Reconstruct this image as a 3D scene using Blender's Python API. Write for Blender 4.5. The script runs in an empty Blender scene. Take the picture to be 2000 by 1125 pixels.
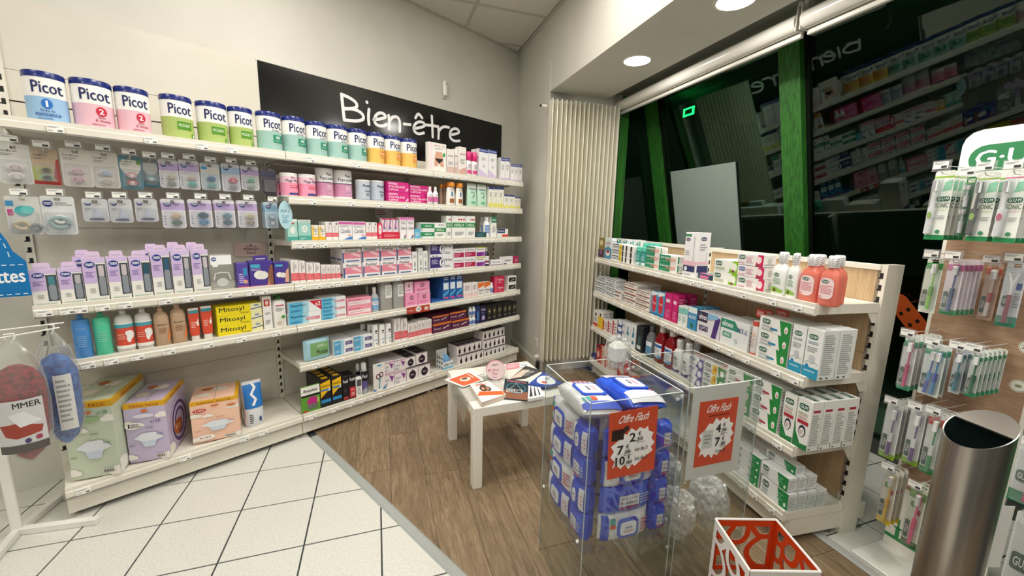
import bpy, bmesh, math, random
import numpy as np
from mathutils import Vector, Matrix, noise as NZ
random.seed(7)
sc = bpy.context.scene
COL = sc.collection
# ------------------------------------------------------------------ camera
HC, FPX, PITCH, ROLL = 1.39, 782.955, 0.167028, 0.0249366
CAM = np.array([0., 0., HC])
_R0 = np.array([1., 0, 0]); _F = np.array([0, math.cos(PITCH), -math.sin(PITCH)]); _U0 = np.array([0, math.sin(PITCH), math.cos(PITCH)])
_R = math.cos(ROLL)*_R0 + math.sin(ROLL)*_U0
_U = math.cos(ROLL)*_U0 - math.sin(ROLL)*_R0
cd = bpy.data.cameras.new('camera'); cam = bpy.data.objects.new('camera', cd); COL.objects.link(cam)
cd.sensor_width = 36; cd.lens = 36*FPX/2000; cd.clip_start = .02; cd.clip_end = 60
cam.matrix_world = Matrix(((_R[0], _U[0], -_F[0], 0), (_R[1], _U[1], -_F[1], 0), (_R[2], _U[2], -_F[2], HC), (0, 0, 0, 1)))
sc.camera = cam
# ------------------------------------------------------------------ world, exposure
w = bpy.data.worlds.new('night'); sc.world = w; w.use_nodes = True
w.node_tree.nodes['Background'].inputs[0].default_value = (.012, .03, .02, 1)
w.node_tree.nodes['Background'].inputs[1].default_value = .25
sc.view_settings.view_transform = 'Standard'; sc.view_settings.look = 'None'
sc.view_settings.gamma = 1; sc.view_settings.use_curve_mapping = False
sc.view_settings.exposure = -.66
sc.cycles.transparent_max_bounces = 28; sc.cycles.max_bounces = 7; sc.cycles.diffuse_bounces = 4; sc.cycles.glossy_bounces = 3
# directions: A = long wall unit, B = window wall and tile grid, G = unit by the window (azimuths from +Y)
AZA, AZB, AZG = .7510767, -.3186113, -.2362664
def dirv(az): return np.array([math.sin(az), math.cos(az)])
def nrm(d): return np.array([d[1], -d[0]])
aD, bD, gD = dirv(AZA), dirv(AZB), dirv(AZG); aN, bN, gN = nrm(aD), nrm(bD), nrm(gD)
def bw(bd, bn, z=0.): p = bD*bd + bN*bn; return (float(p[0]), float(p[1]), z)   # B frame -> world
# ceiling panels over the sales floor light the room (they hang behind and above the viewpoint)
ZC = 3.045
LAMPS = [(-2.1, .45, 18.), (-.5, 1.35, 30.), (.75, -.35, 16.), (-1.5, -1.6, 26.), (.35, -2.1, 24.), (.2, 2.2, 13.), (-1.0, 2.0, 13.)]  # last panel is added, out of view, to brighten the corner wall
SPOT_W = 13.

def area(name, loc, size, power, color=(1, .98, .935), spread=180):
    l = bpy.data.lights.new(name, 'AREA'); l.shape = 'DISK' if isinstance(size, float) else 'RECTANGLE'
    if isinstance(size, float): l.size = size
    else: l.size, l.size_y = size
    l.energy = power; l.color = color; l.spread = math.radians(spread)
    o = bpy.data.objects.new(name, l); COL.objects.link(o); o.location = loc
    return o

# ------------------------------------------------------------------ pixel helpers (2000x1125 frame)
def ray(u, v):
    return (u-1000)/FPX*_R + _F - (v-562.5)/FPX*_U
class Frame:
    """local x along the fronts (left to right seen from the front), y to the back, z up"""
    def __init__(s, o, x):
        s.o = np.array([o[0], o[1], 0.]); s.x = np.array([x[0], x[1], 0.]); s.y = np.array([-x[1], x[0], 0.])
        s.rot = math.atan2(x[1], x[0])
    def w(s, x, y, z=0.): p = s.o + s.x*x + s.y*y; return (float(p[0]), float(p[1]), float(z))
    def xu(s, u, y, z):
        N = np.cross(ray(u, 0), ray(u, 1125)); p = s.o + s.y*y + np.array([0, 0, z]) - CAM
        return float(-(p @ N)/(s.x @ N))
    def zv(s, x, y, v):
        N = np.cross(ray(0, v), ray(2000, v)); p = s.o + s.x*x + s.y*y - CAM
        p[2] = -HC
        return float(-(p @ N)/N[2])
    def hit(s, u, v, y):
        r = ray(u, v); t = ((s.o + s.y*y - CAM) @ s.y)/(r @ s.y); p = CAM + r*t - s.o
        return float(p @ s.x), float(p[2])
FA = Frame((-1.968, 1.599), aD)
FG = Frame(tuple(gD*3.285 + gN*1.545), -gD)
FB = Frame((0, 0), -bD)          # x = -bd, y = bn
# ------------------------------------------------------------------ materials
_M = {}
def lin(h):
    c = [int(h[i:i+2], 16)/255 for i in (0, 2, 4)]
    return tuple(x/12.92 if x <= .04045 else ((x+.055)/1.055)**2.4 for x in c)
def M(key):
    """key: 'rrggbb' printed card; prefixes g: glossy plastic, m: metal, x: clear sheet, e: emitter, s: soft satin film, l: liquid"""
    if key in _M: return _M[key]
    if key in SPECIAL: m = SPECIAL[key](key); _M[key] = m; return m
    kind, _, hx = key.rpartition(':')
    m = bpy.data.materials.new('mat_'+key.replace(':', '_')); m.use_nodes = True
    nt = m.node_tree; b = nt.nodes['Principled BSDF']; c = lin(hx)
    b.inputs['Base Color'].default_value = (*c, 1)
    b.inputs['Roughness'].default_value = {'': .42, 'g': .22, 'm': .3, 's': .28, 'l': .1, 'w': .6, 'x': .05, 'e': .5, 'f': .9}[kind]
    if kind == 'm': b.inputs['Metallic'].default_value = 1
    if kind == 'e':
        b.inputs['Emission Color'].default_value = (*c, 1); b.inputs['Emission Strength'].default_value = 9
    if kind == 'l':
        tr = nt.nodes.new('ShaderNodeBsdfTransparent'); tr.inputs[0].default_value = (*[x**.5 for x in c], 1)
        mx = nt.nodes.new('ShaderNodeMixShader'); mx.inputs[0].default_value = .35
        nt.links.new(b.outputs[0], mx.inputs[1]); nt.links.new(tr.outputs[0], mx.inputs[2])
        nt.links.new(mx.outputs[0], nt.nodes['Material Output'].inputs[0])
    if kind in ('', 'w'):   # faint uneven print / paint
        tc = nt.nodes.new('ShaderNodeTexCoord'); no = nt.nodes.new('ShaderNodeTexNoise'); no.inputs['Scale'].default_value = 14
        hs = nt.nodes.new('ShaderNodeHueSaturation'); mr = nt.nodes.new('ShaderNodeMapRange')
        mr.inputs[3].default_value = .955; mr.inputs[4].default_value = 1.045
        nt.links.new(tc.outputs['Object'], no.inputs['Vector']); nt.links.new(no.outputs[0], mr.inputs[0])
        nt.links.new(mr.outputs[0], hs.inputs['Value']); hs.inputs['Color'].default_value = (*c, 1)
        nt.links.new(hs.outputs[0], b.inputs['Base Color'])
    _M[key] = m; return m
def clear_mat(tint, gloss, rough=.02, base=None, basefac=.0, gmax=.35):
    def f(key):
        m = bpy.data.materials.new('mat_'+key); m.use_nodes = True; nt = m.node_tree; nt.nodes.remove(nt.nodes['Principled BSDF'])
        out = nt.nodes['Material Output']; tr = nt.nodes.new('ShaderNodeBsdfTransparent'); gl = nt.nodes.new('ShaderNodeBsdfGlossy')
        tr.inputs[0].default_value = (*tint, 1); gl.inputs['Roughness'].default_value = rough
        lw = nt.nodes.new('ShaderNodeLayerWeight'); lw.inputs[0].default_value = .35
        mr = nt.nodes.new('ShaderNodeMapRange'); mr.inputs[3].default_value = gloss; mr.inputs[4].default_value = gmax
        mx = nt.nodes.new('ShaderNodeMixShader'); nt.links.new(lw.outputs['Fresnel'], mr.inputs[0]); nt.links.new(mr.outputs[0], mx.inputs[0])
        nt.links.new(tr.outputs[0], mx.inputs[1]); nt.links.new(gl.outputs[0], mx.inputs[2]); last = mx
        if base:
            df = nt.nodes.new('ShaderNodeBsdfDiffuse'); df.inputs[0].default_value = (*base, 1)
            m2 = nt.nodes.new('ShaderNodeMixShader'); m2.inputs[0].default_value = basefac
            nt.links.new(mx.outputs[0], m2.inputs[1]); nt.links.new(df.outputs[0], m2.inputs[2]); last = m2
        nt.links.new(last.outputs[0], out.inputs[0]); return m
    return f
def noise_mat(c1, c2, scale, rough, bump=0., stretch=(1, 1, 1), detail=4, coord='Object', contrast=(.35, .65), metallic=0.):
    def f(key):
        m = bpy.data.materials.new('mat_'+key); m.use_nodes = True; nt = m.node_tree; b = nt.nodes['Principled BSDF']
        tc = nt.nodes.new('ShaderNodeTexCoord'); mp = nt.nodes.new('ShaderNodeMapping'); mp.inputs['Scale'].default_value = stretch
        no = nt.nodes.new('ShaderNodeTexNoise'); no.inputs['Scale'].default_value = scale; no.inputs['Detail'].default_value = detail
        rp = nt.nodes.new('ShaderNodeValToRGB'); rp.color_ramp.elements[0].color = (*lin(c1), 1); rp.color_ramp.elements[1].color = (*lin(c2), 1)
        rp.color_ramp.elements[0].position, rp.color_ramp.elements[1].position = contrast
        nt.links.new(tc.outputs[coord], mp.inputs[0]); nt.links.new(mp.outputs[0], no.inputs['Vector']); nt.links.new(no.outputs[0], rp.inputs[0])
        nt.links.new(rp.outputs[0], b.inputs['Base Color']); b.inputs['Roughness'].default_value = rough; b.inputs['Metallic'].default_value = metallic
        if bump:
            bp = nt.nodes.new('ShaderNodeBump'); bp.inputs['Strength'].default_value = bump; bp.inputs['Distance'].default_value = .002
            nt.links.new(no.outputs[0], bp.inputs['Height']); nt.links.new(bp.outputs[0], b.inputs['Normal'])
        return m
    return f
def wood_mat(c1, c2, c3, rough, sx, sy, sz=9):
    def f(key):
        m = bpy.data.materials.new('mat_'+key); m.use_nodes = True; nt = m.node_tree; b = nt.nodes['Principled BSDF']
        tc = nt.nodes.new('ShaderNodeTexCoord'); oi = nt.nodes.new('ShaderNodeObjectInfo'); ad = nt.nodes.new('ShaderNodeVectorMath')
        sc_ = nt.nodes.new('ShaderNodeMath'); sc_.operation = 'MULTIPLY'; sc_.inputs[1].default_value = 37
        nt.links.new(oi.outputs['Random'], sc_.inputs[0]); nt.links.new(tc.outputs['Object'], ad.inputs[0]); nt.links.new(sc_.outputs[0], ad.inputs[1])
        mp = nt.nodes.new('ShaderNodeMapping'); mp.inputs['Scale'].default_value = (sx, sy, sz)
        nt.links.new(ad.outputs[0], mp.inputs[0])
        n1 = nt.nodes.new('ShaderNodeTexNoise'); n1.inputs['Scale'].default_value = 6; n1.inputs['Detail'].default_value = 6; n1.inputs['Distortion'].default_value = 1.2
        nt.links.new(mp.outputs[0], n1.inputs['Vector'])
        mp2 = nt.nodes.new('ShaderNodeMapping'); mp2.inputs['Scale'].default_value = (sx*3.2, sy*7, sz*3.2)
        n2 = nt.nodes.new('ShaderNodeTexNoise'); n2.inputs['Scale'].default_value = 8; n2.inputs['Detail'].default_value = 3
        nt.links.new(ad.outputs[0], mp2.inputs[0]); nt.links.new(mp2.outputs[0], n2.inputs['Vector'])
        mxv = nt.nodes.new('ShaderNodeMix'); mxv.inputs[0].default_value = .42
        nt.links.new(n1.outputs[0], mxv.inputs[2]); nt.links.new(n2.outputs[0], mxv.inputs[3])
        rp = nt.nodes.new('ShaderNodeValToRGB'); e = rp.color_ramp.elements; e[0].position = .3; e[1].position = .7
        e[0].color = (*lin(c1), 1); e[1].color = (*lin(c3), 1); k = e.new(.5); k.color = (*lin(c2), 1)
        nt.links.new(mxv.outputs[0], rp.inputs[0])
        hs = nt.nodes.new('ShaderNodeHueSaturation'); mr = nt.nodes.new('ShaderNodeMapRange'); mr.inputs[3].default_value = .86; mr.inputs[4].default_value = 1.12
        nt.links.new(oi.outputs['Random'], mr.inputs[0]); nt.links.new(mr.outputs[0], hs.inputs['Value']); nt.links.new(rp.outputs[0], hs.inputs['Color'])
        nt.links.new(hs.outputs[0], b.inputs['Base Color']); b.inputs['Roughness'].default_value = rough
        bp = nt.nodes.new('ShaderNodeBump'); bp.inputs['Strength'].default_value = .25; bp.inputs['Distance'].default_value = .001
        nt.links.new(n2.outputs[0], bp.inputs['Height']); nt.links.new(bp.outputs[0], b.inputs['Normal'])
        return m
    return f
SPECIAL = {
    'acrylic': clear_mat((.955, .975, .97), .012, .02, None, 0, .22),
    'blister': clear_mat((.95, .96, .97), .07, .08, (.9, .9, .9), .10),
    'blister_dark': clear_mat((.6, .6, .63), .08, .08, (.25, .24, .26), .5),
    'bag': clear_mat((.95, .96, .95), .06, .12, (.92, .92, .90), .11),
    'bagw': clear_mat((.92, .93, .92), .12, .12, (.92, .90, .88), .45, .6),
    'glass': clear_mat((.42, .62, .5), .024, .0, None, 0, .32),
    'frost': clear_mat((.55, .6, .6), .04, .3, (.42, .50, .46), .62),
    'paint': noise_mat('d3d1c8', 'd9d7cf', 3.5, .75, .05, detail=8),
    'paintB': noise_mat('cfcdc4', 'd5d3ca', 3.0, .75, .08, detail=8),
    'ceiltile': noise_mat('d0cdc3', 'dad7ce', 90, .9, .2),
    'cream': noise_mat('e1ddd0', 'e6e2d6', 5, .38),
    'panel': noise_mat('d3cec2', 'd9d4c9', 4, .5),
    'tile': noise_mat('cbcac2', 'dcdbd4', 120, .3, .05, detail=6, contrast=(.3, .62)),
    'tileold': noise_mat('a8a290', 'd2cdbf', 18, .6, .1, detail=8),
    'grout': noise_mat('2e3236', '43484b', 60, .9),
    'plank': wood_mat('5f4e3a', '806c53', '9d886c', .45, .9, 7, 5),
    'oak': wood_mat('a88c68', 'bda17c', 'cbb190', .5, 14, 2, .7),
    'oakp': wood_mat('8d6f58', 'a4866c', 'b3967c', .5, 1.2, 2, 9),
    'steel': noise_mat('98918a', 'c6c0b8', 3, .33, .03, stretch=(10, 10, .25), metallic=1.),
    'greenpost': noise_mat('1a4f12', '2d7020', 9, .55, .2, stretch=(9, 9, .4)),
    'blackgloss': lambda k: _simple(k, '0a0a0b', .16),
    'film_blue': noise_mat('1f46c4', '2f62e0', 16, .22, .5),
    'film_white': noise_mat('d9d8dc', 'efeef0', 16, .25, .5),
    'film_aqua': noise_mat('74bfd8', '9ad6e6', 14, .25, .4),
    'sponge_red': noise_mat('5a0814', 'a81c30', 60, .9, .9),
    'sponge_blue': noise_mat('143f92', '3d7fd0', 50, .9, .9),
    'asphalt': noise_mat('0c110e', '141a16', 30, .8),
}
def _simple(k, hx, r):
    m = bpy.data.materials.new('mat_'+k); m.use_nodes = True; b = m.node_tree.nodes['Principled BSDF']
    b.inputs['Base Color'].default_value = (*lin(hx), 1); b.inputs['Roughness'].default_value = r; return m
# ------------------------------------------------------------------ mesh builder
class MB:
    def __init__(s): s.v, s.f, s.m, s.k = [], [], [], []
    def mi(s, key):
        if key not in s.k: s.k.append(key)
        return s.k.index(key)
    def add(s, vs, fs, key):
        n = len(s.v); s.v += [tuple(map(float, p)) for p in vs]; i = s.mi(key)
        for f in fs: s.f.append(tuple(n+j for j in f)); s.m.append(i)
        return s
    def box(s, x0, x1, y0, y1, z0, z1, key):
        return s.add([(x0, y0, z0), (x1, y0, z0), (x1, y1, z0), (x0, y1, z0), (x0, y0, z1), (x1, y0, z1), (x1, y1, z1), (x0, y1, z1)],
                     [(3, 2, 1, 0), (4, 5, 6, 7), (0, 1, 5, 4), (1, 2, 6, 5), (2, 3, 7, 6), (3, 0, 4, 7)], key)
    def bbox(s, x0, x1, y0, y1, z0, z1, key, b=.001):
        """box with chamfered edges"""
        bm = bmesh.new(); vs = [bm.verts.new(p) for p in [(x0, y0, z0), (x1, y0, z0), (x1, y1, z0), (x0, y1, z0), (x0, y0, z1), (x1, y0, z1), (x1, y1, z1), (x0, y1, z1)]]
        for f in [(3, 2, 1, 0), (4, 5, 6, 7), (0, 1, 5, 4), (1, 2, 6, 5), (2, 3, 7, 6), (3, 0, 4, 7)]: bm.faces.new([vs[i] for i in f])
        bmesh.ops.bevel(bm, geom=list(bm.edges), offset=b, segments=1, affect='EDGES')
        bm.verts.index_update(); s.add([v.co for v in bm.verts], [[v.index for v in f.verts] for f in bm.faces], key); bm.free(); return s
    def prism(s, pts, z0, z1, key, axis='z'):
        n = len(pts)
        def P(p, t): return (p[0], p[1], t) if axis == 'z' else ((p[0], t, p[1]) if axis == 'y' else (t, p[0], p[1]))
        vs = [P(p, z0) for p in pts] + [P(p, z1) for p in pts]
        fs = [tuple(range(n))[::-1], tuple(range(n, 2*n))] + [(i, (i+1) % n, n+(i+1) % n, n+i) for i in range(n)]
        return s.add(vs, fs, key)
    def lathe(s, prof, seg, keys, c=(0, 0), sx=1., sy=1., e=2., cap=True):
        """prof [(r,z)...]; keys one key or one per ring interval; superellipse section"""
        vs = []
        for r, z in prof:
            for j in range(seg):
                t = 2*math.pi*(j+.5)/seg; cx, cy = math.cos(t), math.sin(t)
                x = math.copysign(abs(cx)**(2/e), cx); y = math.copysign(abs(cy)**(2/e), cy)
                vs.append((c[0]+r*sx*x, c[1]+r*sy*y, z))
        for i in range(len(prof)-1):
            k = keys if isinstance(keys, str) else keys[i]
            fs = [(i*seg+j, i*seg+(j+1) % seg, (i+1)*seg+(j+1) % seg, (i+1)*seg+j) for j in range(seg)]
            n = len(s.v)
            s.add(vs[i*seg:(i+2)*seg], [tuple(q-i*seg for q in f) for f in fs], k)
        if cap:
            n = len(prof); k0 = keys if isinstance(keys, str) else keys[0]; k1 = keys if isinstance(keys, str) else keys[-1]
            s.add(vs[:seg], [tuple(range(seg))[::-1]], k0); s.add(vs[(n-1)*seg:], [tuple(range(seg))], k1)
        return s
    def tube(s, pts, r, key, seg=6, closed=False):
        P = [np.array(p, float) for p in pts]; n = len(P); vs = []
        for i in range(n):
            a = P[i-1] if i or closed else P[i]; b = P[(i+1) % n] if i < n-1 or closed else P[i]
            t = b-a; t = t/(np.linalg.norm(t)+1e-9); up = np.array([0, 0, 1.]) if abs(t[2]) < .9 else np.array([1., 0, 0])
            u = np.cross(t, up); u /= np.linalg.norm(u); v = np.cross(t, u)
            for j in range(seg):
                q = 2*math.pi*j/seg; vs.append(P[i]+r*(math.cos(q)*u+math.sin(q)*v))
        fs = [(i*seg+j, ((i+1) % n)*seg+j, ((i+1) % n)*seg+(j+1) % seg, i*seg+(j+1) % seg) for i in range(n if closed else n-1) for j in range(seg)]
        if not closed: fs += [tuple(range(seg)), tuple(range((n-1)*seg, n*seg))[::-1]]
        return s.add(vs, fs, key)
    def xf(s, mat):
        s.v = [tuple(mat @ Vector(p)) for p in s.v]; return s
    def mesh(s, name, smooth=False):
        me = bpy.data.meshes.new(name); me.from_pydata(s.v, [], s.f)
        for k in s.k: me.materials.append(M(k))
        if len(s.k) > 1: me.polygons.foreach_set('material_index', s.m)
        if smooth:
            bm = bmesh.new(); bm.from_mesh(me); bmesh.ops.remove_doubles(bm, verts=bm.verts, dist=1e-5); bm.to_mesh(me); bm.free()
            me.polygons.foreach_set('use_smooth', [True]*len(me.polygons)); me.set_sharp_from_angle(angle=math.radians(38))
        me.update(); return me
    def build(s, name, parent=None, loc=(0, 0, 0), rz=0., smooth=False):
        return link(name, s.mesh(name, smooth), parent, loc, rz)
def link(name, me, parent=None, loc=(0, 0, 0), rz=0.):
    o = bpy.data.objects.new(name, me); COL.objects.link(o); o.location = loc; o.rotation_euler = (0, 0, rz)
    if parent is not None: o.parent = parent
    return o
def empty(name, loc=(0, 0, 0), rz=0.):
    o = bpy.data.objects.new(name, None); COL.objects.link(o); o.location = loc; o.rotation_euler = (0, 0, rz); o.empty_display_size = .05; return o
def tag(o, label, cat, group=None):
    o['label'] = label; o['category'] = cat
    if group: o['group'] = group
    return o
def struct(o): o['kind'] = 'structure'; return o
def copy_tree(o, loc, rz=None, label=None, group=None):
    c = o.copy(); COL.objects.link(c); c.location = loc
    if rz is not None: c.rotation_euler = (0, 0, rz)
    if label: c['label'] = label
    if group: c['group'] = group
    for ch in o.children:
        k = ch.copy(); COL.objects.link(k); k.parent = c
        for g in ch.children:
            q = g.copy(); COL.objects.link(q); q.parent = k
    return c
def clip(poly, n, d):
    """keep n.p <= d (convex 2D polygon)"""
    out = []
    for i in range(len(poly)):
        a, b = poly[i], poly[(i+1) % len(poly)]; da = n[0]*a[0]+n[1]*a[1]-d; db = n[0]*b[0]+n[1]*b[1]-d
        if da <= 0: out.append(a)
        if da*db < 0: t = da/(da-db); out.append((a[0]+t*(b[0]-a[0]), a[1]+t*(b[1]-a[1])))
    return out
# ------------------------------------------------------------------ lettering and flat print
_T = {}
def text_tris(s, bold=0.0, res=2):
    k = (s, bold, res)
    if k in _T: return _T[k]
    cu = bpy.data.curves.new('t', 'FONT'); cu.body = s; cu.resolution_u = res
    o = bpy.data.objects.new('t', cu); me = o.to_mesh()
    me.calc_loop_triangles()
    V = [(v.co.x, v.co.y) for v in me.vertices]; tr = [tuple(V[i] for i in t.vertices) for t in me.loop_triangles]
    o.to_mesh_clear(); bpy.data.objects.remove(o); bpy.data.curves.remove(cu)
    if not tr: _T[k] = ([], 1); return _T[k]
    nb = len(tr)
    if bold > .004: tr = [tuple((x+dx*bold, y+dy*bold*.6) for x, y in t) for dx, dy in ((-.7, 0), (.7, 0), (0, .7), (0, -.7)) for t in tr]
    xs = [p[0] for t in tr for p in t]; ys = [p[1] for t in tr for p in t]; x0, x1, y0, y1 = min(xs), max(xs), min(ys), max(ys)
    tr = [tuple(((p[0]-x0)/(x1-x0), (p[1]-y0)/(y1-y0+1e-9)) for p in t) for t in tr]
    _T[k] = (tr, nb); return _T[k]
def prints(mb, els, W, H, yf=0., curve=None, layer=0, grid=None):
    """flat print on the face y=yf, x -W/2..W/2, z 0..H, elements in 0..1 of the face. curve=(rx,ry,e): wrap on a superellipse body.
    r rect | e ellipse | p polygon | t text fitted to a rect | l lines of small print | s strokes (polyline, width)"""
    for i, el in enumerate(els):
        off = .0004+.0003*(i+layer); k = el[0]; polys = []; nb = 10**9
        if k == 'r': _, a, b, c, d, col = el; polys = [[(a, b), (c, b), (c, d), (a, d)]]
        elif k == 'e':
            _, cx, cy, rx, ry, col = el; polys = [[(cx+rx*math.cos(2*math.pi*j/22), cy+ry*math.sin(2*math.pi*j/22)) for j in range(22)]]
        elif k == 'p': _, pts, col = el; polys = [list(pts)]
        elif k == 'rr':   # rounded rect
            _, a, b, c, d, rad, col = el; q = []
            rx, ry = min(rad/W, (c-a)/2), min(rad/H, (d-b)/2)
            for (cx, cy, t0) in ((c-rx, d-ry, 0), (a+rx, d-ry, 90), (a+rx, b+ry, 180), (c-rx, b+ry, 270)):
                for j in range(5): t = math.radians(t0+j*22.5); q.append((cx+rx*math.cos(t), cy+ry*math.sin(t)))
            polys = [q]
        elif k == 't':
            _, a, b, c, d, col, s = el[:7]; tr, nb = text_tris(s, el[7] if len(el) > 7 else .012)
            sh = el[8] if len(el) > 8 else 0
            polys = [[(a+(p[0]+sh*(p[1]-.5))*(c-a), b+p[1]*(d-b)) for p in t] for t in tr]
        elif k == 'l':
            _, a, b, c, d, n, col = el; h = (d-b)/n
            rr = random.Random(int(1000*(a+b+c+d)))
            for j in range(n):
                z = b+h*j; x1 = c-(c-a)*rr.choice((0, .05, .12, .3)); polys.append([(a, z+h*.25), (x1, z+h*.25), (x1, z+h*.7), (a, z+h*.7)])
        elif k == 's':
            _, pts, wd, col = el
            Q = [(x*W, z*H) for x, z in pts]; Lf, Rt = [], []
            for j in range(len(Q)):
                a, b = Q[max(0, j-1)], Q[min(len(Q)-1, j+1)]; dx, dy = b[0]-a[0], b[1]-a[1]; L = math.hypot(dx, dy)+1e-9; nx, ny = -dy/L*wd/2, dx/L*wd/2
                Lf.append((Q[j][0]+nx, Q[j][1]+ny)); Rt.append((Q[j][0]-nx, Q[j][1]-ny))
            U = lambda p: (p[0]/W, p[1]/H)
            for j in range(len(Q)-1): polys.append([U(Lf[j]), U(Rt[j]), U(Rt[j+1]), U(Lf[j+1])])
            for e0, e1_, c0 in ((Lf[0], Rt[0], Q[0]), (Rt[-1], Lf[-1], Q[-1])):   # round ends
                a0 = math.atan2(e0[1]-c0[1], e0[0]-c0[0]); polys.append([U((c0[0]+wd/2*math.cos(a0+math.pi*t/8), c0[1]+wd/2*math.sin(a0+math.pi*t/8))) for t in range(9)])
        for ip, po in enumerate(polys):
            if ip and ip % nb == 0: off += .00008
            P = [((x-.5)*W, z*H) for x, z in po]
            if k in ('e', 'r', 'p', 's'):
                for nn, dd in (((1, 0), W/2), ((-1, 0), W/2), ((0, 1), H), ((0, -1), 0)): P = clip(P, nn, dd) if len(P) > 2 else P
                if len(P) < 3: continue
            if curve is None and grid:
                x0, x1, z0, z1 = min(p[0] for p in P), max(p[0] for p in P), min(p[1] for p in P), max(p[1] for p in P)
                nx, nz = max(1, int((x1-x0)/(W*grid))), max(1, int((z1-z0)/(H*grid)))
                for a in range(nx):
                    Q = P
                    if a: Q = clip(Q, (-1, 0), -(x0+(x1-x0)*a/nx))
                    if a < nx-1: Q = clip(Q, (1, 0), x0+(x1-x0)*(a+1)/nx)
                    for b in range(nz):
                        S2 = Q
                        if b: S2 = clip(S2, (0, -1), -(z0+(z1-z0)*b/nz)) if len(S2) > 2 else S2
                        if b < nz-1: S2 = clip(S2, (0, 1), z0+(z1-z0)*(b+1)/nz) if len(S2) > 2 else S2
                        if len(S2) > 2: mb.add([(x, yf-off, z) for x, z in S2], [tuple(range(len(S2)))], col)
            elif curve is None:
                mb.add([(x, yf-off, z) for x, z in P], [tuple(range(len(P)))], col)
            else:
                rx, ry, e = curve; lim = rx*.97
                P = clip(clip(P, (1, 0), lim), (-1, 0), lim)
                if len(P) < 3: continue
                xs = [p[0] for p in P]; a, b = min(xs), max(xs); n = max(1, int((b-a)/(rx*.12)))
                for j in range(n):
                    Q = P
                    if j: Q = clip(Q, (-1, 0), -(a+(b-a)*j/n))
                    if j < n-1: Q = clip(Q, (1, 0), a+(b-a)*(j+1)/n)
                    if len(Q) < 3: continue
                    o2 = off+.0006
                    mb.add([(x*(1+o2/rx), yf-((ry+o2)*(max(0., 1-abs(x/rx)**e))**(1/e)), z) for x, z in Q], [tuple(range(len(Q)))], col)
    return mb
# ================================================================== the room
FR = Frame(tuple(bD*3.307), bN)       # alcove end wall: x = bn, y = bd-3.307
TS, TA = .31415, -.3273675
tO = np.array([-1.85432, 1.49652]); e1 = dirv(TA); e2 = nrm(e1)
WX = 1.033                            # where the wood floor starts along the wall unit
def a_coord(p): return (p[0]-FA.o[0])*aD[0] + (p[1]-FA.o[1])*aD[1]
def a_half(x): return (float(aD[0]), float(aD[1])), float(aD @ FA.o[:2] + x)      # aD.p <= d
cor = FA.w(3.40, .45)
mb = MB(); mb.box(-6.5, 6.5, -5.5, 7, -.08, -.003, 'grout'); floor = struct(mb.build('floor'))
# floor tiles, one object each
kt = {}
def tile_piece(poly, key, z0, z1, name, gap):
    if len(poly) < 3: return
    c = np.mean(np.array(poly), 0)
    P = [(x-c[0], y-c[1]) for x, y in poly]
    o = MB().prism(P, z0, z1, key).build(name, floor, (c[0], c[1], 0)); return o
def ccw(P):
    s = sum(P[i][0]*P[(i+1) % len(P)][1]-P[(i+1) % len(P)][0]*P[i][1] for i in range(len(P)))
    return P if s > 0 else P[::-1]
nA, dA = a_half(WX); g = .0035
for i in range(-6, 9):
    for j in range(-6, 8):
        o = tO + TS*(i*e1 + j*e2)
        P = [o+e1*g+e2*g, o+e2*(TS-g)+e1*g, o+(e1+e2)*(TS-g), o+e1*(TS-g)+e2*g]; P = ccw([(float(p[0]), float(p[1])) for p in P])
        Q = clip(P, nA, dA-.002)
        Q = clip(Q, (float(-aN[0]), float(-aN[1])), float(-(aN @ FA.o[:2]) + .45)) if Q else Q
        if len(Q) >= 3: tile_piece(Q, 'tile', -.012, 0, 'floor_tile', g)
for i in range(-5, 9):
    for j in range(10, 16):
        o = tO + TS*(i*e1 + j*e2)
        P = ccw([tuple(map(float, p)) for p in (o+e1*g+e2*g, o+e2*(TS-g)+e1*g, o+(e1+e2)*(TS-g), o+e1*(TS-g)+e2*g)])
        Q = clip(P, (float(-bN[0]), float(-bN[1])), -1.905)
        if len(Q) >= 3: tile_piece(Q, 'tileold' if i > 0 else 'tile', -.012, 0, 'floor_tile', g)
# wood planks
pw, pl, gp = .184, 1.22, .0009
rp = random.Random(3)
for j in range(-14, 12):
    off = rp.random()*pl
    for i in range(-5, 5):
        b0, n0 = i*pl+off, 1.857-pw*(j+3)
        P = [bw(b0+gp, n0+gp)[:2], bw(b0+gp, n0+pw-gp)[:2], bw(b0+pl-gp, n0+pw-gp)[:2], bw(b0+pl-gp, n0+gp)[:2]]
        if min(p[1] for p in P) > 4.6 or max(p[1] for p in P) < -2: continue
        Q = clip(ccw(P), (-nA[0], -nA[1]), -(dA+.044)); Q = clip(Q, (float(bN[0]), float(bN[1])), 1.857) if Q else Q
        Q = clip(Q, (float(-aN[0]), float(-aN[1])), float(-(aN @ FA.o[:2]) + .45)) if Q else Q
        if len(Q) < 3: continue
        c = np.mean(np.array(Q), 0); th = math.atan2(bD[1], bD[0]); ct, st = math.cos(-th), math.sin(-th)
        L = [((x-c[0])*ct-(y-c[1])*st, (x-c[0])*st+(y-c[1])*ct) for x, y in Q]
        MB().prism(L, -.012, 0, 'plank').build('floor_plank', floor, (c[0], c[1], 0), th)
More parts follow.
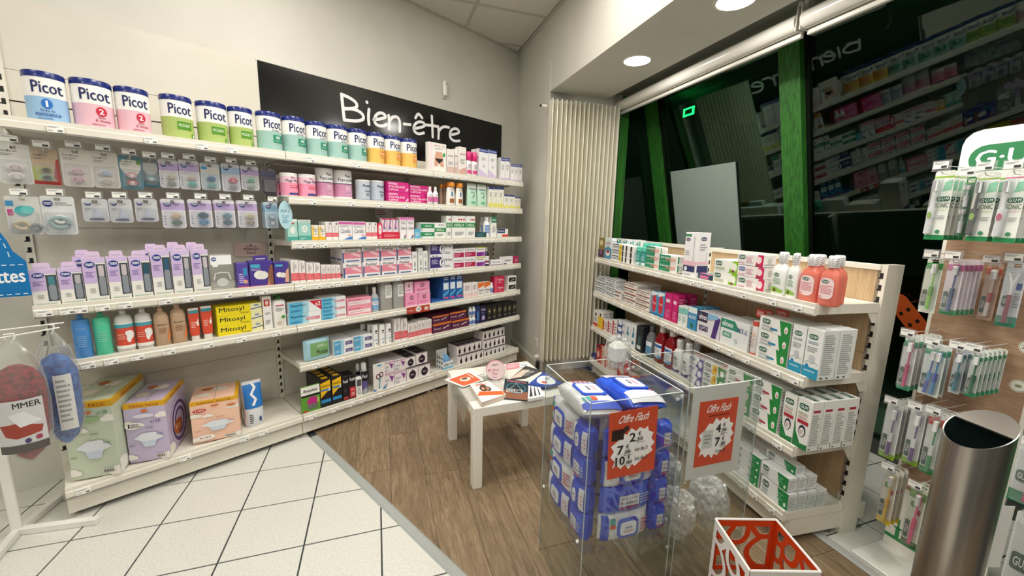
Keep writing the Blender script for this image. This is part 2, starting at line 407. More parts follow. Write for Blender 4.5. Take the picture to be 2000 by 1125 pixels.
def strip(p, q, wdt, key, h=.006, name='trim_1'):
    p, q = np.array(p[:2]), np.array(q[:2]); L = np.linalg.norm(q-p); m = MB()
    m.prism([(-wdt/2, 0), (wdt/2, 0), (wdt/2*.6, h), (-wdt/2*.6, h)], 0, L, key, 'x')
    m.v = [(v[0], v[1], v[2]) for v in m.v]
    return struct(m.build(name, None, (p[0], p[1], .0005), math.atan2(q[1]-p[1], q[0]-p[0])))
strip(FA.w(WX+.021, -.02), FA.w(WX+.021, -3.4), .05, 'g:a3a8a4')
strip(bw(-2.5, 1.88), bw(3.2, 1.88), .045, 'g:b2b4b0', name='trim_2')
# walls
def slab(name, pts, z0, z1, key):
    return struct(MB().prism([tuple(p[:2]) for p in pts], z0, z1, key).build(name))
slab('wall_back', [FA.w(-2.4, .45), FA.w(3.42, .45), FA.w(3.6, .65), FA.w(-2.4, .65)], 0, 3.2, 'paint')
slab('wall_right', [bw(3.307, 1.385), bw(3.307, 1.60), bw(4.6, 1.60), bw(4.6, 1.385)], 0, 3.2, 'paintB')
slab('wall_header', [bw(-3.2, 1.385), bw(-3.2, 1.5), bw(3.307, 1.5), bw(3.307, 1.385)], 2.461, 3.2, 'paintB')
slab('wall_alcove', [bw(3.307, 1.38), bw(3.307, 2.065), bw(3.45, 2.065), bw(3.45, 1.38)], 0, 2.7, 'paintB')
slab('wall_soffit', [bw(-3.2, 1.5), bw(-3.2, 1.925), bw(3.32, 1.925), bw(3.32, 1.5)], 2.461, 2.56, 'paintB')
slab('trim_3', [bw(-3.2, 1.925), bw(-3.2, 2.47), bw(3.4, 2.47), bw(3.4, 1.925)], 2.50, 2.56, 'g:8f8c84')
slab('wall_left', [FA.w(-2.4, .45), FA.w(-2.55, .45), FA.w(-2.55, -5), FA.w(-2.4, -5)], 0, 3.2, 'paint')
slab('wall_rear', [bw(-3.2, -4.5), bw(-3.2, 3.4), bw(-3.35, 3.4), bw(-3.35, -4.5)], 0, 3.2, 'paint')
bb = MB(); bb.prism([(0, 0), (.014, 0), (.014, .07), (.006, .085), (0, .085)], 3.32, 4.165, 'g:c9c6bb', 'x')
b0 = bb.build('baseboard_right'); struct(b0)
b0.matrix_world = Matrix(((bD[0], -bN[0], 0, bN[0]*1.385), (bD[1], -bN[1], 0, bN[1]*1.385), (0, 0, 1, 0), (0, 0, 0, 1)))
# ceiling: panels on a T-bar grid
mb = MB(); mb.box(-6.5, 6.5, -5.5, 7, 3.075, 3.15, 'ceiltile'); ceil = struct(mb.build('ceiling'))
for i in range(-9, 3):
    for j in range(-8, 1):
        b0, n0 = 3.379+.6*i, .766+.6*j
        P = ccw([bw(b0+.012, n0+.012)[:2], bw(b0+.012, n0+.588)[:2], bw(b0+.588, n0+.588)[:2], bw(b0+.588, n0+.012)[:2]])
        Q = clip(P, (float(-aN[0]), float(-aN[1])), float(-(aN @ FA.o[:2]) + .43))
        if len(Q) < 3: continue
        c = np.mean(np.array(Q), 0)
        MB().prism([(x-c[0], y-c[1]) for x, y in Q], ZC+.005, ZC+.02, 'ceiltile').build('ceiling_panel', ceil, (c[0], c[1], 0))
for j in range(-8, 2):
    n0 = .766+.6*j; m = MB(); m.box(-3.3, 4.4 if j > 0 else 4.1, n0-.012, n0+.012, ZC-.002, ZC+.03, 'g:bdbab0')
    if j == 1: m = MB(); m.box(-3.3, 4.17, 1.36, 1.384, ZC-.004, ZC+.03, 'g:bdbab0')
    m.xf(Matrix(((bD[0], bN[0], 0, 0), (bD[1], bN[1], 0, 0), (0, 0, 1, 0), (0, 0, 0, 1)))); m.f = [f[::-1] for f in m.f]; m.build('grid_bar', ceil)
for i in range(-9, 3):
    b0 = 3.379+.6*i; m = MB(); m.box(b0-.012, b0+.012, -4.5, 1.37, ZC-.0015, ZC+.03, 'g:bdbab0')
    m.xf(Matrix(((bD[0], bN[0], 0, 0), (bD[1], bN[1], 0, 0), (0, 0, 1, 0), (0, 0, 0, 1)))); m.f = [f[::-1] for f in m.f]; m.build('grid_bar', ceil)
m = MB(); m.box(-2.4, 3.36, .425, .449, ZC-.004, ZC+.03, 'g:bdbab0'); m.build('grid_bar', ceil, FA.w(0, 0), FA.rot)
# ceiling light panels
for k, (x, y, LAMP_W) in enumerate(LAMPS):
    t = empty('ceiling_lamp', (x, y, ZC-.004), FB.rot)
    tag(t, 'square white light panel out of view in the grid ceiling', 'ceiling lamp', 'ceiling light panels')
    MB().box(-.29, .29, -.29, .29, -.006, 0, 'e:fff4e2').build('diffuser', t)
    fr = MB()
    for a, b, c, d in ((-.30, .30, -.30, -.285), (-.30, .30, .285, .30), (-.30, -.285, -.30, .30), (.285, .30, -.30, .30)): fr.box(a, b, c, d, -.012, 0, 'g:eeeeea')
    fr.build('frame', t)
    l = area('panel_light', (0, 0, -.02), (.56, .56), LAMP_W); l.parent = t
# recessed downlights in the soffit
for k, bd_ in enumerate((2.497, 1.707, .9, .1)):
    t = empty('downlight', bw(bd_, 1.662, 2.461)); tag(t, 'round recessed downlight glowing in the white soffit over the window', 'downlight', 'soffit downlights')
    MB().lathe([(.086, -.004), (.098, -.004), (.100, 0), (.086, 0), (.086, -.004)], 32, 'g:e9e7df', cap=False).build('rim', t, smooth=True)
    MB().lathe([(.085, -.003), (.085, -.0005)], 32, 'e:fff6e4').build('lens', t)
    l = area('downlight_light', (0, 0, -.012), .15, SPOT_W, (1, .97, .90)); l.parent = t
# ------------------------------------------------------------------ slanted shop window
TILT = .235
def gb(z, o=0.): return 2.367 + TILT*(2.444-z) + o      # bn of the glass plane at height z
win = empty('window_1'); struct(win)
def slanted(b0, b1, z0, z1, o0, o1, key):
    m = MB(); P = []
    for z in (z0, z1):
        for b, o in ((b0, o0), (b1, o0), (b1, o1), (b0, o1)): P.append(bw(b, gb(z, o), z))
    return m.add(P, [(0, 1, 2, 3), (7, 6, 5, 4), (4, 5, 1, 0), (5, 6, 2, 1), (6, 7, 3, 2), (7, 4, 0, 3)], key)
posts = [3.25, 1.945, .64, -.67, -1.98]
for b in posts:
    slanted(b-.066, b+.066, .0, 2.5, -.05, .05, 'greenpost').build('post', win)
    slanted(b-.09, b-.066, .0, 2.5, -.01, .05, 'g:0c0f0d').build('gasket', win)
for p, q in zip(posts, posts[1:]):
    slanted(q+.07, p-.092, .02, 2.52, .0, .006, 'glass').build('pane', win)
slanted(-3.2, 3.3, .0, .10, -.03, .08, 'g:3b403c').build('sill', win)
slanted(-3.2, 3.3, 2.49, 2.55, -.02, .08, 'greenpost').build('head', win)
# triangular side light between the alcove wall and the slanted frame
m = MB(); m.box(3.30, 3.33, 2.072, 2.155, 0, 2.5, 'greenpost')
BX = Matrix(((bD[0], bN[0], 0, 0), (bD[1], bN[1], 0, 0), (0, 0, 1, 0), (0, 0, 0, 1)))
def bbuild(m, name, parent=None):
    m.xf(BX); m.f = [f[::-1] for f in m.f]; return m.build(name, parent)
bbuild(m, 'jamb', win)
m = MB(); P = [(3.318, 2.155, .0), (3.318, gb(0)-.05, .0), (3.318, gb(2.5)-.05, 2.5), (3.318, 2.155, 2.5)]
m.add([bw(*p) for p in P]+[bw(p[0]+.006, p[1], p[2]) for p in P], [(0, 1, 2, 3), (7, 6, 5, 4), (0, 4, 5, 1), (1, 5, 6, 2), (2, 6, 7, 3), (3, 7, 4, 0)], 'glass').build('side_pane', win)
mb = MB(); bbuild(mb.box(-9, 14, 2.95, 16, -.1, -.02, 'asphalt'), 'pavement'); struct(bpy.data.objects['pavement'])
# green lit sign across the street
pz = CAM + ray(1345, 218)*5.2
t = empty('street_sign', tuple(pz), FB.rot); tag(t, 'small glowing green sign seen through the dark window', 'sign')
fr = MB()
for a, b, c, d in ((-.09, .09, -.05, -.03), (-.09, .09, .03, .05), (-.09, -.07, -.05, .05), (.07, .09, -.05, .05)): fr.box(a, b, -.01, .01, c, d, 'e:35f09a')
fr.build('tube_frame', t); MB().box(-.07, .07, .0, .01, -.03, .03, 'g:0b5a30').build('face', t); MB().box(-.02, .02, .012, .05, -float(pz[2])-.02, .05, 'g:0a0c0b').build('pole', t)
# board leaning on the glass
t = slanted(2.405, 3.105, 1.0, 1.855, -.012, -.004, 'frost').build('window_poster'); tag(t, 'pale grey-green poster stuck to the window glass, seen from its back', 'poster')
# orange hanging shape on the glass
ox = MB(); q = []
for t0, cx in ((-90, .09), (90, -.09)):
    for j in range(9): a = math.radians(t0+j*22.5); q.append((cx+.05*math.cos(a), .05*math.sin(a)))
ox.prism(q, -.004, .004, 'a04418', 'y')  # darkened orange: the dim light at the window is put into the colour
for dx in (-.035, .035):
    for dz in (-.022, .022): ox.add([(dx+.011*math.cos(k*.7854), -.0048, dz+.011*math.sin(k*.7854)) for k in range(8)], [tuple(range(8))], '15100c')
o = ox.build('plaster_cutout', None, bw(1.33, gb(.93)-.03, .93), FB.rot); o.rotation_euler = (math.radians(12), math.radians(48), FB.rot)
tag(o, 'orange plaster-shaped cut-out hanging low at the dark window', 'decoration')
MB().tube([(-.06, 0, .05), (-.05, 0, .13), (.03, 0, .15), (.08, 0, .06)], .0025, 'g:8a4a34').build('wire', o)
# roller blinds
def blind(b0, b1, lab):
    t = empty('roller_blind', bw((b0+b1)/2, 2.035, 2.405), FB.rot); L = (b0-b1)/2
    tag(t, lab, 'roller blind')
    MB().lathe([(.042, -L), (.042, L)], 24, 'g:e2dfd6').xf(Matrix.Rotation(math.pi/2, 4, 'Y')).build('tube', t, smooth=True)
    MB().box(-L, L, .028, .031, -.05, .0, 'e6e2d6').build('fabric', t)
    MB().bbox(-L, L, .016, .042, -.066, -.042, 'g:dedbd2', .004).build('bottom_bar', t)
    for s in (-1, 1):
        m = MB(); m.box(s*(L+.004)-.003, s*(L+.004)+.003, -.03, .03, -.046, .07, 'g:cfccc2'); m.box(s*L-.012, s*L+.012, -.012, .03, .07, .094, 'g:cfccc2'); m.build('bracket', t)
    return t
t = blind(3.29, 1.66, 'rolled-up white blind above the green-framed window, ending at the alcove wall')
MB().tube([(-.80, -.03, -.02), (-.79, -.032, -.6), (-.80, -.03, -1.25)], .002, 'g:eeeeee').build('cord', t)
blind(1.63, .30, 'rolled-up white blind hanging above the display stand')
blind(.27, -1.2, 'rolled-up white blind over the far window bay')
# ------------------------------------------------------------------ radiator, socket, detector
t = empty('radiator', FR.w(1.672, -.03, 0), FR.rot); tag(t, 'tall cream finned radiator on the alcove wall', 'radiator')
MB().bbox(-.312, .312, -.012, .0, .15, 2.36, 'g:bdb88f', .004).build('back_plate', t)  # darker olive than the fins: shade in the gaps put into the colour
fin = MB(); fin.bbox(-.0028, .0028, -.082, 0, .14, 2.375, 'g:e9e5d6', .0012); fm = fin.mesh('fin')
for i in range(16): link('fin', fm, t, (-.309+.618*i/15, -.011, 0))
MB().tube([(-.33, -.01, 2.33), (-.375, -.005, 2.33)], .011, 'g:e9e5d8', 10).build('bleed_valve', t)
MB().tube([(-.375, -.005, 2.33), (-.39, -.005, 2.33)], .009, 'g:1b1b1b', 10).build('valve_cap', t)
m = MB(); m.tube([(-.30, -.03, .15), (-.30, -.03, .06), (-.30, -.03, .0)], .009, 'g:b5b0a0', 8); m.build('feed_pipe', t)
m = MB(); m.lathe([(.014, .05), (.02, .07), (.02, .12), (.012, .14)], 12, 'g:1a1a1a', (-.345, -.05)); m.build('thermostat', t, smooth=True)
for nm, key in (('bracket', 'g:d9d4bf'),):
    MB().box(-.30, .30, 0, .0285, .4, .44, key).build(nm, t); MB().box(-.30, .30, 0, .0285, 2.0, 2.04, key).build(nm, t)
# frame for things on the wall beside the alcove: faces -bN
FW = Frame(tuple(bN*1.385), -bD)
t = empty('wall_socket', FW.w(-3.418, 0, .255), FW.rot); tag(t, 'white square power socket on the wall by the radiator', 'socket')
MB().bbox(-.04, .04, -.010, 0, -.04, .04, 'g:e6e3d8', .003).build('plate', t)
MB().lathe([(.0, -.0105), (.024, -.0105), (.024, -.012), (.02, -.012), (.018, -.0103)], 20, 'g:cfccc0', cap=False).xf(Matrix.Rotation(-math.pi/2, 4, 'X') @ Matrix.Scale(-1, 4, (0, 0, 1))).build('well', t)
m = MB()
for s in (-1, 1): m.box(s*.009-.003, s*.009+.003, -.0125, -.010, -.003, .003, '222222')
m.build('pin_hole', t)
t = MB().lathe([(.02, 0), (.02, .03), (.012, .04)], 14, 'g:eceae2').xf(Matrix.Rotation(math.pi/2, 4, 'X')).build('pipe_cover', None, FW.w(-3.352, -.001, .132), FW.rot, smooth=True)
tag(t, 'small round white cap low on the wall below the socket', 'pipe cover')
t = empty('motion_detector', FA.w(2.44, .449, 2.49), FA.rot); tag(t, 'small white motion detector on the wall above the black sign', 'detector')
MB().lathe([(.008, -.062), (.02, -.056), (.024, -.04), (.024, .045), (.018, .06), (.006, .064)], 18, 'g:efede4', (0, -.02), 1., .8).build('housing', t, smooth=True)
MB().lathe([(.0045, -.002), (.0045, .002)], 10, '111111').xf(Matrix.Translation((0, -.040, .032)) @ Matrix.Rotation(math.pi/2, 4, 'X')).build('lens', t)
MB().lathe([(.002, -.002), (.002, .002)], 8, '444444').xf(Matrix.Translation((0, -.038, .05)) @ Matrix.Rotation(math.pi/2, 4, 'X')).build('indicator', t)
MB().box(-.02, .02, -.012, 0, -.075, -.055, 'g:d7d5ca').build('mount', t)
# ================================================================== shelving
CR = {'c1': (0, 100), 'c2': (500, 100), 'c3': (0, 380), 'c4': (500, 380), 'c5': (0, 690), 'c6': (500, 620),
      'g1': (1140, 440), 'g2': (1300, 700), 'g4': (1440, 220), 'g5': (1440, 520), 'g6': (1440, 810)}
SCL = 2000/560
def cu(c, x): return CR[c][0] + x/SCL
def cv(c, y): return CR[c][1] + y/SCL
tagm = MB(); tagm.bbox(-.0235, .0235, -.0015, .0015, -.028, 0, 'f4f3ee', .0005)
prints(tagm, [('l', .06, .62, .8, .9, 2, '9a9a98'), ('r', .62, .16, .9, .4, '6c6c6e'), ('l', .06, .1, .4, .4, 2, 'b5b5b2')], .047, .028, -.0015)
tagm.v = [(x, y, z if z <= 0 and i < 24 else z) for i, (x, y, z) in enumerate(tagm.v)]
_n0 = 24
tagm.v = tagm.v[:_n0] + [(x, y, z-.028) for x, y, z in tagm.v[_n0:]]
TAG = tagm.mesh('price_tag')
def shelf_part(bay, x0, x1, zt, dep, tags=(), key='cream', name='shelf', lip=.05, pm=None):
    """one shelf board with its folded front lip; local to the bay Empty (y=0 is the lip front)"""
    m = MB(); m.box(x0+.002, x1-.002, .012, dep, zt-.032, zt-.006, key)
    m.prism([(0, zt), (.013, zt), (.013, zt-lip), (-.003, zt-lip), (-.003, zt-.020), (0, zt-.016)], x0+.002, x1-.002, key, 'x')
    s = m.build(name, bay)
    r = MB(); r.box(x0+.004, x1-.004, -.006, -.003, zt-lip-.001, zt-lip+.006, 'g:8e8b84'); r.build('price_rail', s)
    for x in tags:
        link('price_tag', TAG, s, (x, -.0065, zt-.018)).rotation_euler = (random.uniform(-.06, 0), random.uniform(-.06, .06), 0)
    return s
def bracket(par, x, zt, dep, s):
    m = MB(); q = [(.02, zt-.006), (.02, zt-.03), (dep-.05, zt-.045), (dep-.02, zt-.09), (dep, zt-.09), (dep, zt-.006)]
    m.prism(q, x-.0015, x+.0015, 'cream', 'x'); m.build('bracket', par)
def upright(bay, x, y0, y1, z1, key='cream', wdt=.03):
    u = MB().box(x-wdt/2, x+wdt/2, y0, y1, .0, z1, key).build('upright', bay)
    m = MB(); z = .2
    while z < z1-.03:
        m.box(x-.006, x+.006, y0-.0008, y0+.001, z-.012, z+.012, '141414'); m.box(x-.011, x-.006, y0-.0008, y0+.001, z-.012, z-.006, '141414'); z += .05
    m.build('slot_row', u)['kind'] = 'stuff'; return u
ZA = [1.741, 1.499, 1.243, .993, .74, .49, .161]
TAGS = {0: {'c1': [385, 1050, 1410, 1615], 'c2': [375, 700, 1035, 1290, 1345, 1395, 1450, 1540, 1645, 1735, 1785]},
        1: {'c2': [390, 660, 855, 1035, 1170, 1275, 1395, 1605, 1690, 1775]},
        2: {'c4': [310, 385, 470, 580, 730, 840, 920, 990, 1060, 1130, 1215, 1300, 1385, 1510, 1560, 1600, 1645, 1730, 1810]},
        3: {'c4': [315, 425, 510, 580, 695, 825, 990, 1205, 1310, 1415, 1570, 1700, 1775], 'c3': [310, 470, 560, 715, 875, 1150, 1310, 1580, 1740, 1830]},
        4: {'c4': [395, 620, 805, 970, 1225, 1395, 1480, 1540, 1600, 1650, 1720, 1800], 'c3': [960, 1180, 1450, 1680, 1925], 'c5': [615, 775]},
        5: {'c6': [415, 590, 720, 915, 1015, 1045, 1090, 1155, 1375, 1500, 1545, 1595, 1660, 1710, 1745]},
        6: {'c6': [390, 545, 660, 740, 805, 870, 1010, 1205], 'c5': [585, 1290, 1705, 1835]}}
bays = []
labs = ['cream metal shelving bay with a plain cream header, stocked with baby goods and diaper boxes',
        'cream metal shelving bay where the black sign begins, full of milk tins and medicine boxes',
        'cream metal shelving bay next to the bare corner wall, filled with small medicine boxes']
for b in range(3):
    t = empty('shelving_unit', FA.w(0, 0), FA.rot); tag(t, labs[b], 'shelving', 'wall shelving bays'); bays.append(t)
    x0, x1 = float(b), b+1.0
    for k, (za, zb) in enumerate(((.10, .50), (.502, .90), (.902, 1.30), (1.302, 1.72), (1.722, 1.855))):
        MB().box(x0+.016, x1-.016, .385, .405, za, zb, 'panel').build('back_panel', t)
    upright(t, x0, .375, .44, 2.29 if b == 0 else 1.855)
    if b == 2: upright(t, x1, .375, .44, 1.855)
    if b == 0:
        for za, zb in ((1.862, 1.99), (1.992, 2.295)): MB().box(.0, .998 if za > 1.9 else .984, .385, .405, za, zb, 'panel').build('header_panel', t)
    for i, z in enumerate(ZA[:-1]):
        if b == 0 and i in (1, 2, 5): continue
        tx = [FA.xu(cu(c, x), 0, z-.03) for c, l in TAGS[i].items() for x in l]
        s = shelf_part(t, x0, x1, z, .373, [x for x in tx if x0+.02 < x < x1-.02])
        bracket(s, x0+.006, z, .373, 1); bracket(s, x1-.006, z, .373, -1)
    tx = [FA.xu(cu(c, x), 0, ZA[6]-.03) for c, l in TAGS[6].items() for x in l]
    s = shelf_part(t, x0, x1, ZA[6], .373, [x for x in tx if x0+.02 < x < x1-.02], name='base_shelf')
    p = MB(); p.box(x0+.002, x1-.002, .018, .03, .028, .118, 'cream').build('plinth', s)
    m = MB()
    for q in (0, 1): m.box(x0+.004+q*.985, x0+.010+q*.985, .03, .37, .04, .128, 'cream')
    m.build('base_frame', s)['kind'] = 'stuff'
    for q in (.02, .97): MB().lathe([(.018, 0), (.018, .006), (.006, .01), (.006, .05)], 10, 'g:b9b6aa', (x0+q, .05)).build('foot', s)
# black sign board
t = empty('sign_board', FA.w(2.066, .42, 1.862), FA.rot); tag(t, 'long glossy black sign with white handwritten lettering above the shelves', 'sign')
MB().bbox(-1.056, 1.056, -.006, .006, 0, .45, 'blackgloss', .0008).build('board', t)
m = MB()
for a, b, c, d in ((-1.06, 1.06, .45, .456), (1.056, 1.061, 0, .45), (-1.061, -1.056, 0, .45)): m.box(a, b, -.007, .007, c, d, 'g:d9d6cc')
m.build('edge_trim', t)
def sx(u, v): x, z = FA.hit(u, v, .414); return ((x-2.066+1.056)/2.112, (z-1.862)/.45)
k = SCL
def S(*pts): return [sx(500+x/k, 100+y/k) for x, y in pts]
def arc(cx, cy, rx, ry, a0, a1, n=14): return [(cx+rx*math.cos(math.radians(a0+(a1-a0)*i/n)), cy-ry*math.sin(math.radians(a0+(a1-a0)*i/n))) for i in range(n+1)]
W_ = 'g:f3f3f4'; wd = .022
strokes = [
    S((597, 300), (604, 380), (616, 480)), S((597, 302), (640, 318), (685, 345), (706, 372), (700, 395), (660, 402), (610, 400)), S((612, 402), (680, 402), (730, 425), (752, 455), (745, 480), (700, 488), (616, 480)),
    S((788, 405), (783, 460), (788, 510)), S((773, 355), (774, 357)),
    S((822, 478), (870, 472), (906, 462), (898, 440), (870, 428), (842, 438), (825, 470), (830, 505), (860, 522), (892, 522), (910, 510)),
    S((925, 448), (930, 500), (928, 543)), S((930, 490), (948, 460), (980, 455), (1000, 475), (1004, 520), (1002, 560)),
    S((1032, 508), (1076, 512)),
    S((1104, 540), (1150, 532), (1180, 520), (1172, 500), (1145, 490), (1115, 500), (1098, 530), (1104, 562), (1135, 580), (1170, 570)), S((1112, 465), (1132, 430), (1158, 465)),
    S((1226, 452), (1230, 520), (1232, 598)), S((1190, 515), (1228, 518), (1262, 525)),
    S((1270, 525), (1275, 570), (1272, 608)), S((1274, 560), (1290, 535), (1315, 525), (1345, 532)),
    S((1358, 582), (1395, 578), (1420, 565), (1408, 545), (1385, 538), (1360, 550), (1350, 580), (1358, 612), (1385, 628), (1420, 625))]
lt = MB()
def smooth_pts(P, n=3):
    for _ in range(n):
        if len(P) < 3: return P
        Q = [P[0]]
        for a, b in zip(P, P[1:]): Q += [(a[0]*.75+b[0]*.25, a[1]*.75+b[1]*.25), (a[0]*.25+b[0]*.75, a[1]*.25+b[1]*.75)]
        P = Q+[P[-1]]
    return P
for grp in ((0, 1, 2), (3, 4), (5,), (6, 7), (8,), (9, 10), (11, 12), (13, 14), (15,)):
    lt = MB()
    for c_, i_ in enumerate(grp): prints(lt, [('s', smooth_pts(strokes[i_], 3), wd, W_)], 2.112, .45, -.006, None, c_)
    lt.build('letter', t)['kind'] = 'stuff'
# ------------------------------------------------------------------ unit beside the window
ZG = [1.092, .785, .474, .165]
GX = [0., 1.02, 2.045]
TG = {0: {'g1': [90, 180, 270, 340, 455, 520, 690, 760, 822, 905, 1115, 1320, 1500]},
      1: {'g1': [85, 155, 215, 270, 405, 485, 565, 650, 720, 775, 935, 1030, 1140, 1350, 1475]},
      2: {'g1': [60, 100, 130, 160, 195, 285, 340, 395, 490, 575, 680], 'g2': [120, 600, 790, 250, 430]},
      3: {'g2': [540, 740, 620]}}
gb_ = []
for b in range(2):
    x0, x1 = GX[b], GX[b+1]
    t = empty('shelving_unit', FG.w(0, 0), FG.rot)
    tag(t, ['cream shelving bay with oak back beside the radiator, stocked with dental goods', 'cream shelving bay with oak back beside the toothbrush stand, its open end showing slotted post'][b], 'shelving', 'shelving bays under the window'); gb_.append(t)
    for za, zb in ((.10, .46), (.462, .86), (.862, 1.222)): MB().box(x0+.016, x1-.016, .335, .353, za, zb, 'oak').build('back_panel', t)
    MB().bbox(x0+.018, x1-.018, .328, .358, 1.222, 1.246, 'cream', .002).build('top_cap', t)
    upright(t, x0+(0.015 if b == 0 else 0), .335, .425, 1.247)
    if b == 1: upright(t, x1-.012, .335, .425, 1.247, wdt=.036)
    for i, z in enumerate(ZG[:-1]):
        tx = [FG.xu(cu(c, x), 0, z-.03) for c, l in TG[i].items() for x in l]
        s = shelf_part(t, x0, x1, z, .332, [x for x in tx if x0+.02 < x < x1-.02])
        bracket(s, x0+.006, z, .332, 1); bracket(s, x1-.004, z, .332, -1)
        if b == 1: MB().prism([(.012, z-.006), (.012, z-.045), (.33, z-.045), (.33, z-.006)], x1-.003, x1+.0005, 'cream', 'x').build('end_plate', s)
    z = ZG[3]; tx = [FG.xu(cu(c, x), 0, z-.03) for c, l in TG[3].items() for x in l]
    s = shelf_part(t, x0, x1, z, .332, [x for x in tx if x0+.02 < x < x1-.02], name='base_shelf')
    MB().box(x0+.002, x1-.012, .035, .047, .03, .118, 'cream').build('plinth', s)
    for q in (x0+.02, x1-.03):
        for r_ in (.06, .30): MB().lathe([(.018, 0), (.018, .006), (.006, .01), (.006, .05)], 10, 'g:777770', (q, r_)).build('foot', s)
    MB().bbox(x1-.014 if b else x0, x1-.002 if b else x0+.012, .045, .40, .03, .125, 'cream', .002).build('end_panel', s)
    if b:
        MB().box(x1-.003, x1+.0005, .012, .33, .12, z-.006, 'cream').build('end_plate', s)
        m = MB(); m.box(x1-.006, x1-.003, .02, .31, z-.005, z+.05, 'acrylic'); m.build('end_stop', s)
        m = MB(); m.bbox(x1-.04, x1+.0, .43, .47, .06, .14, 'cream', .002); m.build('rear_bracket', s)
# ================================================================== product kit
def gum(x0, y0, x1, y1, c='0f5c41'): 
    w_, h_ = x1-x0, y1-y0
    return [('rr', x0, y0, x1, y1, .009, c), ('t', x0+.1*w_, y0+.22*h_, x1-.1*w_, y1-.22*h_, 'f7f7f7', 'GUM', .03)]
def mam(x0, y0, x1, y1): 
    w_, h_ = x1-x0, y1-y0
    return [('rr', x0, y0, x1, y1, .02, '20398a'), ('t', x0+.14*w_, y0+.3*h_, x1-.14*w_, y1-.28*h_, 'f4f4f8', 'mam', .03)]
def Ln(x0, y0, x1, y1, n, c='9b9da0'): return ('l', x0, y0, x1, y1, n, c)
def Tx(x0, y0, x1, y1, c, s, b=.015, sh=0): return ('t', x0, y0, x1, y1, c, s, b, sh)
def Rc(x0, y0, x1, y1, c): return ('r', x0, y0, x1, y1, c)
def El(cx, cy, rx, ry, c): return ('e', cx, cy, rx, ry, c)
def Po(*a): return ('p', a[:-1], a[-1])
MW = [(.86, 0), (1, .03), (1, .56), (.86, .66), (.45, .735), (.42, .77)]
BD = {}          # name -> design
def dz(name, **k): BD[name] = k
def rings(m, R, key, seg=20, e=2.):
    vs = []
    for rx, ry, z, *o in R:
        for j in range(seg):
            t = 2*math.pi*(j+.5)/seg; cx, cy = math.cos(t), math.sin(t)
            vs.append((rx*math.copysign(abs(cx)**(2/e), cx), (o[0] if o else 0)+ry*math.copysign(abs(cy)**(2/e), cy), z))
    n = len(R); fs = [(i*seg+j, i*seg+(j+1) % seg, (i+1)*seg+(j+1) % seg, (i+1)*seg+j) for i in range(n-1) for j in range(seg)]
    fs += [tuple(range(seg))[::-1], tuple(range((n-1)*seg, n*seg))]
    return m.add(vs, fs, key)
_P = {}
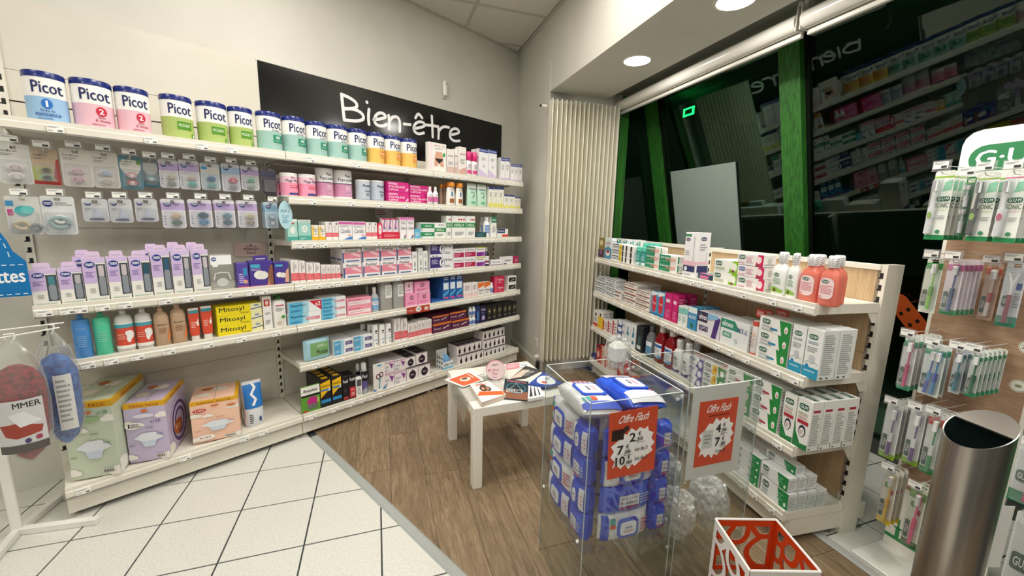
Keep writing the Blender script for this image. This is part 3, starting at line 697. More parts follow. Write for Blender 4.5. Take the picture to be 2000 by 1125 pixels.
def make(name, ds, w, h, d):
    """a product standing at its front bottom centre (front face y=0)"""
    key = (name, ds, round(w, 4), round(h, 4), round(d, 4))
    if key in _P: return _P[key], False
    D = BD[ds]; s = D['s']; kids = []; pr = MB()
    if s == 'box':
        m = MB().bbox(-w/2, w/2, 0, d, 0, h, D['c'], min(.0012, w*.04))
        if D.get('top'): m.add([(-w/2+.001, .001, h+.0004), (w/2-.001, .001, h+.0004), (w/2-.001, d-.001, h+.0004), (-w/2+.001, d-.001, h+.0004)], [(0, 1, 2, 3)], D['top'])
        root = m.build(name); prints(pr, D.get('el', []), w, h)
        for side, sg in (('sl', -1), ('sr', 1)):
            if D.get(side):
                q = prints(MB(), D[side], d, h)
                if sg < 0: q.v = [(-w/2+y, d/2-x, z) for x, y, z in q.v]
                else: q.v = [(w/2-y, d/2+x, z) for x, y, z in q.v]
                for p, f, mi in [(q.v, q.f, q.m)]:
                    n = len(pr.v); pr.v += p
                    for ff, i_ in zip(f, mi): pr.f.append(tuple(n+j for j in ff)); pr.m.append(pr.mi(q.k[i_]))
        if D.get('tp'):
            q = prints(MB(), D['tp'], w, d); n = len(pr.v); pr.v += [(x, z, h-y) for x, y, z in q.v]
            for ff, i_ in zip(q.f, q.m): pr.f.append(tuple(n+j for j in ff)); pr.m.append(pr.mi(q.k[i_]))
        if D.get('tab'):   # hang tab on top
            tk = D['tab']; q = MB(); q.prism([(-w*.32, h-.001), (w*.32, h-.001), (w*.32, h+.022), (w*.26, h+.03), (-w*.26, h+.03), (-w*.32, h+.022)], .002, .004, tk, 'y')
            q.box(-w*.2, w*.2, .0012, .002, h+.009, h+.015, 'cfc3da'); kids.append(('hang_tab', q, False))
        if D.get('win'):   # window showing a bottle
            a, b, c_, e_ = D['win']; q = MB(); q.box((a-.5)*w, (c_-.5)*w, -.0006, .0, b*h, e_*h, D.get('wc', 'g:4a4f58')); kids.append(('window', q, False))
            q = MB(); bx = ((a+c_)/2-.5)*w; r = (c_-a)*w*.36
            q.lathe([(r*.75, b*h+.004), (r, b*h+.012), (r, b*h+(e_-b)*h*.55), (r*.7, b*h+(e_-b)*h*.62), (r*.85, b*h+(e_-b)*h*.66), (r*.85, e_*h-.006)], 12, ['g:8d949c']*3+[D.get('bc', 'g:b9c4cc')]*2, (bx, -.001), 1, .12)
            kids.append(('bottle', q, True))
    elif s == 'tin':
        R = w/2; lh = D.get('lh', .12)*h; pf, ks = [], []
        for a, b, k_ in D['bands']:
            pf += [(R*.985, a*(h-lh)), (R*.985, b*(h-lh))]; ks += [k_, k_]
        root = MB().lathe(pf, 40, ks[:-1], (0, R)).build(name, smooth=True)
        q = MB().lathe([(R, h-lh), (R*1.0, h-.004), (R*.97, h), (R*.9, h), (R*.88, h-.003)], 40, D['lid'], (0, R)); kids.append(('lid', q, True))
        prints(pr, D.get('el', []), 2*R*.985, h-lh, R, (R*.985, R*.985, 2))
    elif s == 'bot':
        R = w/2; dr = D.get('dr', 1.); e = D.get('e', 2.); m = MB()
        root = m.lathe([(a*R, b*h) for a, b in D['prof']], 28, D['c'], (0, R*dr), 1, dr, e).build(name, smooth=True)
        if D.get('cap'):
            pf, k_ = D['cap'][:2]; q = MB().lathe([(a*R, b*h) for a, b in pf], 20, k_, (0, R*dr)); kids.append(('cap', q, True))
            if D.get('capel'):
                rc = max(a for a, b in pf)*R; zc0, zc1 = pf[1][1]*h, pf[-2][1]*h
                q3 = prints(MB(), D['capel'], 2*rc, zc1-zc0, R*dr, (rc, rc, 2)); q3.v = [(x, y, z+zc0) for x, y, z in q3.v]; kids.append(('cap_print', q3, False))
        if D.get('noz'):
            a, b, k_ = D['noz']; q = MB().tube([(0, R*dr, b*h), (-a*R*.5, R*dr-a*R*.4, b*h), (-a*R, R*dr-a*R*.8, b*h-.006)], .004, k_, 8); kids.append(('nozzle', q, True))
        for q in D.get('extra', []): pass
        prints(pr, D.get('el', []), 2*R, h, R*dr, (R, R*dr, e))
    elif s == 'tube':
        R = w/2; ch = .16*h
        m = rings(MB(), [(R*.82, R*.7, ch), (R*.9, R*.68, ch+.01), (R*.98, R*.4, h*.7), (R, R*.05, h*.95), (R, R*.03, h)], D['c'], 24)
        m.v = [(x, y+R*.7, z) for x, y, z in m.v]; root = m.build(name, smooth=True)
        q = MB().lathe([(R*.72, 0), (R*.76, .002), (R*.72, ch-.001)], 22, D['ck'], (0, R*.7)); kids.append(('cap', q, True))
        q2 = prints(MB(), D.get('el', []), 2*R, h, 0, grid=.1)
        def yy(z): 
            t = (z-ch)/(h-ch); return R*.7-(R*.7*(1-t)+R*.03*t)*1.02
        pr = q2; pr.v = [(x*.93, yy(z)+(abs(x)/R)**2*R*.5*(1-z/h)-.0012+y, z) for x, y, z in pr.v]
    elif s == 'pouch':
        m = rings(MB(), [(w/2*.92, d/2*.8, 0), (w/2, d/2, h*.08), (w/2*.98, d/2*.9, h*.45), (w/2*.96, d/2*.35, h*.8), (w/2*.97, .002, h*.93), (w/2*.97, .0015, h)], D['c'], 28, 2.6)
        m.v = [(x, y+d/2, z) for x, y, z in m.v]; root = m.build(name, smooth=True)
        q = prints(MB(), D.get('el', []), w, h, 0, grid=.08)
        def yy2(z):
            t = z/h; a = [(0, .8), (.08, 1), (.45, .9), (.8, .35), (.93, .01), (1, .005)]
            for (p, r), (p2, r2) in zip(a, a[1:]):
                if p <= t <= p2: return r+(r2-r)*(t-p)/(p2-p)
            return .005
        pr = q; pr.v = [(x, d/2-d/2*yy2(z)*max(.02, 1-abs(2*x/w)**2.6)**(1/2.6)+y-.0015, z) for x, y, z in pr.v]
    elif s == 'wipe':      # pillow pack lying on its side or flat: w long, h tall, d thick
        R = []
        m = MB(); N = 9; seg = 20; vs = []
        for i in range(N):
            t = -1+2*i/(N-1); f = (1-abs(t)**5)**.5 if abs(t) < 1 else 0; f = max(f, .03); hh = 1-.06*(1-f)
            for j in range(seg):
                q = 2*math.pi*(j+.5)/seg; cx, cy = math.cos(q), math.sin(q)
                vs.append((t*w/2, d/2+d/2*f*math.copysign(abs(cx)**.6, cx), h/2+h/2*hh*math.copysign(abs(cy)**.6, cy)))
        fs = [(i*seg+j, i*seg+(j+1) % seg, (i+1)*seg+(j+1) % seg, (i+1)*seg+j) for i in range(N-1) for j in range(seg)]
        fs += [tuple(range(seg))[::-1], tuple(range((N-1)*seg, N*seg))]
        root = m.add(vs, fs, D['c']).build(name, smooth=True)
        if D.get('lid'):
            a, b, c_, e_, k1, k2 = D['lid']; q = MB(); P = []
            def rrp(x0, x1, z0, z1, r): 
                o = []
                for cx, cz, t0 in ((x1-r, z1-r, 0), (x0+r, z1-r, 90), (x0+r, z0+r, 180), (x1-r, z0+r, 270)):
                    for j in range(5): t = math.radians(t0+22.5*j); o.append((cx+r*math.cos(t), cz+r*math.sin(t)))
                return o
            x0, x1, z0, z1 = (a-.5)*w, (c_-.5)*w, b*h, e_*h
            q.prism(rrp(x0, x1, z0, z1, .018), -.004, .004, k1, 'y'); kids.append(('lid', q, False))
            q = MB(); q.prism(rrp(x0+.01, x1-.01, z0+.01, z1-.01, .012), -.006, -.002, k2, 'y')
            prints(q, D['lel'], x1-x0-.02, z1-z0-.02, -.006); q.v = [(x+(x0+x1)/2 if i >= 40 else x, y, z+z0+.01 if i >= 40 else z) for i, (x, y, z) in enumerate(q.v)]
            kids.append(('lid_label', q, False))
        q = prints(MB(), D.get('el', []), w, h, 0, grid=.07); pr = q
        pr.v = [(x, d/2-d/2*max(.03, 1-abs(2*x/w)**5)**.5*max(.02, 1-abs(2*(z-h/2)/h)**3.3)**(1/3.3)+y-.0012, z) for x, y, z in pr.v]
    if pr.f: kids.append(('label_print', pr, False))
    for nm, q, sm in kids:
        o = q.build(nm, root, smooth=sm)
        if nm in ('label_print', 'lid_label', 'cap_print'): o['kind'] = 'stuff'
    _P[key] = root; return root, True
LABELS = {}
NAMED = {}
def thing(name, ds, w, h, d, loc, rz, label, group=None):
    o, new = make(name, ds, w, h, d)
    if not new: o = copy_tree(o, loc, rz)
    o.location = loc; o.rotation_euler = (0, 0, rz)
    if 'group' in o: del o['group']
    NAMED.setdefault(label, []).append(o)
    tag(o, label, name.split('_')[-1]); return o
def row(fr, z, crop, entries, yb=.022, z_off=-.006):
    """entries: (x0, x1, ytop, design, name, label, opts)"""
    out = []
    for ent in entries:
        x0, x1, yt, ds, name, label = ent[:6]; op = ent[6] if len(ent) > 6 else {}
        cr = op.get('c', crop); y = yb+op.get('y', 0.); z0 = z+z_off+.0006+(.0065 if y < .0135 else 0)
        if 'on' in op: # resting height read from a pixel row
            xm = fr.xu(cu(cr, (x0+x1)/2), y, z0); z0 = fr.zv(xm, y, cv(cr, op['on']))
        if 'z' in op: z0 = z+z_off+.0006+op['z']
        a, b = fr.xu(cu(cr, x0), y, z0), fr.xu(cu(cr, x1), y, z0)
        w_ = b-a-.0012; xc = (a+b)/2; H = fr.zv(xc, y, cv(cr, yt))-z0; n = op.get('st', 1); nx = op.get('nx', 1)
        h_ = H/n-.0006; w1 = w_/nx-.0006*(nx > 1)
        d_ = op.get('d', .09)
        if BD[ds]['s'] == 'tin': d_ = w_
        if BD[ds]['s'] == 'bot': d_ = w_*BD[ds].get('dr', 1)
        for k in range(n):
            for q in range(op.get('dp', 1)):
                for r in range(nx):
                    xx = xc-w_/2+(r+.5)*w_/nx
                    out.append(thing(name, ds, w1, h_, d_, fr.w(xx+op.get('sh', 0)*q, y+q*(d_+.003), z0+k*(h_+.0006)), fr.rot+op.get('rz', 0), label))
    return out
# ------------------------------------------------------------------ designs: tins
def pic(lo, num=None, nc='2a6fc4', extra=()):
    return dict(s='tin', lid='g:1d2c74', bands=[(0, .05, 'f3f2ee'), (.05, .58, lo), (.58, 1, 'f3f2ee')], el=[Tx(.2, .66, .9, .92, '17265f', 'Picot', .03)]+list(extra))
dz('pic1', **pic('98bfe2', extra=[El(.5, .43, .13, .11, '1f6fc6'), Tx(.475, .36, .525, .5, 'ffffff', '1', .02), Tx(.34, .26, .66, .31, '2a62ad', 'Dès la'), Tx(.22, .16, .78, .25, '2a62ad', 'naissance'), Ln(.25, .09, .75, .13, 1, '5588c0')]))
dz('pic2', **pic('e6bac7', extra=[El(.66, .42, .13, .11, 'c51f3c'), Tx(.6, .36, .72, .48, 'ffffff', '2', .03), Tx(.58, .26, .74, .31, 'a73350', 'Dès'), Tx(.5, .18, .84, .25, 'a73350', '6 mois'), Ln(.4, .1, .85, .14, 1, 'b8607a')]))
dz('picg1', **pic('a9bd6c', extra=[Rc(.42, .28, .86, .48, '4f8f1e'), Tx(.46, .35, .82, .42, 'eef6e0', 'PICOGEST'), El(.9, .14, .055, .06, '4f8f1e'), Tx(.88, .1, .92, .18, 'ffffff', '1')]))
dz('picg2', **pic('a9bd6c', extra=[Rc(.38, .28, .82, .48, '4f8f1e'), Tx(.42, .35, .78, .42, 'eef6e0', 'PICOGEST'), El(.86, .14, .055, .06, '4f8f1e'), Tx(.835, .1, .885, .18, 'ffffff', '2')]))
EXP = [Tx(.5, .585, .82, .63, '33406e', 'EXPERT')]
dz('picar', **pic('9cc2ba', extra=EXP+[Rc(.52, .26, .93, .48, '1d8a66'), Tx(.62, .37, .82, .45, 'ffffff', 'AR', .03), Ln(.56, .29, .88, .34, 2, '8fd0b8')]))
dz('pico', **pic('e8bc62', extra=EXP+[Rc(.54, .26, .96, .48, 'ea8a1c'), Tx(.58, .36, .9, .44, 'fff3dc', 'RIZ', .02), Ln(.58, .28, .9, .33, 2, 'fbd9a0')]))
dz('magic', s='tin', lid='g:f0eeea', lh=.05, bands=[(0, .05, 'f2f0ee'), (.05, .62, 'f09ab8'), (.62, .9, 'f6cfdc'), (.9, 1, 'f4f2f0')], el=[Tx(.5, .82, .72, .9, '2b3a76', 'Picot'), Tx(.2, .62, .92, .78, '42306c', 'Magic Mix', .01), Rc(.42, .4, .92, .52, 'e0506e'), Ln(.46, .43, .86, .49, 2, 'f8c8d0'), Rc(.36, .1, .9, .18, '2b3f86')])
dz('pepti', s='tin', lid='g:f2f0ee', lh=.05, bands=[(0, .1, 'f2f0ee'), (.1, .55, 'd292b4'), (.55, .58, '454a66'), (.58, 1, 'f4f2f2')], el=[Tx(.45, .8, .75, .9, '2a3464', 'Picot', .03), Tx(.14, .62, .9, .77, '3c4464', 'Pepti-Junior', .01), Tx(.48, .38, .78, .48, 'f8e8f0', 'RIZ', .03), El(.62, .26, .2, .13, 'dba7c4'), Ln(.42, .2, .8, .3, 3, 'b878a0')])
dz('physio', s='tin', lid='g:eeeeee', lh=.06, bands=[(0, .1, '9aa7b8'), (.1, .75, 'bcc6d2'), (.75, 1, 'c8d0da')], el=[Tx(.3, .68, .98, .84, '22376e', 'Physiolac', .03), Tx(.45, .46, .9, .55, '4a566c', 'Diarrhées'), Ln(.5, .25, .85, .4, 4, '7f8da0')])
# ------------------------------------------------------------------ designs: boxes for the wall unit
dz('brief', s='box', c='efece6', el=[Tx(.3, .86, .9, .94, 'c03a55', 'Liberty Cup', .01, .15), Ln(.35, .78, .85, .83, 2), Po((.3, .2), (.34, .55), (.4, .7), (.75, .7), (.8, .52), (.86, .2), (.66, .2), (.6, .32), (.55, .32), (.48, .2), 'd9a58a'), Po((.35, .47), (.82, .47), (.76, .4), (.62, .32), (.58, .28), (.54, .32), (.4, .4), '141316'), El(.86, .62, .07, .07, '2d9a4a'), Rc(.02, .02, .2, .98, 'f2dfe2')])
dz('palepink', s='box', c='ece6e2', el=[Rc(0, 0, 1, .28, 'd9b8b0'), Tx(.12, .7, .8, .76, '6d5560', 'Saforelle'), Ln(.15, .35, .8, .5, 3)])
dz('palepink2', s='box', c='eee8e4', el=[Po((0, 0), (1, 0), (1, .3), (0, .18), 'd8aaa0'), Tx(.1, .72, .86, .79, 'b8707c', 'Saforelle'), Ln(.15, .4, .8, .58, 4)])
dz('pinkcap', s='bot', prof=[(.9, 0), (1, .02), (1, .6), (.8, .64)], c='g:f0e9ec', dr=.7, cap=([(.82, .64), (.86, .65), (.86, .97), (.7, 1)], 'g:d92b78'), el=[Rc(.1, .1, .9, .25, 'd84a86'), Ln(.2, .3, .8, .5, 4)])
dz('hydra', s='box', c='efeef0', top='27408c', el=[Rc(0, .88, 1, 1, '27408c'), Tx(.1, .905, .9, .97, 'e8e8f4', 'Hydralin'), Ln(.25, .6, .75, .7, 3), Po((0, 0), (1, 0), (1, .08), (.5, .2), (0, .3), 'd7c6e4'), El(.5, .4, .08, .04, 'b9a0cc')])
dz('hydras', s='box', c='f0efee', top='27408c', el=[Rc(0, .85, 1, 1, '27408c'), Tx(.1, .88, .9, .96, 'e8e8f4', 'Hydralin'), Ln(.2, .45, .8, .7, 4), Rc(0, 0, 1, .1, 'c9b4dd')])
dz('magenta', s='box', c='d62c86', el=[Rc(.03, .72, .45, .9, 'e9a8cc'), Tx(.05, .42, .8, .62, 'fbe6f2', 'POLYSILANE', .03), Tx(.05, .15, .5, .32, 'fbe6f2', 'UPSA', .03), Po((.8, .1), (.97, .2), (.97, .5), (.9, .42), 'f4b6d6')])
dz('miniw', s='bot', prof=[(.9, 0), (1, .03), (1, .6), (.5, .74)], c='g:f1eef0', cap=([(.45, .74), (.48, .75), (.45, .98), (.3, 1)], 'g:f3f3f3'), el=[Rc(.0, .1, 1, .4, 'cf6aa4'), Ln(.2, .45, .8, .55, 2)])
dz('orangecap', s='bot', prof=[(.8, 0), (.98, .03), (1, .4), (.85, .72), (.66, .8)], c='g:f2efe8', dr=.55, cap=([(.66, .8), (.8, .82), (.84, .9), (.7, 1)], 'g:e8912c'), el=[Tx(.25, .66, .75, .72, '8a6a4c', 'Oleo'), Rc(.4, .4, .6, .6, '5c88b8'), Rc(.25, .12, .75, .3, 'a4633a')])
dz('browncap', s='bot', prof=[(.8, 0), (.98, .03), (1, .4), (.85, .72), (.66, .8)], c='g:a78a76', dr=.55, cap=([(.66, .8), (.8, .82), (.84, .9), (.7, 1)], 'g:d8842c'))
dz('mint', s='pouch', c='s:bfe3cc', el=[Rc(.02, .78, .98, .95, 'eef4ee'), Tx(.2, .7, .8, .8, '2a4a8c', 'Hydralin'), Ln(.3, .58, .75, .65, 2, '7aa890'), El(.6, .5, .05, .03, '1c2c2c'), El(.5, .42, .06, .03, '1c2c2c'), Rc(.3, .15, .7, .22, '58b08a')])
dz('yell', s='box', c='f0eee4', el=[Rc(0, .88, 1, 1, '33427e'), Po((0, 0), (1, 0), (1, .14), (.5, .3), (0, .16), 'e6df72'), Ln(.2, .5, .8, .75, 4), El(.5, .38, .08, .05, 'd8cc50')])
dz('calm', s='box', c='9fd0c8', el=[Rc(0, .88, 1, 1, 'eef2ee'), Tx(.08, .9, .9, .97, '44605c', 'CALMOSINE'), El(.5, .58, .24, .17, 'e6efe9'), El(.5, .58, .14, .1, 'c9dcd4'), Rc(0, 0, 1, .26, '4aa59a'), Ln(.1, .08, .6, .18, 2, 'bfe0d8')])
dz('calm2', s='box', c='a9d6cc', el=[Rc(0, .88, 1, 1, 'e9efe9'), Rc(0, .78, .7, .84, 'd05058'), El(.5, .5, .26, .16, 'e3eee8'), Rc(0, 0, 1, .2, '4aa59a')])
dz('yelbox', s='box', c='f3eee0', el=[Rc(0, 0, 1, .26, 'efb41e'), Po((.0, .26), (.35, .26), (.2, .9), (0, .95), 'efc85a'), Tx(.25, .7, .4, .95, 'd8a428', 'I', 0), El(.6, .42, .1, .05, '9a7a3c'), Ln(.35, .55, .9, .8, 4)])
dz('pinkhalf', s='box', c='f0ecea', el=[Rc(0, .0, 1, .2, 'f2eceb'), Rc(0, .2, 1, .42, 'e8586a'), Ln(.15, .24, .85, .38, 3, 'f2a0a8'), Rc(.3, .45, .7, .9, 'e6e0e0'), El(.5, .7, .18, .1, 'd5cfd4'), Rc(.62, .86, .82, .95, '2c2c30')])
dz('pinktall', s='box', c='efeae8', el=[Rc(0, 0, 1, .12, 'f0ecea'), Rc(0, .12, 1, .45, 'e45a64'), Ln(.12, .18, .88, .4, 4, 'f0989c'), Tx(.3, .5, .46, .92, '9a9496', 'II', 0), El(.62, .72, .14, .1, 'cdc6ca')])
dz('camil', s='box', c='f1eff2', el=[Rc(0, .84, 1, .97, 'cf5fa6'), Ln(.08, .68, .95, .8, 3, 'b9a8ba'), Tx(.14, .38, .86, .62, '4a5266', 'Camilia', -.005, .1), Po((.1, .0), (1, .0), (1, .2), (.7, .16), (.4, .06), '3d7fc4'), Rc(.7, .24, .88, .29, 'd8606a')])
dz('pinkfig', s='box', c='ecd3de', el=[Po((.2, .2), (.5, .9), (.75, .9), (.6, .5), (.8, .2), '5a86b4'), Po((.35, .3), (.55, .75), (.65, .7), (.5, .3), 'd65a80'), Rc(0, .9, 1, 1, 'c53a62')])
dz('redwide', s='box', c='cf2340', el=[Ln(.06, .3, .94, .8, 3, 'e88a98')])
dz('redoval', s='box', c='d43355', el=[El(.5, .62, .34, .3, 'f3dfe3'), Tx(.2, .55, .8, .66, 'c8284a', 'Phyto', 0), Ln(.2, .1, .8, .25, 2, 'eea8b4')])
dz('calend', s='box', c='f2eff2', el=[Rc(0, .9, 1, 1, 'd872b0'), Rc(0, .84, 1, .9, 'e9bcd8'), Ln(.15, .68, .9, .8, 3), Tx(.1, .44, .95, .58, '4c4a5c', 'Calibon', -.003), Po((.45, 0), (.9, 0), (.72, .2), '2f9aa0'), El(.82, .14, .1, .07, 'd4506a')])
dz('skyb', s='box', c='62b6d8', el=[Ln(.1, .3, .9, .7, 3, 'cfe8f2')])
dz('grn', s='box', c='eef2ee', el=[Rc(0, .3, 1, .85, '2f8f5c'), Tx(.3, .45, .8, .68, 'eaf6ee', 'NISILLA', .02), Rc(0, 0, .14, .3, 'b8c4bc')])
dz('grnw', s='box', c='f0f2ee', el=[Rc(0, .42, 1, .68, '2c8f4f'), Tx(.16, .47, .84, .62, 'eaf6ee', 'NISILLA', .02), El(.42, .86, .05, .04, '2b3a34'), El(.58, .86, .05, .04, '2b3a34'), El(.74, .86, .05, .04, '2b3a34'), Ln(.2, .15, .8, .3, 3)])
dz('grnt', s='box', c='f1f2ee', el=[Rc(0, .48, 1, .7, '2c8f4f'), Tx(.14, .53, .88, .65, 'eaf6ee', 'NISILLA', .02), El(.5, .84, .07, .04, 'c02a34'), El(.68, .84, .07, .04, 'c02a34'), El(.86, .84, .07, .04, 'c02a34'), Ln(.2, .12, .85, .3, 4)])
dz('sachet', s='box', c='g:1f4a52', el=[Ln(.1, .2, .9, .8, 4, '4f8088')])
dz('wbot', s='bot', prof=[(.9, 0), (1, .02), (1, .72), (.62, .8)], c='g:f2f2f0', cap=([(.7, .8), (.74, .81), (.74, .98), (.6, 1)], 'g:f5f5f5'), el=[Rc(.1, .22, .9, .6, '5f8fd0'), Tx(.2, .44, .8, .53, 'f0f4fa', 'PRANAROM'), Ln(.2, .26, .8, .4, 3, 'd0e0f2')])
dz('grntop', s='box', c='f1f1ee', el=[Rc(0, .72, 1, 1, '2a7f5c'), Tx(.1, .8, .9, .9, 'e8f4ee', 'ARKO'), Ln(.2, .25, .8, .55, 5)])
dz('navyflat', s='box', c='eeeeec', el=[Rc(0, .5, .7, 1, '252f66'), Tx(.06, .62, .64, .86, 'f0f0f4', 'Hydralin', .02), Rc(.45, 0, 1, .35, 'd8483c')])
dz('prorh', s='box', c='f0ecee', el=[Rc(.08, .28, 1, .72, 'e2899c'), Po((.4, .62), (.95, .34), (.98, .5), (.6, .72), 'efc6cf'), Tx(.16, .74, .8, .92, '43424c', 'Prorhinel', .015, .1), Rc(.2, .08, .9, .16, '3f5f94'), Po((.0, 0), (.07, 0), (.07, .7), (0, .7), '35558c')], sl=[Rc(0, .0, 1, 1, 'efe7ea'), Rc(.1, .15, .9, .3, '6a7fae')])
dz('dropper', s='box', c='eef0ee', el=[Ln(.2, .7, .8, .88, 3), El(.5, .4, .18, .14, 'a4a8a8'), Rc(.35, .12, .65, .2, '50585a')])
dz('mytest', s='box', c='efedf2', el=[Rc(0, .22, .48, 1, '3d3576'), El(.5, .58, .12, .34, '3d3576'), El(.5, .58, .1, .29, 'f2f0f6'), Tx(.455, .38, .545, .78, '241f50', '?', .04), Tx(.62, .64, .95, .86, '25242c', 'MyTest', .02, .1), Ln(.06, .5, .36, .85, 4, 'c4bce2'), Ln(.62, .2, .94, .4, 2), Rc(.1, .05, .16, .12, '555a66'), Rc(.25, .05, .31, .12, '555a66')])
dz('cysti', s='box', c='f0eef0', el=[Tx(.06, .7, .9, .9, '38363c', 'Cysti·Flash', .01), Rc(.05, .14, 1, .6, 'b01f4c'), Ln(.1, .22, .7, .5, 3, 'e49ab4')])
dz('dyne', s='box', c='f0eef0', el=[Rc(0, .9, 1, 1, 'c7cf3e'), Tx(.06, .66, .8, .86, '3c2f4c', 'Dynexan', .01), Rc(.05, .1, .8, .5, '7d2a86'), Po((.55, .1), (1, .1), (1, .55), (.8, .5), '9c5fae')])
dz('darkbot', s='bot', prof=[(.9, 0), (1, .02), (1, .62), (.5, .76), (.36, .8)], c='g:1c1c2a', cap=([(.4, .8), (.44, .81), (.44, .98), (.3, 1)], 'g:e4e0e0'), el=[Rc(.05, .12, .95, .55, 'e6e2e6'), Rc(.05, .2, .95, .3, '8a2c50')])
dz('lowbox', s='box', c='efedf0', el=[Tx(.1, .45, .8, .75, '44306c', 'Ovestin', .01), Rc(0, .0, 1, .2, '6a3a8c')])
dz('lowbox2', s='box', c='efeeee', el=[Rc(0, .6, 1, 1, 'eae6ec'), Tx(.12, .42, .8, .66, '55376a', 'Feminabiane', .01, .1), Rc(0, .0, .3, .2, '51356b')])
dz('magsm', s='box', c='b32558', el=[Ln(.15, .3, .85, .7, 3, 'e0a0b8')])
# shelf 5
dz('bepx', s='box', c='eef0f2', el=[Rc(0, 0, .5, 1, '5fb8dc'), Rc(.42, 0, .6, 1, 'a9d6e6'), Tx(.07, .58, .5, .82, '1f3a70', 'Bepanthen', .02), Rc(.52, .3, .95, .56, 'd98a98'), Ln(.56, .36, .9, .5, 2, 'f2d4da'), Ln(.06, .14, .4, .34, 2, '3a86b4')])
dz('bepx2', s='box', c='eef0f2', el=[Rc(0, 0, .5, 1, '5fb8dc'), Rc(.42, 0, .6, 1, 'a9d6e6'), Tx(.07, .55, .5, .82, '1f3a70', 'Bepanthen', .02), Po((.62, 1), (1, 1), (1, .05), 'd0203a'), Tx(.8, .5, .97, .9, 'f8f0f0', 'x2', .04), Ln(.06, .14, .4, .34, 2, '3a86b4')])
dz('pinkrose', s='box', c='ee9fb2', el=[Rc(.06, .25, .95, .62, 'f3eef0'), Ln(.1, .35, .85, .52, 2, 'd07088'), Tx(.06, .7, .6, .88, 'c03a5c', 'Rosalgin', .01)])
dz('flask', s='bot', prof=[(.9, 0), (1, .02), (1, .62), (.45, .76)], c='l:d3dde0', cap=([(.4, .76), (.44, .77), (.44, .98), (.34, 1)], 'g:f4f4f4'), el=[Rc(.05, .1, .95, .58, '7fb0d6'), Rc(.05, .3, .95, .45, 'e8eef2'), Tx(.2, .34, .8, .42, '2c4c7c', 'Physio')])
dz('jug', s='bot', prof=[(.92, 0), (1, .03), (1, .78), (.82, .93), (.5, .97), (.3, 1)], c='l:c9c8c4', e=4, dr=.75, el=[Rc(.36, .42, .9, .84, 'eeeeea'), Ln(.42, .5, .84, .78, 7, '7a7a7c')])
dz('pinkpad', s='box', c='ef9cc0', el=[El(.5, .68, .14, .17, '5c3444'), El(.5, .68, .09, .11, 'd88aa8'), Ln(.15, .2, .85, .36, 2, 'd05c92'), Rc(0, .0, 1, .08, 'f7d3e1')])
dz('pinkpadw', s='box', c='f3cfdd', el=[El(.5, .66, .13, .16, '5c3444'), El(.5, .66, .08, .1, 'e8b4ca'), Ln(.15, .2, .85, .36, 2, 'd880a6')])
dz('bluebox', s='box', c='2a5fa6', el=[Rc(0, .72, 1, .94, '173a76'), Rc(.1, .4, .9, .66, 'dfe8f0'), Po((0, .08), (1, .3), (1, .4), (0, .2), '4aa8d8'), Rc(.1, .04, .9, .1, 'd8508c'), Ln(.15, .76, .85, .9, 2, 'c8d8ec')])
dz('whpink', s='box', c='f0ebe9', el=[Rc(0, 0, 1, .3, 'eccfcc'), Ln(.15, .5, .85, .85, 5, 'b08a90')])
dz('orwh', s='box', c='f1efeb', el=[Po((0, .55), (1, .75), (1, 1), (0, 1), 'e87430'), Tx(.1, .32, .9, .5, '5c3a78', 'Achiva', .02), Ln(.15, .1, .8, .25, 2)])
dz('redmed', s='box', c='cc2450', el=[Tx(.34, .5, .86, .76, 'f7dbe2', 'Meditone', .02), Rc(0, 0, .25, 1, 'd8546e'), Ln(.34, .2, .8, .38, 2, 'eea0b4')])
dz('blkwh', s='box', c='edeae6', el=[Rc(.08, .22, .92, .78, '17171a'), Po((.3, .4), (.7, .6), (.75, .5), (.4, .34), 'c9c9cc')])
dz('tray', s='box', c='2a5fa6', el=[Ln(.1, .3, .9, .7, 2, '8ab0dc')])
# shelf 6 and base
dz('wipeg', s='wipe', c='s:a9d3e4', el=[Rc(.2, .2, .9, .84, '7fae72'), Tx(.42, .28, .86, .5, '22302a', 'Mustela', .02), Ln(.45, .62, .82, .74, 2, 'd4e4c8')])
dz('bluewh', s='box', c='eef1f4', el=[Rc(0, 0, .4, 1, '5aa9d4'), Rc(.34, 0, .5, 1, 'a8d2e4'), Rc(.58, .25, .95, .72, '54457e'), Ln(.62, .35, .92, .62, 2, 'c9c0dc'), Ln(.05, .4, .32, .7, 2, 'd8ecf6')])
dz('whcan', s='bot', prof=[(.94, 0), (1, .01), (1, .9), (.97, .93)], c='g:f3f2f0', cap=([(.97, .93), (.97, .985), (.9, 1)], 'g:fafafa'), el=[El(.5, .72, .2, .04, '3a4654'), Tx(.3, .6, .7, .66, '3a4654', 'tilman'), Rc(.2, .3, .8, .33, '7fb0d0'), El(.5, .15, .1, .03, '3c78a8')])
dz('plum', s='box', c='5a2144', el=[Rc(0, .8, 1, 1, 'd97a2c'), Po((.5, .3), (.85, .55), (.88, .65), (.55, .42), 'f2efe8'), Tx(.06, .3, .4, .55, 'eadfe6', 'Donormyl', .01), Rc(0, 0, 1, .1, '7a3260')])
dz('whblue', s='bot', prof=[(.9, 0), (1, .03), (1, .72), (.6, .8)], c='g:eef2f6', cap=([(.7, .8), (.7, .98), (.5, 1)], 'g:f4f4f4'), el=[Rc(0, .15, 1, .5, '6a86c0')])
dz('navybox', s='box', c='26386e', el=[Rc(.1, .2, .9, .7, '4670ae'), Ln(.2, .75, .8, .9, 2, 'bcd')] if False else [Rc(.1, .2, .9, .7, '4670ae')])
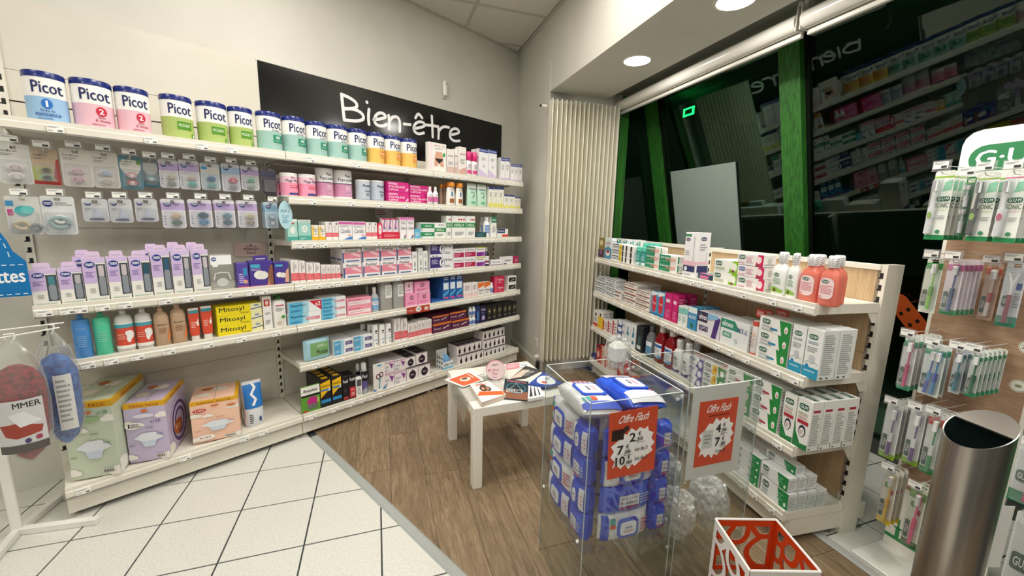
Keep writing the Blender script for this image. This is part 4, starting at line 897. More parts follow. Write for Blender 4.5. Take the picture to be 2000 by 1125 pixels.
dz('navystar', s='box', c='1b1b40', el=[El(.5, .3, .25, .14, 'b9a8d8'), Tx(.15, .72, .85, .86, 'd0d0ec', 'Manix', .01), Ln(.2, .5, .8, .65, 3, '6a6a9c')])
dz('black', s='box', c='17161a', el=[El(.5, .6, .3, .17, 'b8a24c'), El(.5, .6, .27, .15, '17161a'), El(.5, .6, .1, .06, 'd9d4b4'), Ln(.2, .18, .8, .3, 2, '8a8478')])
dz('para', s='box', c='5d9a34', el=[Rc(0, .66, 1, 1, 'f1efe8'), Rc(0, .6, 1, .68, '17171a'), El(.6, .38, .3, .2, 'c02a84'), Rc(.32, .1, .84, .3, '70706c'), Tx(.12, .78, .88, .9, '25252a', 'Parasidose', .02, .1), Rc(.06, .03, .3, .08, 'd8303a'), Rc(.84, .3, .94, .5, 'a8d060')])
dz('juna', s='box', c='1c1b20', el=[Po((.06, .35), (.94, .62), (.94, .94), (.06, .86), 'f2c01e'), Tx(.12, .68, .9, .78, '1c1b20', 'JUNASOYL', .02), Rc(.06, .16, .94, .27, '2f8fd0'), El(.8, .6, .12, .06, 'eef2f4'), Rc(.1, .58, .8, .64, '3a86c8')], tp=[Rc(0, 0, 1, 1, '1c1b20'), Rc(.25, .1, .8, .75, 'f2c01e')])
dz('poux', s='box', c='1d1b20', el=[Tx(.1, .72, .9, .86, 'eceaee', 'Pouxit', .03), El(.4, .42, .2, .1, '3c3840'), Rc(.1, .05, .9, .16, 'b03038')])
dz('pouxr', s='box', c='1d1b20', el=[Tx(.1, .76, .9, .9, 'eceaee', 'Pouxit', .03), Rc(.06, .06, .94, .5, 'c82a3a'), Tx(.2, .14, .8, .28, 'f4e4e6', '-20%', .02), Ln(.2, .34, .8, .44, 2, 'f0b4ba')])
dz('spray', s='bot', prof=[(.94, 0), (1, .01), (1, .74), (.72, .8)], c='g:b9bcc4', cap=([(.76, .8), (.78, .81), (.78, .96), (.5, 1)], 'g:f4f4f4'), el=[Rc(.02, .42, .98, .74, '1c1b22'), Tx(.1, .52, .9, .64, 'f0eef2', 'Pouxit', .03), Po((.02, .42), (.98, .42), (.98, .3), (.02, .12), '6a5a9c'), El(.7, .2, .1, .03, '3a7ac0')])
dz('whsm', s='box', c='efefec', el=[Rc(.1, .55, .9, .9, '55565c'), Ln(.15, .1, .85, .5, 5)])
dz('scis', s='box', c='eeece9', el=[El(.5, .92, .2, .035, '5aa0d0'), ('s', [(.45, .08), (.52, .3), (.6, .5)], .006, '3a9ab0'), ('s', [(.5, .08), (.5, .3), (.44, .48)], .006, '3a9ab0'), El(.38, .52, .17, .1, '6a2440'), El(.38, .52, .1, .06, 'eeece9'), El(.66, .57, .16, .1, '6a2440'), El(.66, .57, .09, .06, 'eeece9'), Po((.0, .0), (.3, 0), (0, .1), '3a86c8'), Po((1, 0), (1, .14), (.7, 0), '3a86c8')])
dz('pinkcone', s='box', c='efebee', el=[Po((.55, .85), (.97, .7), (.8, .3), 'b04a8c'), Po((.6, .8), (.9, .7), (.78, .4), '7a4a9c'), Tx(.06, .42, .5, .6, '4a4450', 'Apaisyl', .0, .1), Ln(.05, .1, .45, .32, 3, 'a89aa4'), Rc(0, .9, 1, 1, 'd8a8c0')])
dz('blkpear', s='box', c='efe9ea', top='34283a', el=[El(.5, .42, .3, .34, '2a2030'), Ln(.34, .36, .66, .5, 2, 'd8ccd2'), Rc(.46, .76, .54, .84, '2a2030'), Rc(0, .95, 1, 1, '34283a')])
dz('pear', s='box', c='efe9e8', top='3a2c34', el=[El(.5, .36, .22, .26, '221c24'), Rc(.5, .6, .62, .78, '221c24'), Rc(0, .93, 1, 1, '3a2c34')])
dz('sponge_tray', s='box', c='e9eef0', el=[Rc(0, 0, 1, .3, '8cc4dc'), Ln(.1, .35, .7, .55, 3, '3f8cb0')])
# baby bay
def mamdes(wy, bc): 
    return dict(s='box', c='ebe9e4', top='d5c2e4', tab='e2c9ea', el=[Rc(0, .42, .56, 1, 'cbb6e0'), Rc(0, .9, 1, 1, 'd3c0e6'), Ln(.1, .56, .5, .7, 4, '8a74b4')]+mam(.1, .78, .55, .93)+[Ln(.2, .2, .45, .32, 3, 'b0b2b0'), Ln(.1, .04, .9, .08, 1, 'a9c4b4')], win=(.58, .12, .99, .86), bc=bc)
dz('mam1', **mamdes(0, 'g:4e8894')); dz('mam2', **mamdes(0, 'g:b8b4b8')); dz('mam3', **mamdes(0, 'g:c9bfc4')); dz('mam4', **mamdes(0, 'g:345a6c')); dz('mam5', **mamdes(0, 'g:3a5f7a'))
dz('clearpack', s='box', c='bag', el=[Rc(.02, .72, .98, .98, 'f2f2f4'), Rc(.1, .66, .35, .74, 'f2f2f4')]+mam(.06, .82, .3, .93)+[('s', [(.12, .3), (.2, .48), (.5, .5), (.8, .48), (.88, .3)], .004, 'e8e8ea'), El(.5, .22, .26, .12, 'c9c9c8')])
dz('lansi', s='box', c='4a3a90', el=[El(.42, .46, .24, .17, 'efece8'), El(.56, .44, .22, .16, 'e6e2de'), Po((.72, 0), (1, 0), (1, .8), (.9, .85), (.78, .5), '8a5a44'), Po((.68, 0), (.85, 0), (.82, .3), 'b98468'), Rc(.06, .74, .45, .88, '4aa8c8'), Ln(.08, .62, .5, .72, 2, 'b8aee0'), Rc(0, 0, 1, .05, 'd86a9c')], tab='4a3a90')
dz('lansi2', s='box', c='4a3a90', el=[El(.35, .45, .22, .11, 'efece8'), El(.6, .42, .22, .11, 'e6e2de'), Po((.7, .1), (1, .1), (1, .75), (.8, .6), 'd8a890'), Rc(.1, .8, .6, .9, '4aa8c8'), Rc(0, 0, 1, .04, 'd86a9c')])
dz('lansi3', s='box', c='5a48a0', el=[Rc(.55, .5, .9, .8, '3a8fc0'), Ln(.15, .2, .6, .6, 5, 'c8c0e8'), Rc(0, .0, 1, .08, 'c04a6c'), El(.7, .25, .2, .08, 'd8a08c')])
PUMP = [(.92, 0), (1, .02), (1, .78), (.9, .82), (.4, .845)]
PC = [(.34, .845), (.38, .85), (.38, .92), (.2, .93), (.2, .97), (.42, .975), (.4, 1)]
dz('pumpb', s='bot', prof=PUMP, c='g:4f8fd4', cap=(PC, 'g:5a9ad8'), noz=(.9, .985, 'g:5a9ad8'), el=[Tx(.25, .62, .75, .66, '9cc4ec', 'POSEE', 0), Ln(.25, .25, .75, .5, 6, '7fb2e4')])
dz('pumpg', s='bot', prof=PUMP, c='g:58cda4', cap=(PC, 'g:58c2a0'), noz=(.9, .985, 'g:58c2a0'), el=[Tx(.3, .7, .7, .74, 'a8e8d0', 'ANOSE', 0), Ln(.25, .3, .75, .55, 6, '88dcc0')])
dz('elph', s='bot', prof=[(.92, 0), (1, .02), (1, .68), (.86, .77), (.4, .82)], c='g:d9d7d2', cap=([(.32, .82), (.36, .825), (.36, .9), (.2, .91), (.2, .96), (.4, .965), (.38, 1)], 'g:e9e7e2'), e=2.6, noz=(.7, .98, 'g:e9e7e2'), el=[Rc(0, .13, 1, .62, 'd8503c'), Rc(0, .54, 1, .62, '4aa3b4'), Rc(0, .62, 1, .645, 'f4f2ee'), Rc(0, .08, 1, .15, 'f2f0ea'), El(.74, .38, .2, .1, 'f2f0ee'), El(.66, .3, .12, .09, 'f2f0ee'), El(.6, .42, .1, .05, 'f2f0ee'), Ln(.12, .28, .5, .42, 3, 'e8a090')])
dz('ambr', s='bot', prof=[(.92, 0), (1, .02), (1, .66), (.86, .76), (.4, .82)], c='l:e2c3a4', cap=([(.32, .82), (.36, .825), (.36, .9), (.2, .91), (.2, .96), (.4, .965), (.38, 1)], 'g:d8b498'), e=2.6, noz=(.7, .98, 'g:d8b498'), el=[Tx(.2, .5, .8, .54, '6a4630', 'Biolane', .01), Ln(.25, .3, .75, .45, 4, '9a6c4c'), Po((.7, .1), (1, .2), (1, .5), 'e88a50')])
dz('eltube', s='tube', c='g:d9543e', ck='g:efece6', el=[Rc(.05, .84, .95, .93, '4aa3b4'), Rc(.02, .93, .98, 1, 'efece6'), El(.72, .62, .18, .09, 'f3f1ee'), El(.8, .52, .1, .07, 'f3f1ee'), Ln(.15, .4, .6, .6, 4, 'eeb0a0')])
dz('mito', s='box', c='f0dc1c', el=[Tx(.06, .3, .6, .86, '1f2030', 'Mitosyl', .012), Tx(.5, .08, .7, .26, '1f2030', 'Change', 0), Rc(.74, .0, 1, 1, 'eee9b4'), Po((.74, .35), (1, .5), (1, .6), (.74, .45), '3a5a9c'), El(.88, .78, .06, .1, '8a9ac0')])
dz('whred', s='box', c='efedea', el=[Rc(.15, .7, .8, .9, 'c03a2c'), El(.48, .8, .16, .07, 'f2e8e4'), Tx(.42, .76, .54, .84, 'c03a2c', '2', .02), Ln(.2, .45, .8, .52, 2), Ln(.2, .15, .8, .3, 3)])
dz('whpump', s='bot', prof=PUMP, c='g:f1efea', cap=(PC, 'g:3c7a3c'), noz=(.8, .985, 'g:3c7a3c'), e=2.8, el=[Rc(.2, .66, .8, .7, 'd05a84'), Ln(.2, .5, .8, .62, 4), El(.7, .32, .14, .05, '4a9a3c'), El(.4, .14, .2, .05, 'c9bfa8')])
# ================================================================== goods on the wall unit
A = ZA
row(FA, A[0], 'c1', [
    (185, 505, 135, 'pic1', 'milk_tin', 'white baby milk tin with pale blue band and a blue figure one'),
    (520, 828, 190, 'pic2', 'milk_tin', 'white baby milk tin with pink band and a red figure two'),
    (832, 1082, 248, 'pic2', 'milk_tin', 'white baby milk tin with pink band and a red figure two'),
    (1148, 1382, 303, 'picg1', 'milk_tin', 'white baby milk tin with green band and a small figure one'),
    (1402, 1622, 350, 'picg2', 'milk_tin', 'white baby milk tin with green band and a small figure two'),
    (1624, 1798, 388, 'picg2', 'milk_tin', 'white baby milk tin with green band and a small figure two'),
], yb=.05)
row(FA, A[0], 'c2', [(a, b, t, 'picar', 'milk_tin', 'white baby milk tin with teal band and dark green plaque') for a, b, t in ((36, 210, 420), (215, 378, 455), (382, 525, 490), (528, 672, 515), (675, 800, 542))] +
    [(a, b, t, 'pico', 'milk_tin', 'white baby milk tin with yellow-orange band and orange plaque') for a, b, t in ((808, 922, 567), (925, 1034, 590), (1038, 1150, 610))] + [
    (1205, 1328, 640, 'brief', 'underwear_box', 'white box with a picture of black briefs on the top shelf', {'d': .04}),
    (1333, 1384, 683, 'palepink', 'cosmetic_box', 'plain pale pink slim box beside the briefs box', {'d': .05}),
    (1388, 1406, 680, 'palepink', 'cosmetic_box', 'narrow pale pink box squeezed between two slim boxes on top shelf', {'d': .05, 'y': .02}),
    (1418, 1466, 668, 'palepink2', 'cosmetic_box', 'slim white box with slanted pink foot on top shelf', {'d': .05}),
    (1474, 1510, 698, 'pinkcap', 'soap_bottle', 'small white bottle with tall magenta cap on the top shelf'),
    (1513, 1549, 706, 'pinkcap', 'soap_bottle', 'small white bottle with tall magenta cap on the top shelf'),
    (1556, 1618, 682, 'hydra', 'gel_box', 'white gel box with navy top band, taller pair on top shelf', {'d': .05, 'dp': 2}),
    (1621, 1678, 690, 'hydra', 'gel_box', 'white gel box with navy top band, taller pair on top shelf', {'d': .05}),
    (1706, 1736, 742, 'hydras', 'gel_box', 'white gel box with navy top band, mid-sized, near shelf end', {'d': .05, 'dp': 2}),
    (1738, 1768, 745, 'hydras', 'gel_box', 'white gel box with navy top band, mid-sized, near shelf end', {'d': .05}),
    (1775, 1800, 787, 'hydras', 'gel_box', 'tiny white box with navy top band at the top shelf end', {'d': .04}),
    (1802, 1828, 790, 'hydras', 'gel_box', 'tiny white box with navy top band at the top shelf end', {'d': .04}),
    (1830, 1856, 792, 'hydras', 'gel_box', 'tiny white box with navy top band at the top shelf end', {'d': .04}),
])
row(FA, A[1], 'c2', [
    (150, 184, 862, 'magic', 'cereal_tin', 'short pink tin half hidden at the second shelf end', {'y': .10}),
    (192, 314, 848, 'magic', 'cereal_tin', 'short pink tin with white lid on the second shelf'),
    (320, 440, 858, 'magic', 'cereal_tin', 'short pink tin with white lid on the second shelf'),
    (445, 565, 815, 'pepti', 'milk_tin', 'tall white and mauve tin with dark ring on the second shelf', {'y': .02}),
    (570, 698, 830, 'pepti', 'milk_tin', 'tall white and mauve tin with dark ring on the second shelf', {'y': .02}),
    (722, 818, 897, 'physio', 'milk_tin', 'short grey-blue tin with white lid on the second shelf'),
    (822, 914, 903, 'physio', 'milk_tin', 'short grey-blue tin with white lid on the second shelf'),
    (922, 1068, 912, 'magenta', 'medicine_box', 'wide magenta medicine box stacked beside the grey tins', {'st': 2, 'd': .12}),
    (1072, 1228, 937, 'magenta', 'medicine_box', 'wide magenta medicine box in the lower stack by small white bottles', {'st': 2, 'd': .12, 'y': .032}),
    (1208, 1242, 943, 'miniw', 'soap_bottle', 'small white and pink bottle in front of magenta boxes', {'y': -.02}),
    (1246, 1280, 945, 'miniw', 'soap_bottle', 'small white and pink bottle in front of magenta boxes', {'y': -.02}),
    (1284, 1308, 925, 'browncap', 'oil_bottle', 'brown bottle with orange cap behind the white ones', {'y': .065}),
    (1310, 1334, 922, 'browncap', 'oil_bottle', 'brown bottle with orange cap behind the white ones', {'y': .065}),
    (1338, 1398, 913, 'orangecap', 'oil_bottle', 'white bottle with orange cap and brown patch'),
    (1402, 1452, 920, 'orangecap', 'oil_bottle', 'white bottle with orange cap and brown patch'),
    (1482, 1548, 920, 'mint', 'refill_pouch', 'mint green refill pouch on the second shelf', {'d': .05}),
    (1552, 1616, 928, 'mint', 'refill_pouch', 'mint green refill pouch on the second shelf', {'d': .05}),
    (1622, 1656, 945, 'yell', 'gel_box', 'white box with navy top and yellow foot, taller row', {'d': .05}),
    (1657, 1690, 946, 'yell', 'gel_box', 'white box with navy top and yellow foot, taller row', {'d': .05}),
    (1691, 1727, 948, 'yell', 'gel_box', 'white box with navy top and yellow foot, taller row', {'d': .05}),
    (1730, 1764, 1000, 'yell', 'gel_box', 'small white box with navy top and yellow foot at shelf end', {'d': .05}),
    (1766, 1803, 1003, 'yell', 'gel_box', 'small white box with navy top and yellow foot at shelf end', {'d': .05}),
    (1806, 1824, 1015, 'yell', 'gel_box', 'tiny slim white box with yellow foot at second shelf end', {'d': .04}),
    (1826, 1844, 1017, 'yell', 'gel_box', 'tiny slim white box with yellow foot at second shelf end', {'d': .04}),
])
row(FA, A[2], 'c4', [
    (225, 296, 170, 'calm2', 'medicine_box', 'teal box with red dash and white top strip', {'d': .05}),
    (300, 388, 176, 'calm', 'medicine_box', 'teal box with pale round picture and white top strip', {'d': .05}),
    (392, 437, 213, 'yelbox', 'medicine_box', 'small white box with yellow foot on the third shelf', {'d': .05}),
    (440, 486, 214, 'yelbox', 'medicine_box', 'small white box with yellow foot on the third shelf', {'d': .05}),
    (490, 533, 190, 'pinkhalf', 'medicine_box', 'small white box with coral band beside the yellow ones', {'d': .05, 'dp': 2}),
    (536, 577, 191, 'pinkhalf', 'medicine_box', 'small white box with coral band beside the yellow ones', {'d': .05, 'dp': 2}),
    (580, 674, 186, 'camil', 'medicine_box', 'white box with purple bar and blue swoosh', {'d': .06}),
    (677, 766, 189, 'camil', 'medicine_box', 'white box with purple bar and blue swoosh', {'d': .06}),
    (770, 808, 193, 'pinkhalf', 'medicine_box', 'small white box with coral band beside the oval red pack', {'d': .05}),
    (810, 847, 194, 'pinkhalf', 'medicine_box', 'small white box with coral band beside the oval red pack', {'d': .05}),
    (850, 885, 200, 'redoval', 'medicine_box', 'crimson pack with white oval on the third shelf', {'d': .04}),
    (887, 1003, 262, 'redwide', 'display_tray', 'low red display tray carrying three small pink boxes', {'d': .05, 'y': -.005}),
    (878, 914, 165, 'pinkfig', 'medicine_box', 'small pink box with blue figure in the red tray', {'d': .03, 'on': 262, 'y': .003}),
    (917, 954, 166, 'pinkfig', 'medicine_box', 'small pink box with blue figure in the red tray', {'d': .03, 'on': 262, 'y': .003}),
    (957, 993, 166, 'pinkfig', 'medicine_box', 'small pink box with blue figure in the red tray', {'d': .03, 'on': 262, 'y': .003}),
    (1006, 1050, 157, 'calend', 'medicine_box', 'tall white box with pink top and teal flask picture', {'d': .05}),
    (1053, 1105, 157, 'calend', 'medicine_box', 'tall white box with pink top and teal flask picture', {'d': .05}),
    (1108, 1148, 240, 'skyb', 'medicine_box', 'tiny sky blue box on the third shelf', {'d': .04}),
    (1150, 1244, 195, 'grn', 'tea_box', 'flat green and white box stacked in a pair', {'st': 2, 'd': .07}),
    (1247, 1325, 196, 'grnw', 'tea_box', 'square white box with green band and dark dots', {'d': .07}),
    (1328, 1362, 148, 'grnt', 'tea_box', 'tall white box with green band, narrow, in tall row', {'d': .07}),
    (1368, 1463, 148, 'grnt', 'tea_box', 'tall white box with green band and three red dots', {'d': .07, 'dp': 2}),
    (1467, 1528, 150, 'grnt', 'tea_box', 'tall slim white box with green band and three red dots', {'d': .07, 'dp': 2}),
    (1533, 1608, 262, 'sachet', 'cosmetic_sachet', 'dark teal sachet lying flat on the third shelf', {'d': .05}),
    (1572, 1598, 158, 'wbot', 'spray_bottle', 'slim white bottle with pale cap standing behind on the third shelf', {'y': .06}),
    (1601, 1636, 155, 'wbot', 'spray_bottle', 'white bottle with blue label on the third shelf'),
    (1640, 1677, 155, 'grntop', 'medicine_box', 'slim white box with dark green top on the third shelf', {'d': .04}),
    (1682, 1758, 240, 'navyflat', 'medicine_box', 'low white box with navy patch and red corner', {'d': .06}),
])
# shelf 4 (right-hand bays), row of medicine
row(FA, A[3], 'c4', [
    (250, 304, 458, 'pinktall', 'medicine_box', 'tall white box with coral foot on the fourth shelf', {'d': .06, 'dp': 3}),
    (306, 350, 462, 'pinktall', 'medicine_box', 'tall white box with coral foot on the fourth shelf', {'d': .06, 'dp': 3}),
    (356, 404, 476, 'pinktall', 'medicine_box', 'medium white box with coral foot on the fourth shelf', {'d': .05, 'dp': 2}),
    (407, 453, 476, 'pinktall', 'medicine_box', 'medium white box with coral foot on the fourth shelf', {'d': .05, 'dp': 2}),
] + [(a, a+31, 492, 'pinktall', 'medicine_box', 'small white box with coral foot beside the nasal spray boxes', {'d': .04, 'dp': 2}) for a in (460, 494, 528, 562)] + [
    (612, 740, 475, 'prorh', 'nasal_box', 'white and pink nasal care box in the two-high stack', {'d': .09, 'dp': 2}),
    (748, 866, 466, 'prorh', 'nasal_box', 'white and pink nasal care box in the two-high stack', {'d': .09, 'dp': 2}),
    (870, 983, 459, 'prorh', 'nasal_box', 'white and pink nasal care box in the two-high stack', {'d': .09, 'dp': 2}),
    (987, 1091, 453, 'prorh', 'nasal_box', 'white and pink nasal care box in the two-high stack', {'d': .09, 'dp': 2}),
    (604, 734, 376, 'prorh', 'nasal_box', 'white and pink nasal care box in the two-high stack', {'d': .09, 'on': 474.5, 'dp': 2}),
    (740, 860, 364, 'prorh', 'nasal_box', 'white and pink nasal care box in the two-high stack', {'d': .09, 'on': 465.5}),
    (864, 978, 360, 'prorh', 'nasal_box', 'white and pink nasal care box in the two-high stack', {'d': .09, 'on': 458.5}),
    (982, 1084, 352, 'prorh', 'nasal_box', 'white and pink nasal care box in the two-high stack', {'d': .09, 'on': 452.5}),
    (1092, 1126, 398, 'dropper', 'dropper_box', 'small white dropper box next to the clear tray', {'d': .04}),
    (1135, 1166, 372, 'dropper', 'dropper_box', 'tall narrow white dropper box on the fourth shelf', {'d': .04}),
    (1169, 1199, 392, 'dropper', 'dropper_box', 'narrow white dropper box beside the test boxes', {'d': .04}),
    (1215, 1374, 340, 'mytest', 'test_box', 'white test box with violet question mark panel', {'st': 2, 'd': .07}),
    (1377, 1449, 377, 'cysti', 'medicine_box', 'white box with crimson lower panel, two-high stack', {'st': 2, 'd': .07}),
    (1452, 1531, 372, 'cysti', 'medicine_box', 'white box with crimson lower panel, two-high stack', {'st': 2, 'd': .07}),
    (1534, 1599, 366, 'dyne', 'medicine_box', 'white and purple box with lime top edge', {'st': 2, 'd': .07}),
    (1602, 1634, 368, 'darkbot', 'syrup_bottle', 'dark brown syrup bottle with white label on the fourth shelf'),
    (1642, 1718, 455, 'lowbox', 'medicine_box', 'low white box with violet base strip', {'d': .05}),
    (1722, 1795, 433, 'lowbox2', 'medicine_box', 'low white box with purple lettering, slightly turned', {'d': .05, 'rz': .1}),
    (1800, 1831, 431, 'magsm', 'medicine_box', 'small crimson box at the fourth shelf end', {'d': .05}),
])
m = MB(); tr = empty('dropper_tray', FA.w(FA.xu(cu('c4', 1167), .04, A[3]), .055, A[3]-.005), FA.rot); tag(tr, 'clear acrylic tray holding dropper boxes on the fourth shelf', 'tray')
# shelf 4 in the baby bay
MB_L = 'baby bottle box with lilac top and window'
row(FA, A[3], 'c3', [
    (236, 428, 527, 'mam1', 'bottle_box', 'short '+MB_L+' showing a teal bottle', {'d': .07}),
    (434, 604, 517, 'mam2', 'bottle_box', 'short '+MB_L+' showing a grey bottle', {'d': .07}),
    (608, 770, 444, 'mam3', 'bottle_box', 'tall '+MB_L+' and a pale rose bottle', {'d': .07}),
    (776, 924, 436, 'mam3', 'bottle_box', 'tall '+MB_L+' and a pale rose bottle', {'d': .07}),
    (930, 1074, 434, 'mam4', 'bottle_box', 'tall '+MB_L+' and a dark blue bottle', {'d': .07}),
    (1079, 1214, 394, 'mam5', 'bottle_box', 'tallest '+MB_L+' and a blue bottle', {'d': .07}),
    (1219, 1350, 392, 'mam2', 'bottle_box', 'tallest '+MB_L+' and a grey bottle', {'d': .07}),
    (1357, 1476, 385, 'mam3', 'bottle_box', 'tallest '+MB_L+' and a rose bottle', {'d': .07}),
    (545, 690, 432, 'mam3', 'bottle_box', 'baby bottle box with lilac top hidden behind the front row', {'d': .07, 'y': .09}),
    (1030, 1150, 385, 'mam2', 'bottle_box', 'baby bottle box with lilac top hidden behind the front row', {'d': .07, 'y': .09}),
    (1180, 1300, 372, 'mam2', 'bottle_box', 'baby bottle box with lilac top hidden behind the front row', {'d': .07, 'y': .09}),
    (1310, 1425, 372, 'mam2', 'bottle_box', 'baby bottle box with lilac top hidden behind the front row', {'d': .07, 'y': .09}),
    (1482, 1635, 418, 'clearpack', 'bottle_pack', 'clear plastic pack with white handled cup', {'d': .07}),
    (1662, 1742, 478, 'lansi3', 'nursing_box', 'narrow violet nursing box with blue patch', {'d': .06}),
    (1748, 1912, 462, 'lansi', 'nursing_box', 'wide violet nursing pad box with round white pads', {'d': .06}),
    (1918, 2020, 470, 'lansi2', 'nursing_box', 'violet nursing pad box beside the coral medicine boxes', {'d': .06}),
])
# shelf 5: baby care
EL = 'bottle with coral elephant label'
row(FA, A[4], 'c3', [
    (528, 664, 822, 'pumpb', 'pump_bottle', 'blue pump bottle on the baby shelf'),
    (675, 802, 808, 'pumpg', 'pump_bottle', 'mint green pump bottle on the baby shelf'),
    (824, 958, 785, 'elph', 'pump_bottle', 'greyish pump '+EL),
    (966, 1085, 772, 'elph', 'pump_bottle', 'greyish pump '+EL),
    (1092, 1205, 768, 'ambr', 'pump_bottle', 'peach translucent pump bottle on the baby shelf'),
    (1210, 1320, 745, 'ambr', 'pump_bottle', 'peach translucent pump bottle on the baby shelf'),
    (1332, 1412, 795, 'eltube', 'cream_tube', 'coral tube with teal stripe and white elephant'),
    (1418, 1502, 780, 'eltube', 'cream_tube', 'coral tube with teal stripe and white elephant'),
    (1525, 1838, 768, 'mito', 'cream_box', 'long bright yellow cream box in a stack of three', {'st': 3, 'd': .05, 'dp': 2}),
    (1844, 1906, 708, 'whred', 'medicine_box', 'tall white box with red square beside the yellow boxes', {'d': .05}),
    (1915, 2010, 700, 'whpump', 'pump_bottle', 'white pump bottle with dark green pump'),
])
row(FA, A[4], 'c4', [
    (230, 459, 745, 'bepx2', 'cream_box', 'long blue cream box with red corner, topmost of its pair', {'on': 822, 'd': .06}),
    (230, 459, 822, 'bepx', 'cream_box', 'long blue and white cream box under the red-cornered one', {'d': .06}),
    (462, 632, 715, 'bepx', 'cream_box', 'blue and white cream box in a stack of three', {'st': 3, 'd': .06, 'dp': 2}),
    (638, 808, 718, 'pinkrose', 'medicine_box', 'rose pink box with white panel in a stack of two', {'st': 2, 'd': .10}),
    (770, 802, 640, 'flask', 'saline_bottle', 'clear bottle with white cap behind the blue labelled one', {'y': .12}),
    (815, 868, 648, 'flask', 'saline_bottle', 'clear bottle with blue label and white cap'),
    (876, 960, 600, 'jug', 'water_jug', 'large clear plastic jug with white label'),
    (964, 1040, 594, 'jug', 'water_jug', 'large clear plastic jug with white label'),
    (1044, 1130, 690, 'pinkpad', 'pad_box', 'pink pad box at the bottom of its stack', {'d': .09}),
    (1133, 1217, 682, 'pinkpad', 'pad_box', 'pink pad box at the bottom of its stack', {'d': .09}),
    (1040, 1096, 610, 'pinkpadw', 'pad_box', 'pale pink pad box on top of its stack', {'d': .09, 'on': 689, 'y': .01}),
    (1108, 1212, 606, 'pinkpad', 'pad_box', 'wide pink pad box on top of its stack', {'d': .09, 'on': 682}),
    (1304, 1348, 556, 'bluebox', 'toothbrush_box', 'tall blue box in the blue counter tray', {'d': .05, 'dp': 4, 'z': .012}),
    (1351, 1393, 550, 'bluebox', 'toothbrush_box', 'tall blue box in the blue counter tray', {'d': .05, 'dp': 4, 'z': .012}),
    (1396, 1440, 546, 'bluebox', 'toothbrush_box', 'tall blue box in the blue counter tray', {'d': .05, 'dp': 4, 'z': .012}),
    (1230, 1448, 728, 'tray', 'counter_tray', 'low blue counter tray under the tall blue boxes', {'d': .23, 'y': -.006}),
    (1448, 1503, 617, 'whpink', 'medicine_box', 'white box with pale pink foot on the fifth shelf', {'d': .05}),
    (1506, 1544, 612, 'whpink', 'medicine_box', 'white box with pale pink foot on the fifth shelf', {'d': .05}),
    (1548, 1590, 613, 'orwh', 'medicine_box', 'white box with slanted orange top', {'d': .05}),
    (1593, 1634, 608, 'orwh', 'medicine_box', 'white box with slanted orange top', {'d': .05}),
    (1638, 1660, 615, 'whblue', 'pill_bottle', 'tiny white bottle next to the red boxes'),
    (1663, 1731, 572, 'redmed', 'medicine_box', 'crimson medicine box in a stack of two', {'st': 2, 'd': .06}),
    (1757, 1814, 566, 'blkwh', 'medicine_box', 'white box with black panel in a stack of two', {'st': 2, 'd': .06}),
])
row(FA, A[5], 'c6', [
    (345, 530, 150, 'wipeg', 'wipes_pack', 'light blue baby wipes pack with green panel', {'d': .055, 'rz': .05}),
    (548, 682, 155, 'bluewh', 'cream_box', 'white and blue box in the lower two-high stack', {'st': 2, 'd': .06, 'dp': 3}),
    (686, 816, 125, 'bluewh', 'cream_box', 'white and blue box in the taller stack by white cylinders', {'st': 2, 'd': .06, 'dp': 3}),
    (822, 862, 52, 'whcan', 'powder_can', 'white cylindrical can in the front row', {}),
    (868, 910, 50, 'whcan', 'powder_can', 'white cylindrical can in the front row', {}),
    (914, 955, 44, 'whcan', 'powder_can', 'white cylindrical can in the front row', {}),
    (790, 828, 50, 'whcan', 'powder_can', 'white cylindrical can in the rear rows', {'y': .055}),
    (836, 874, 46, 'whcan', 'powder_can', 'white cylindrical can in the rear rows', {'y': .055}),
    (740, 776, 48, 'whcan', 'powder_can', 'white cylindrical can in the rear rows', {'y': .12}),
    (786, 822, 44, 'whcan', 'powder_can', 'white cylindrical can in the rear rows', {'y': .12}),
    (968, 1012, 8, 'pinktall', 'medicine_box', 'tall white box with coral foot beside the white cans', {'d': .05, 'dp': 3}),
    (1015, 1058, 8, 'pinktall', 'medicine_box', 'tall white box with coral foot beside the white cans', {'d': .05, 'dp': 3}),
] + [(a, b, t, 'pinktall', 'medicine_box', 'small white box with coral foot beside the plum boxes', {'d': .045, 'dp': 2}) for a, b, t in ((1063, 1096, 45), (1098, 1128, 38), (1130, 1153, 26), (1155, 1178, 22), (1180, 1202, 17), (1204, 1226, 12))])
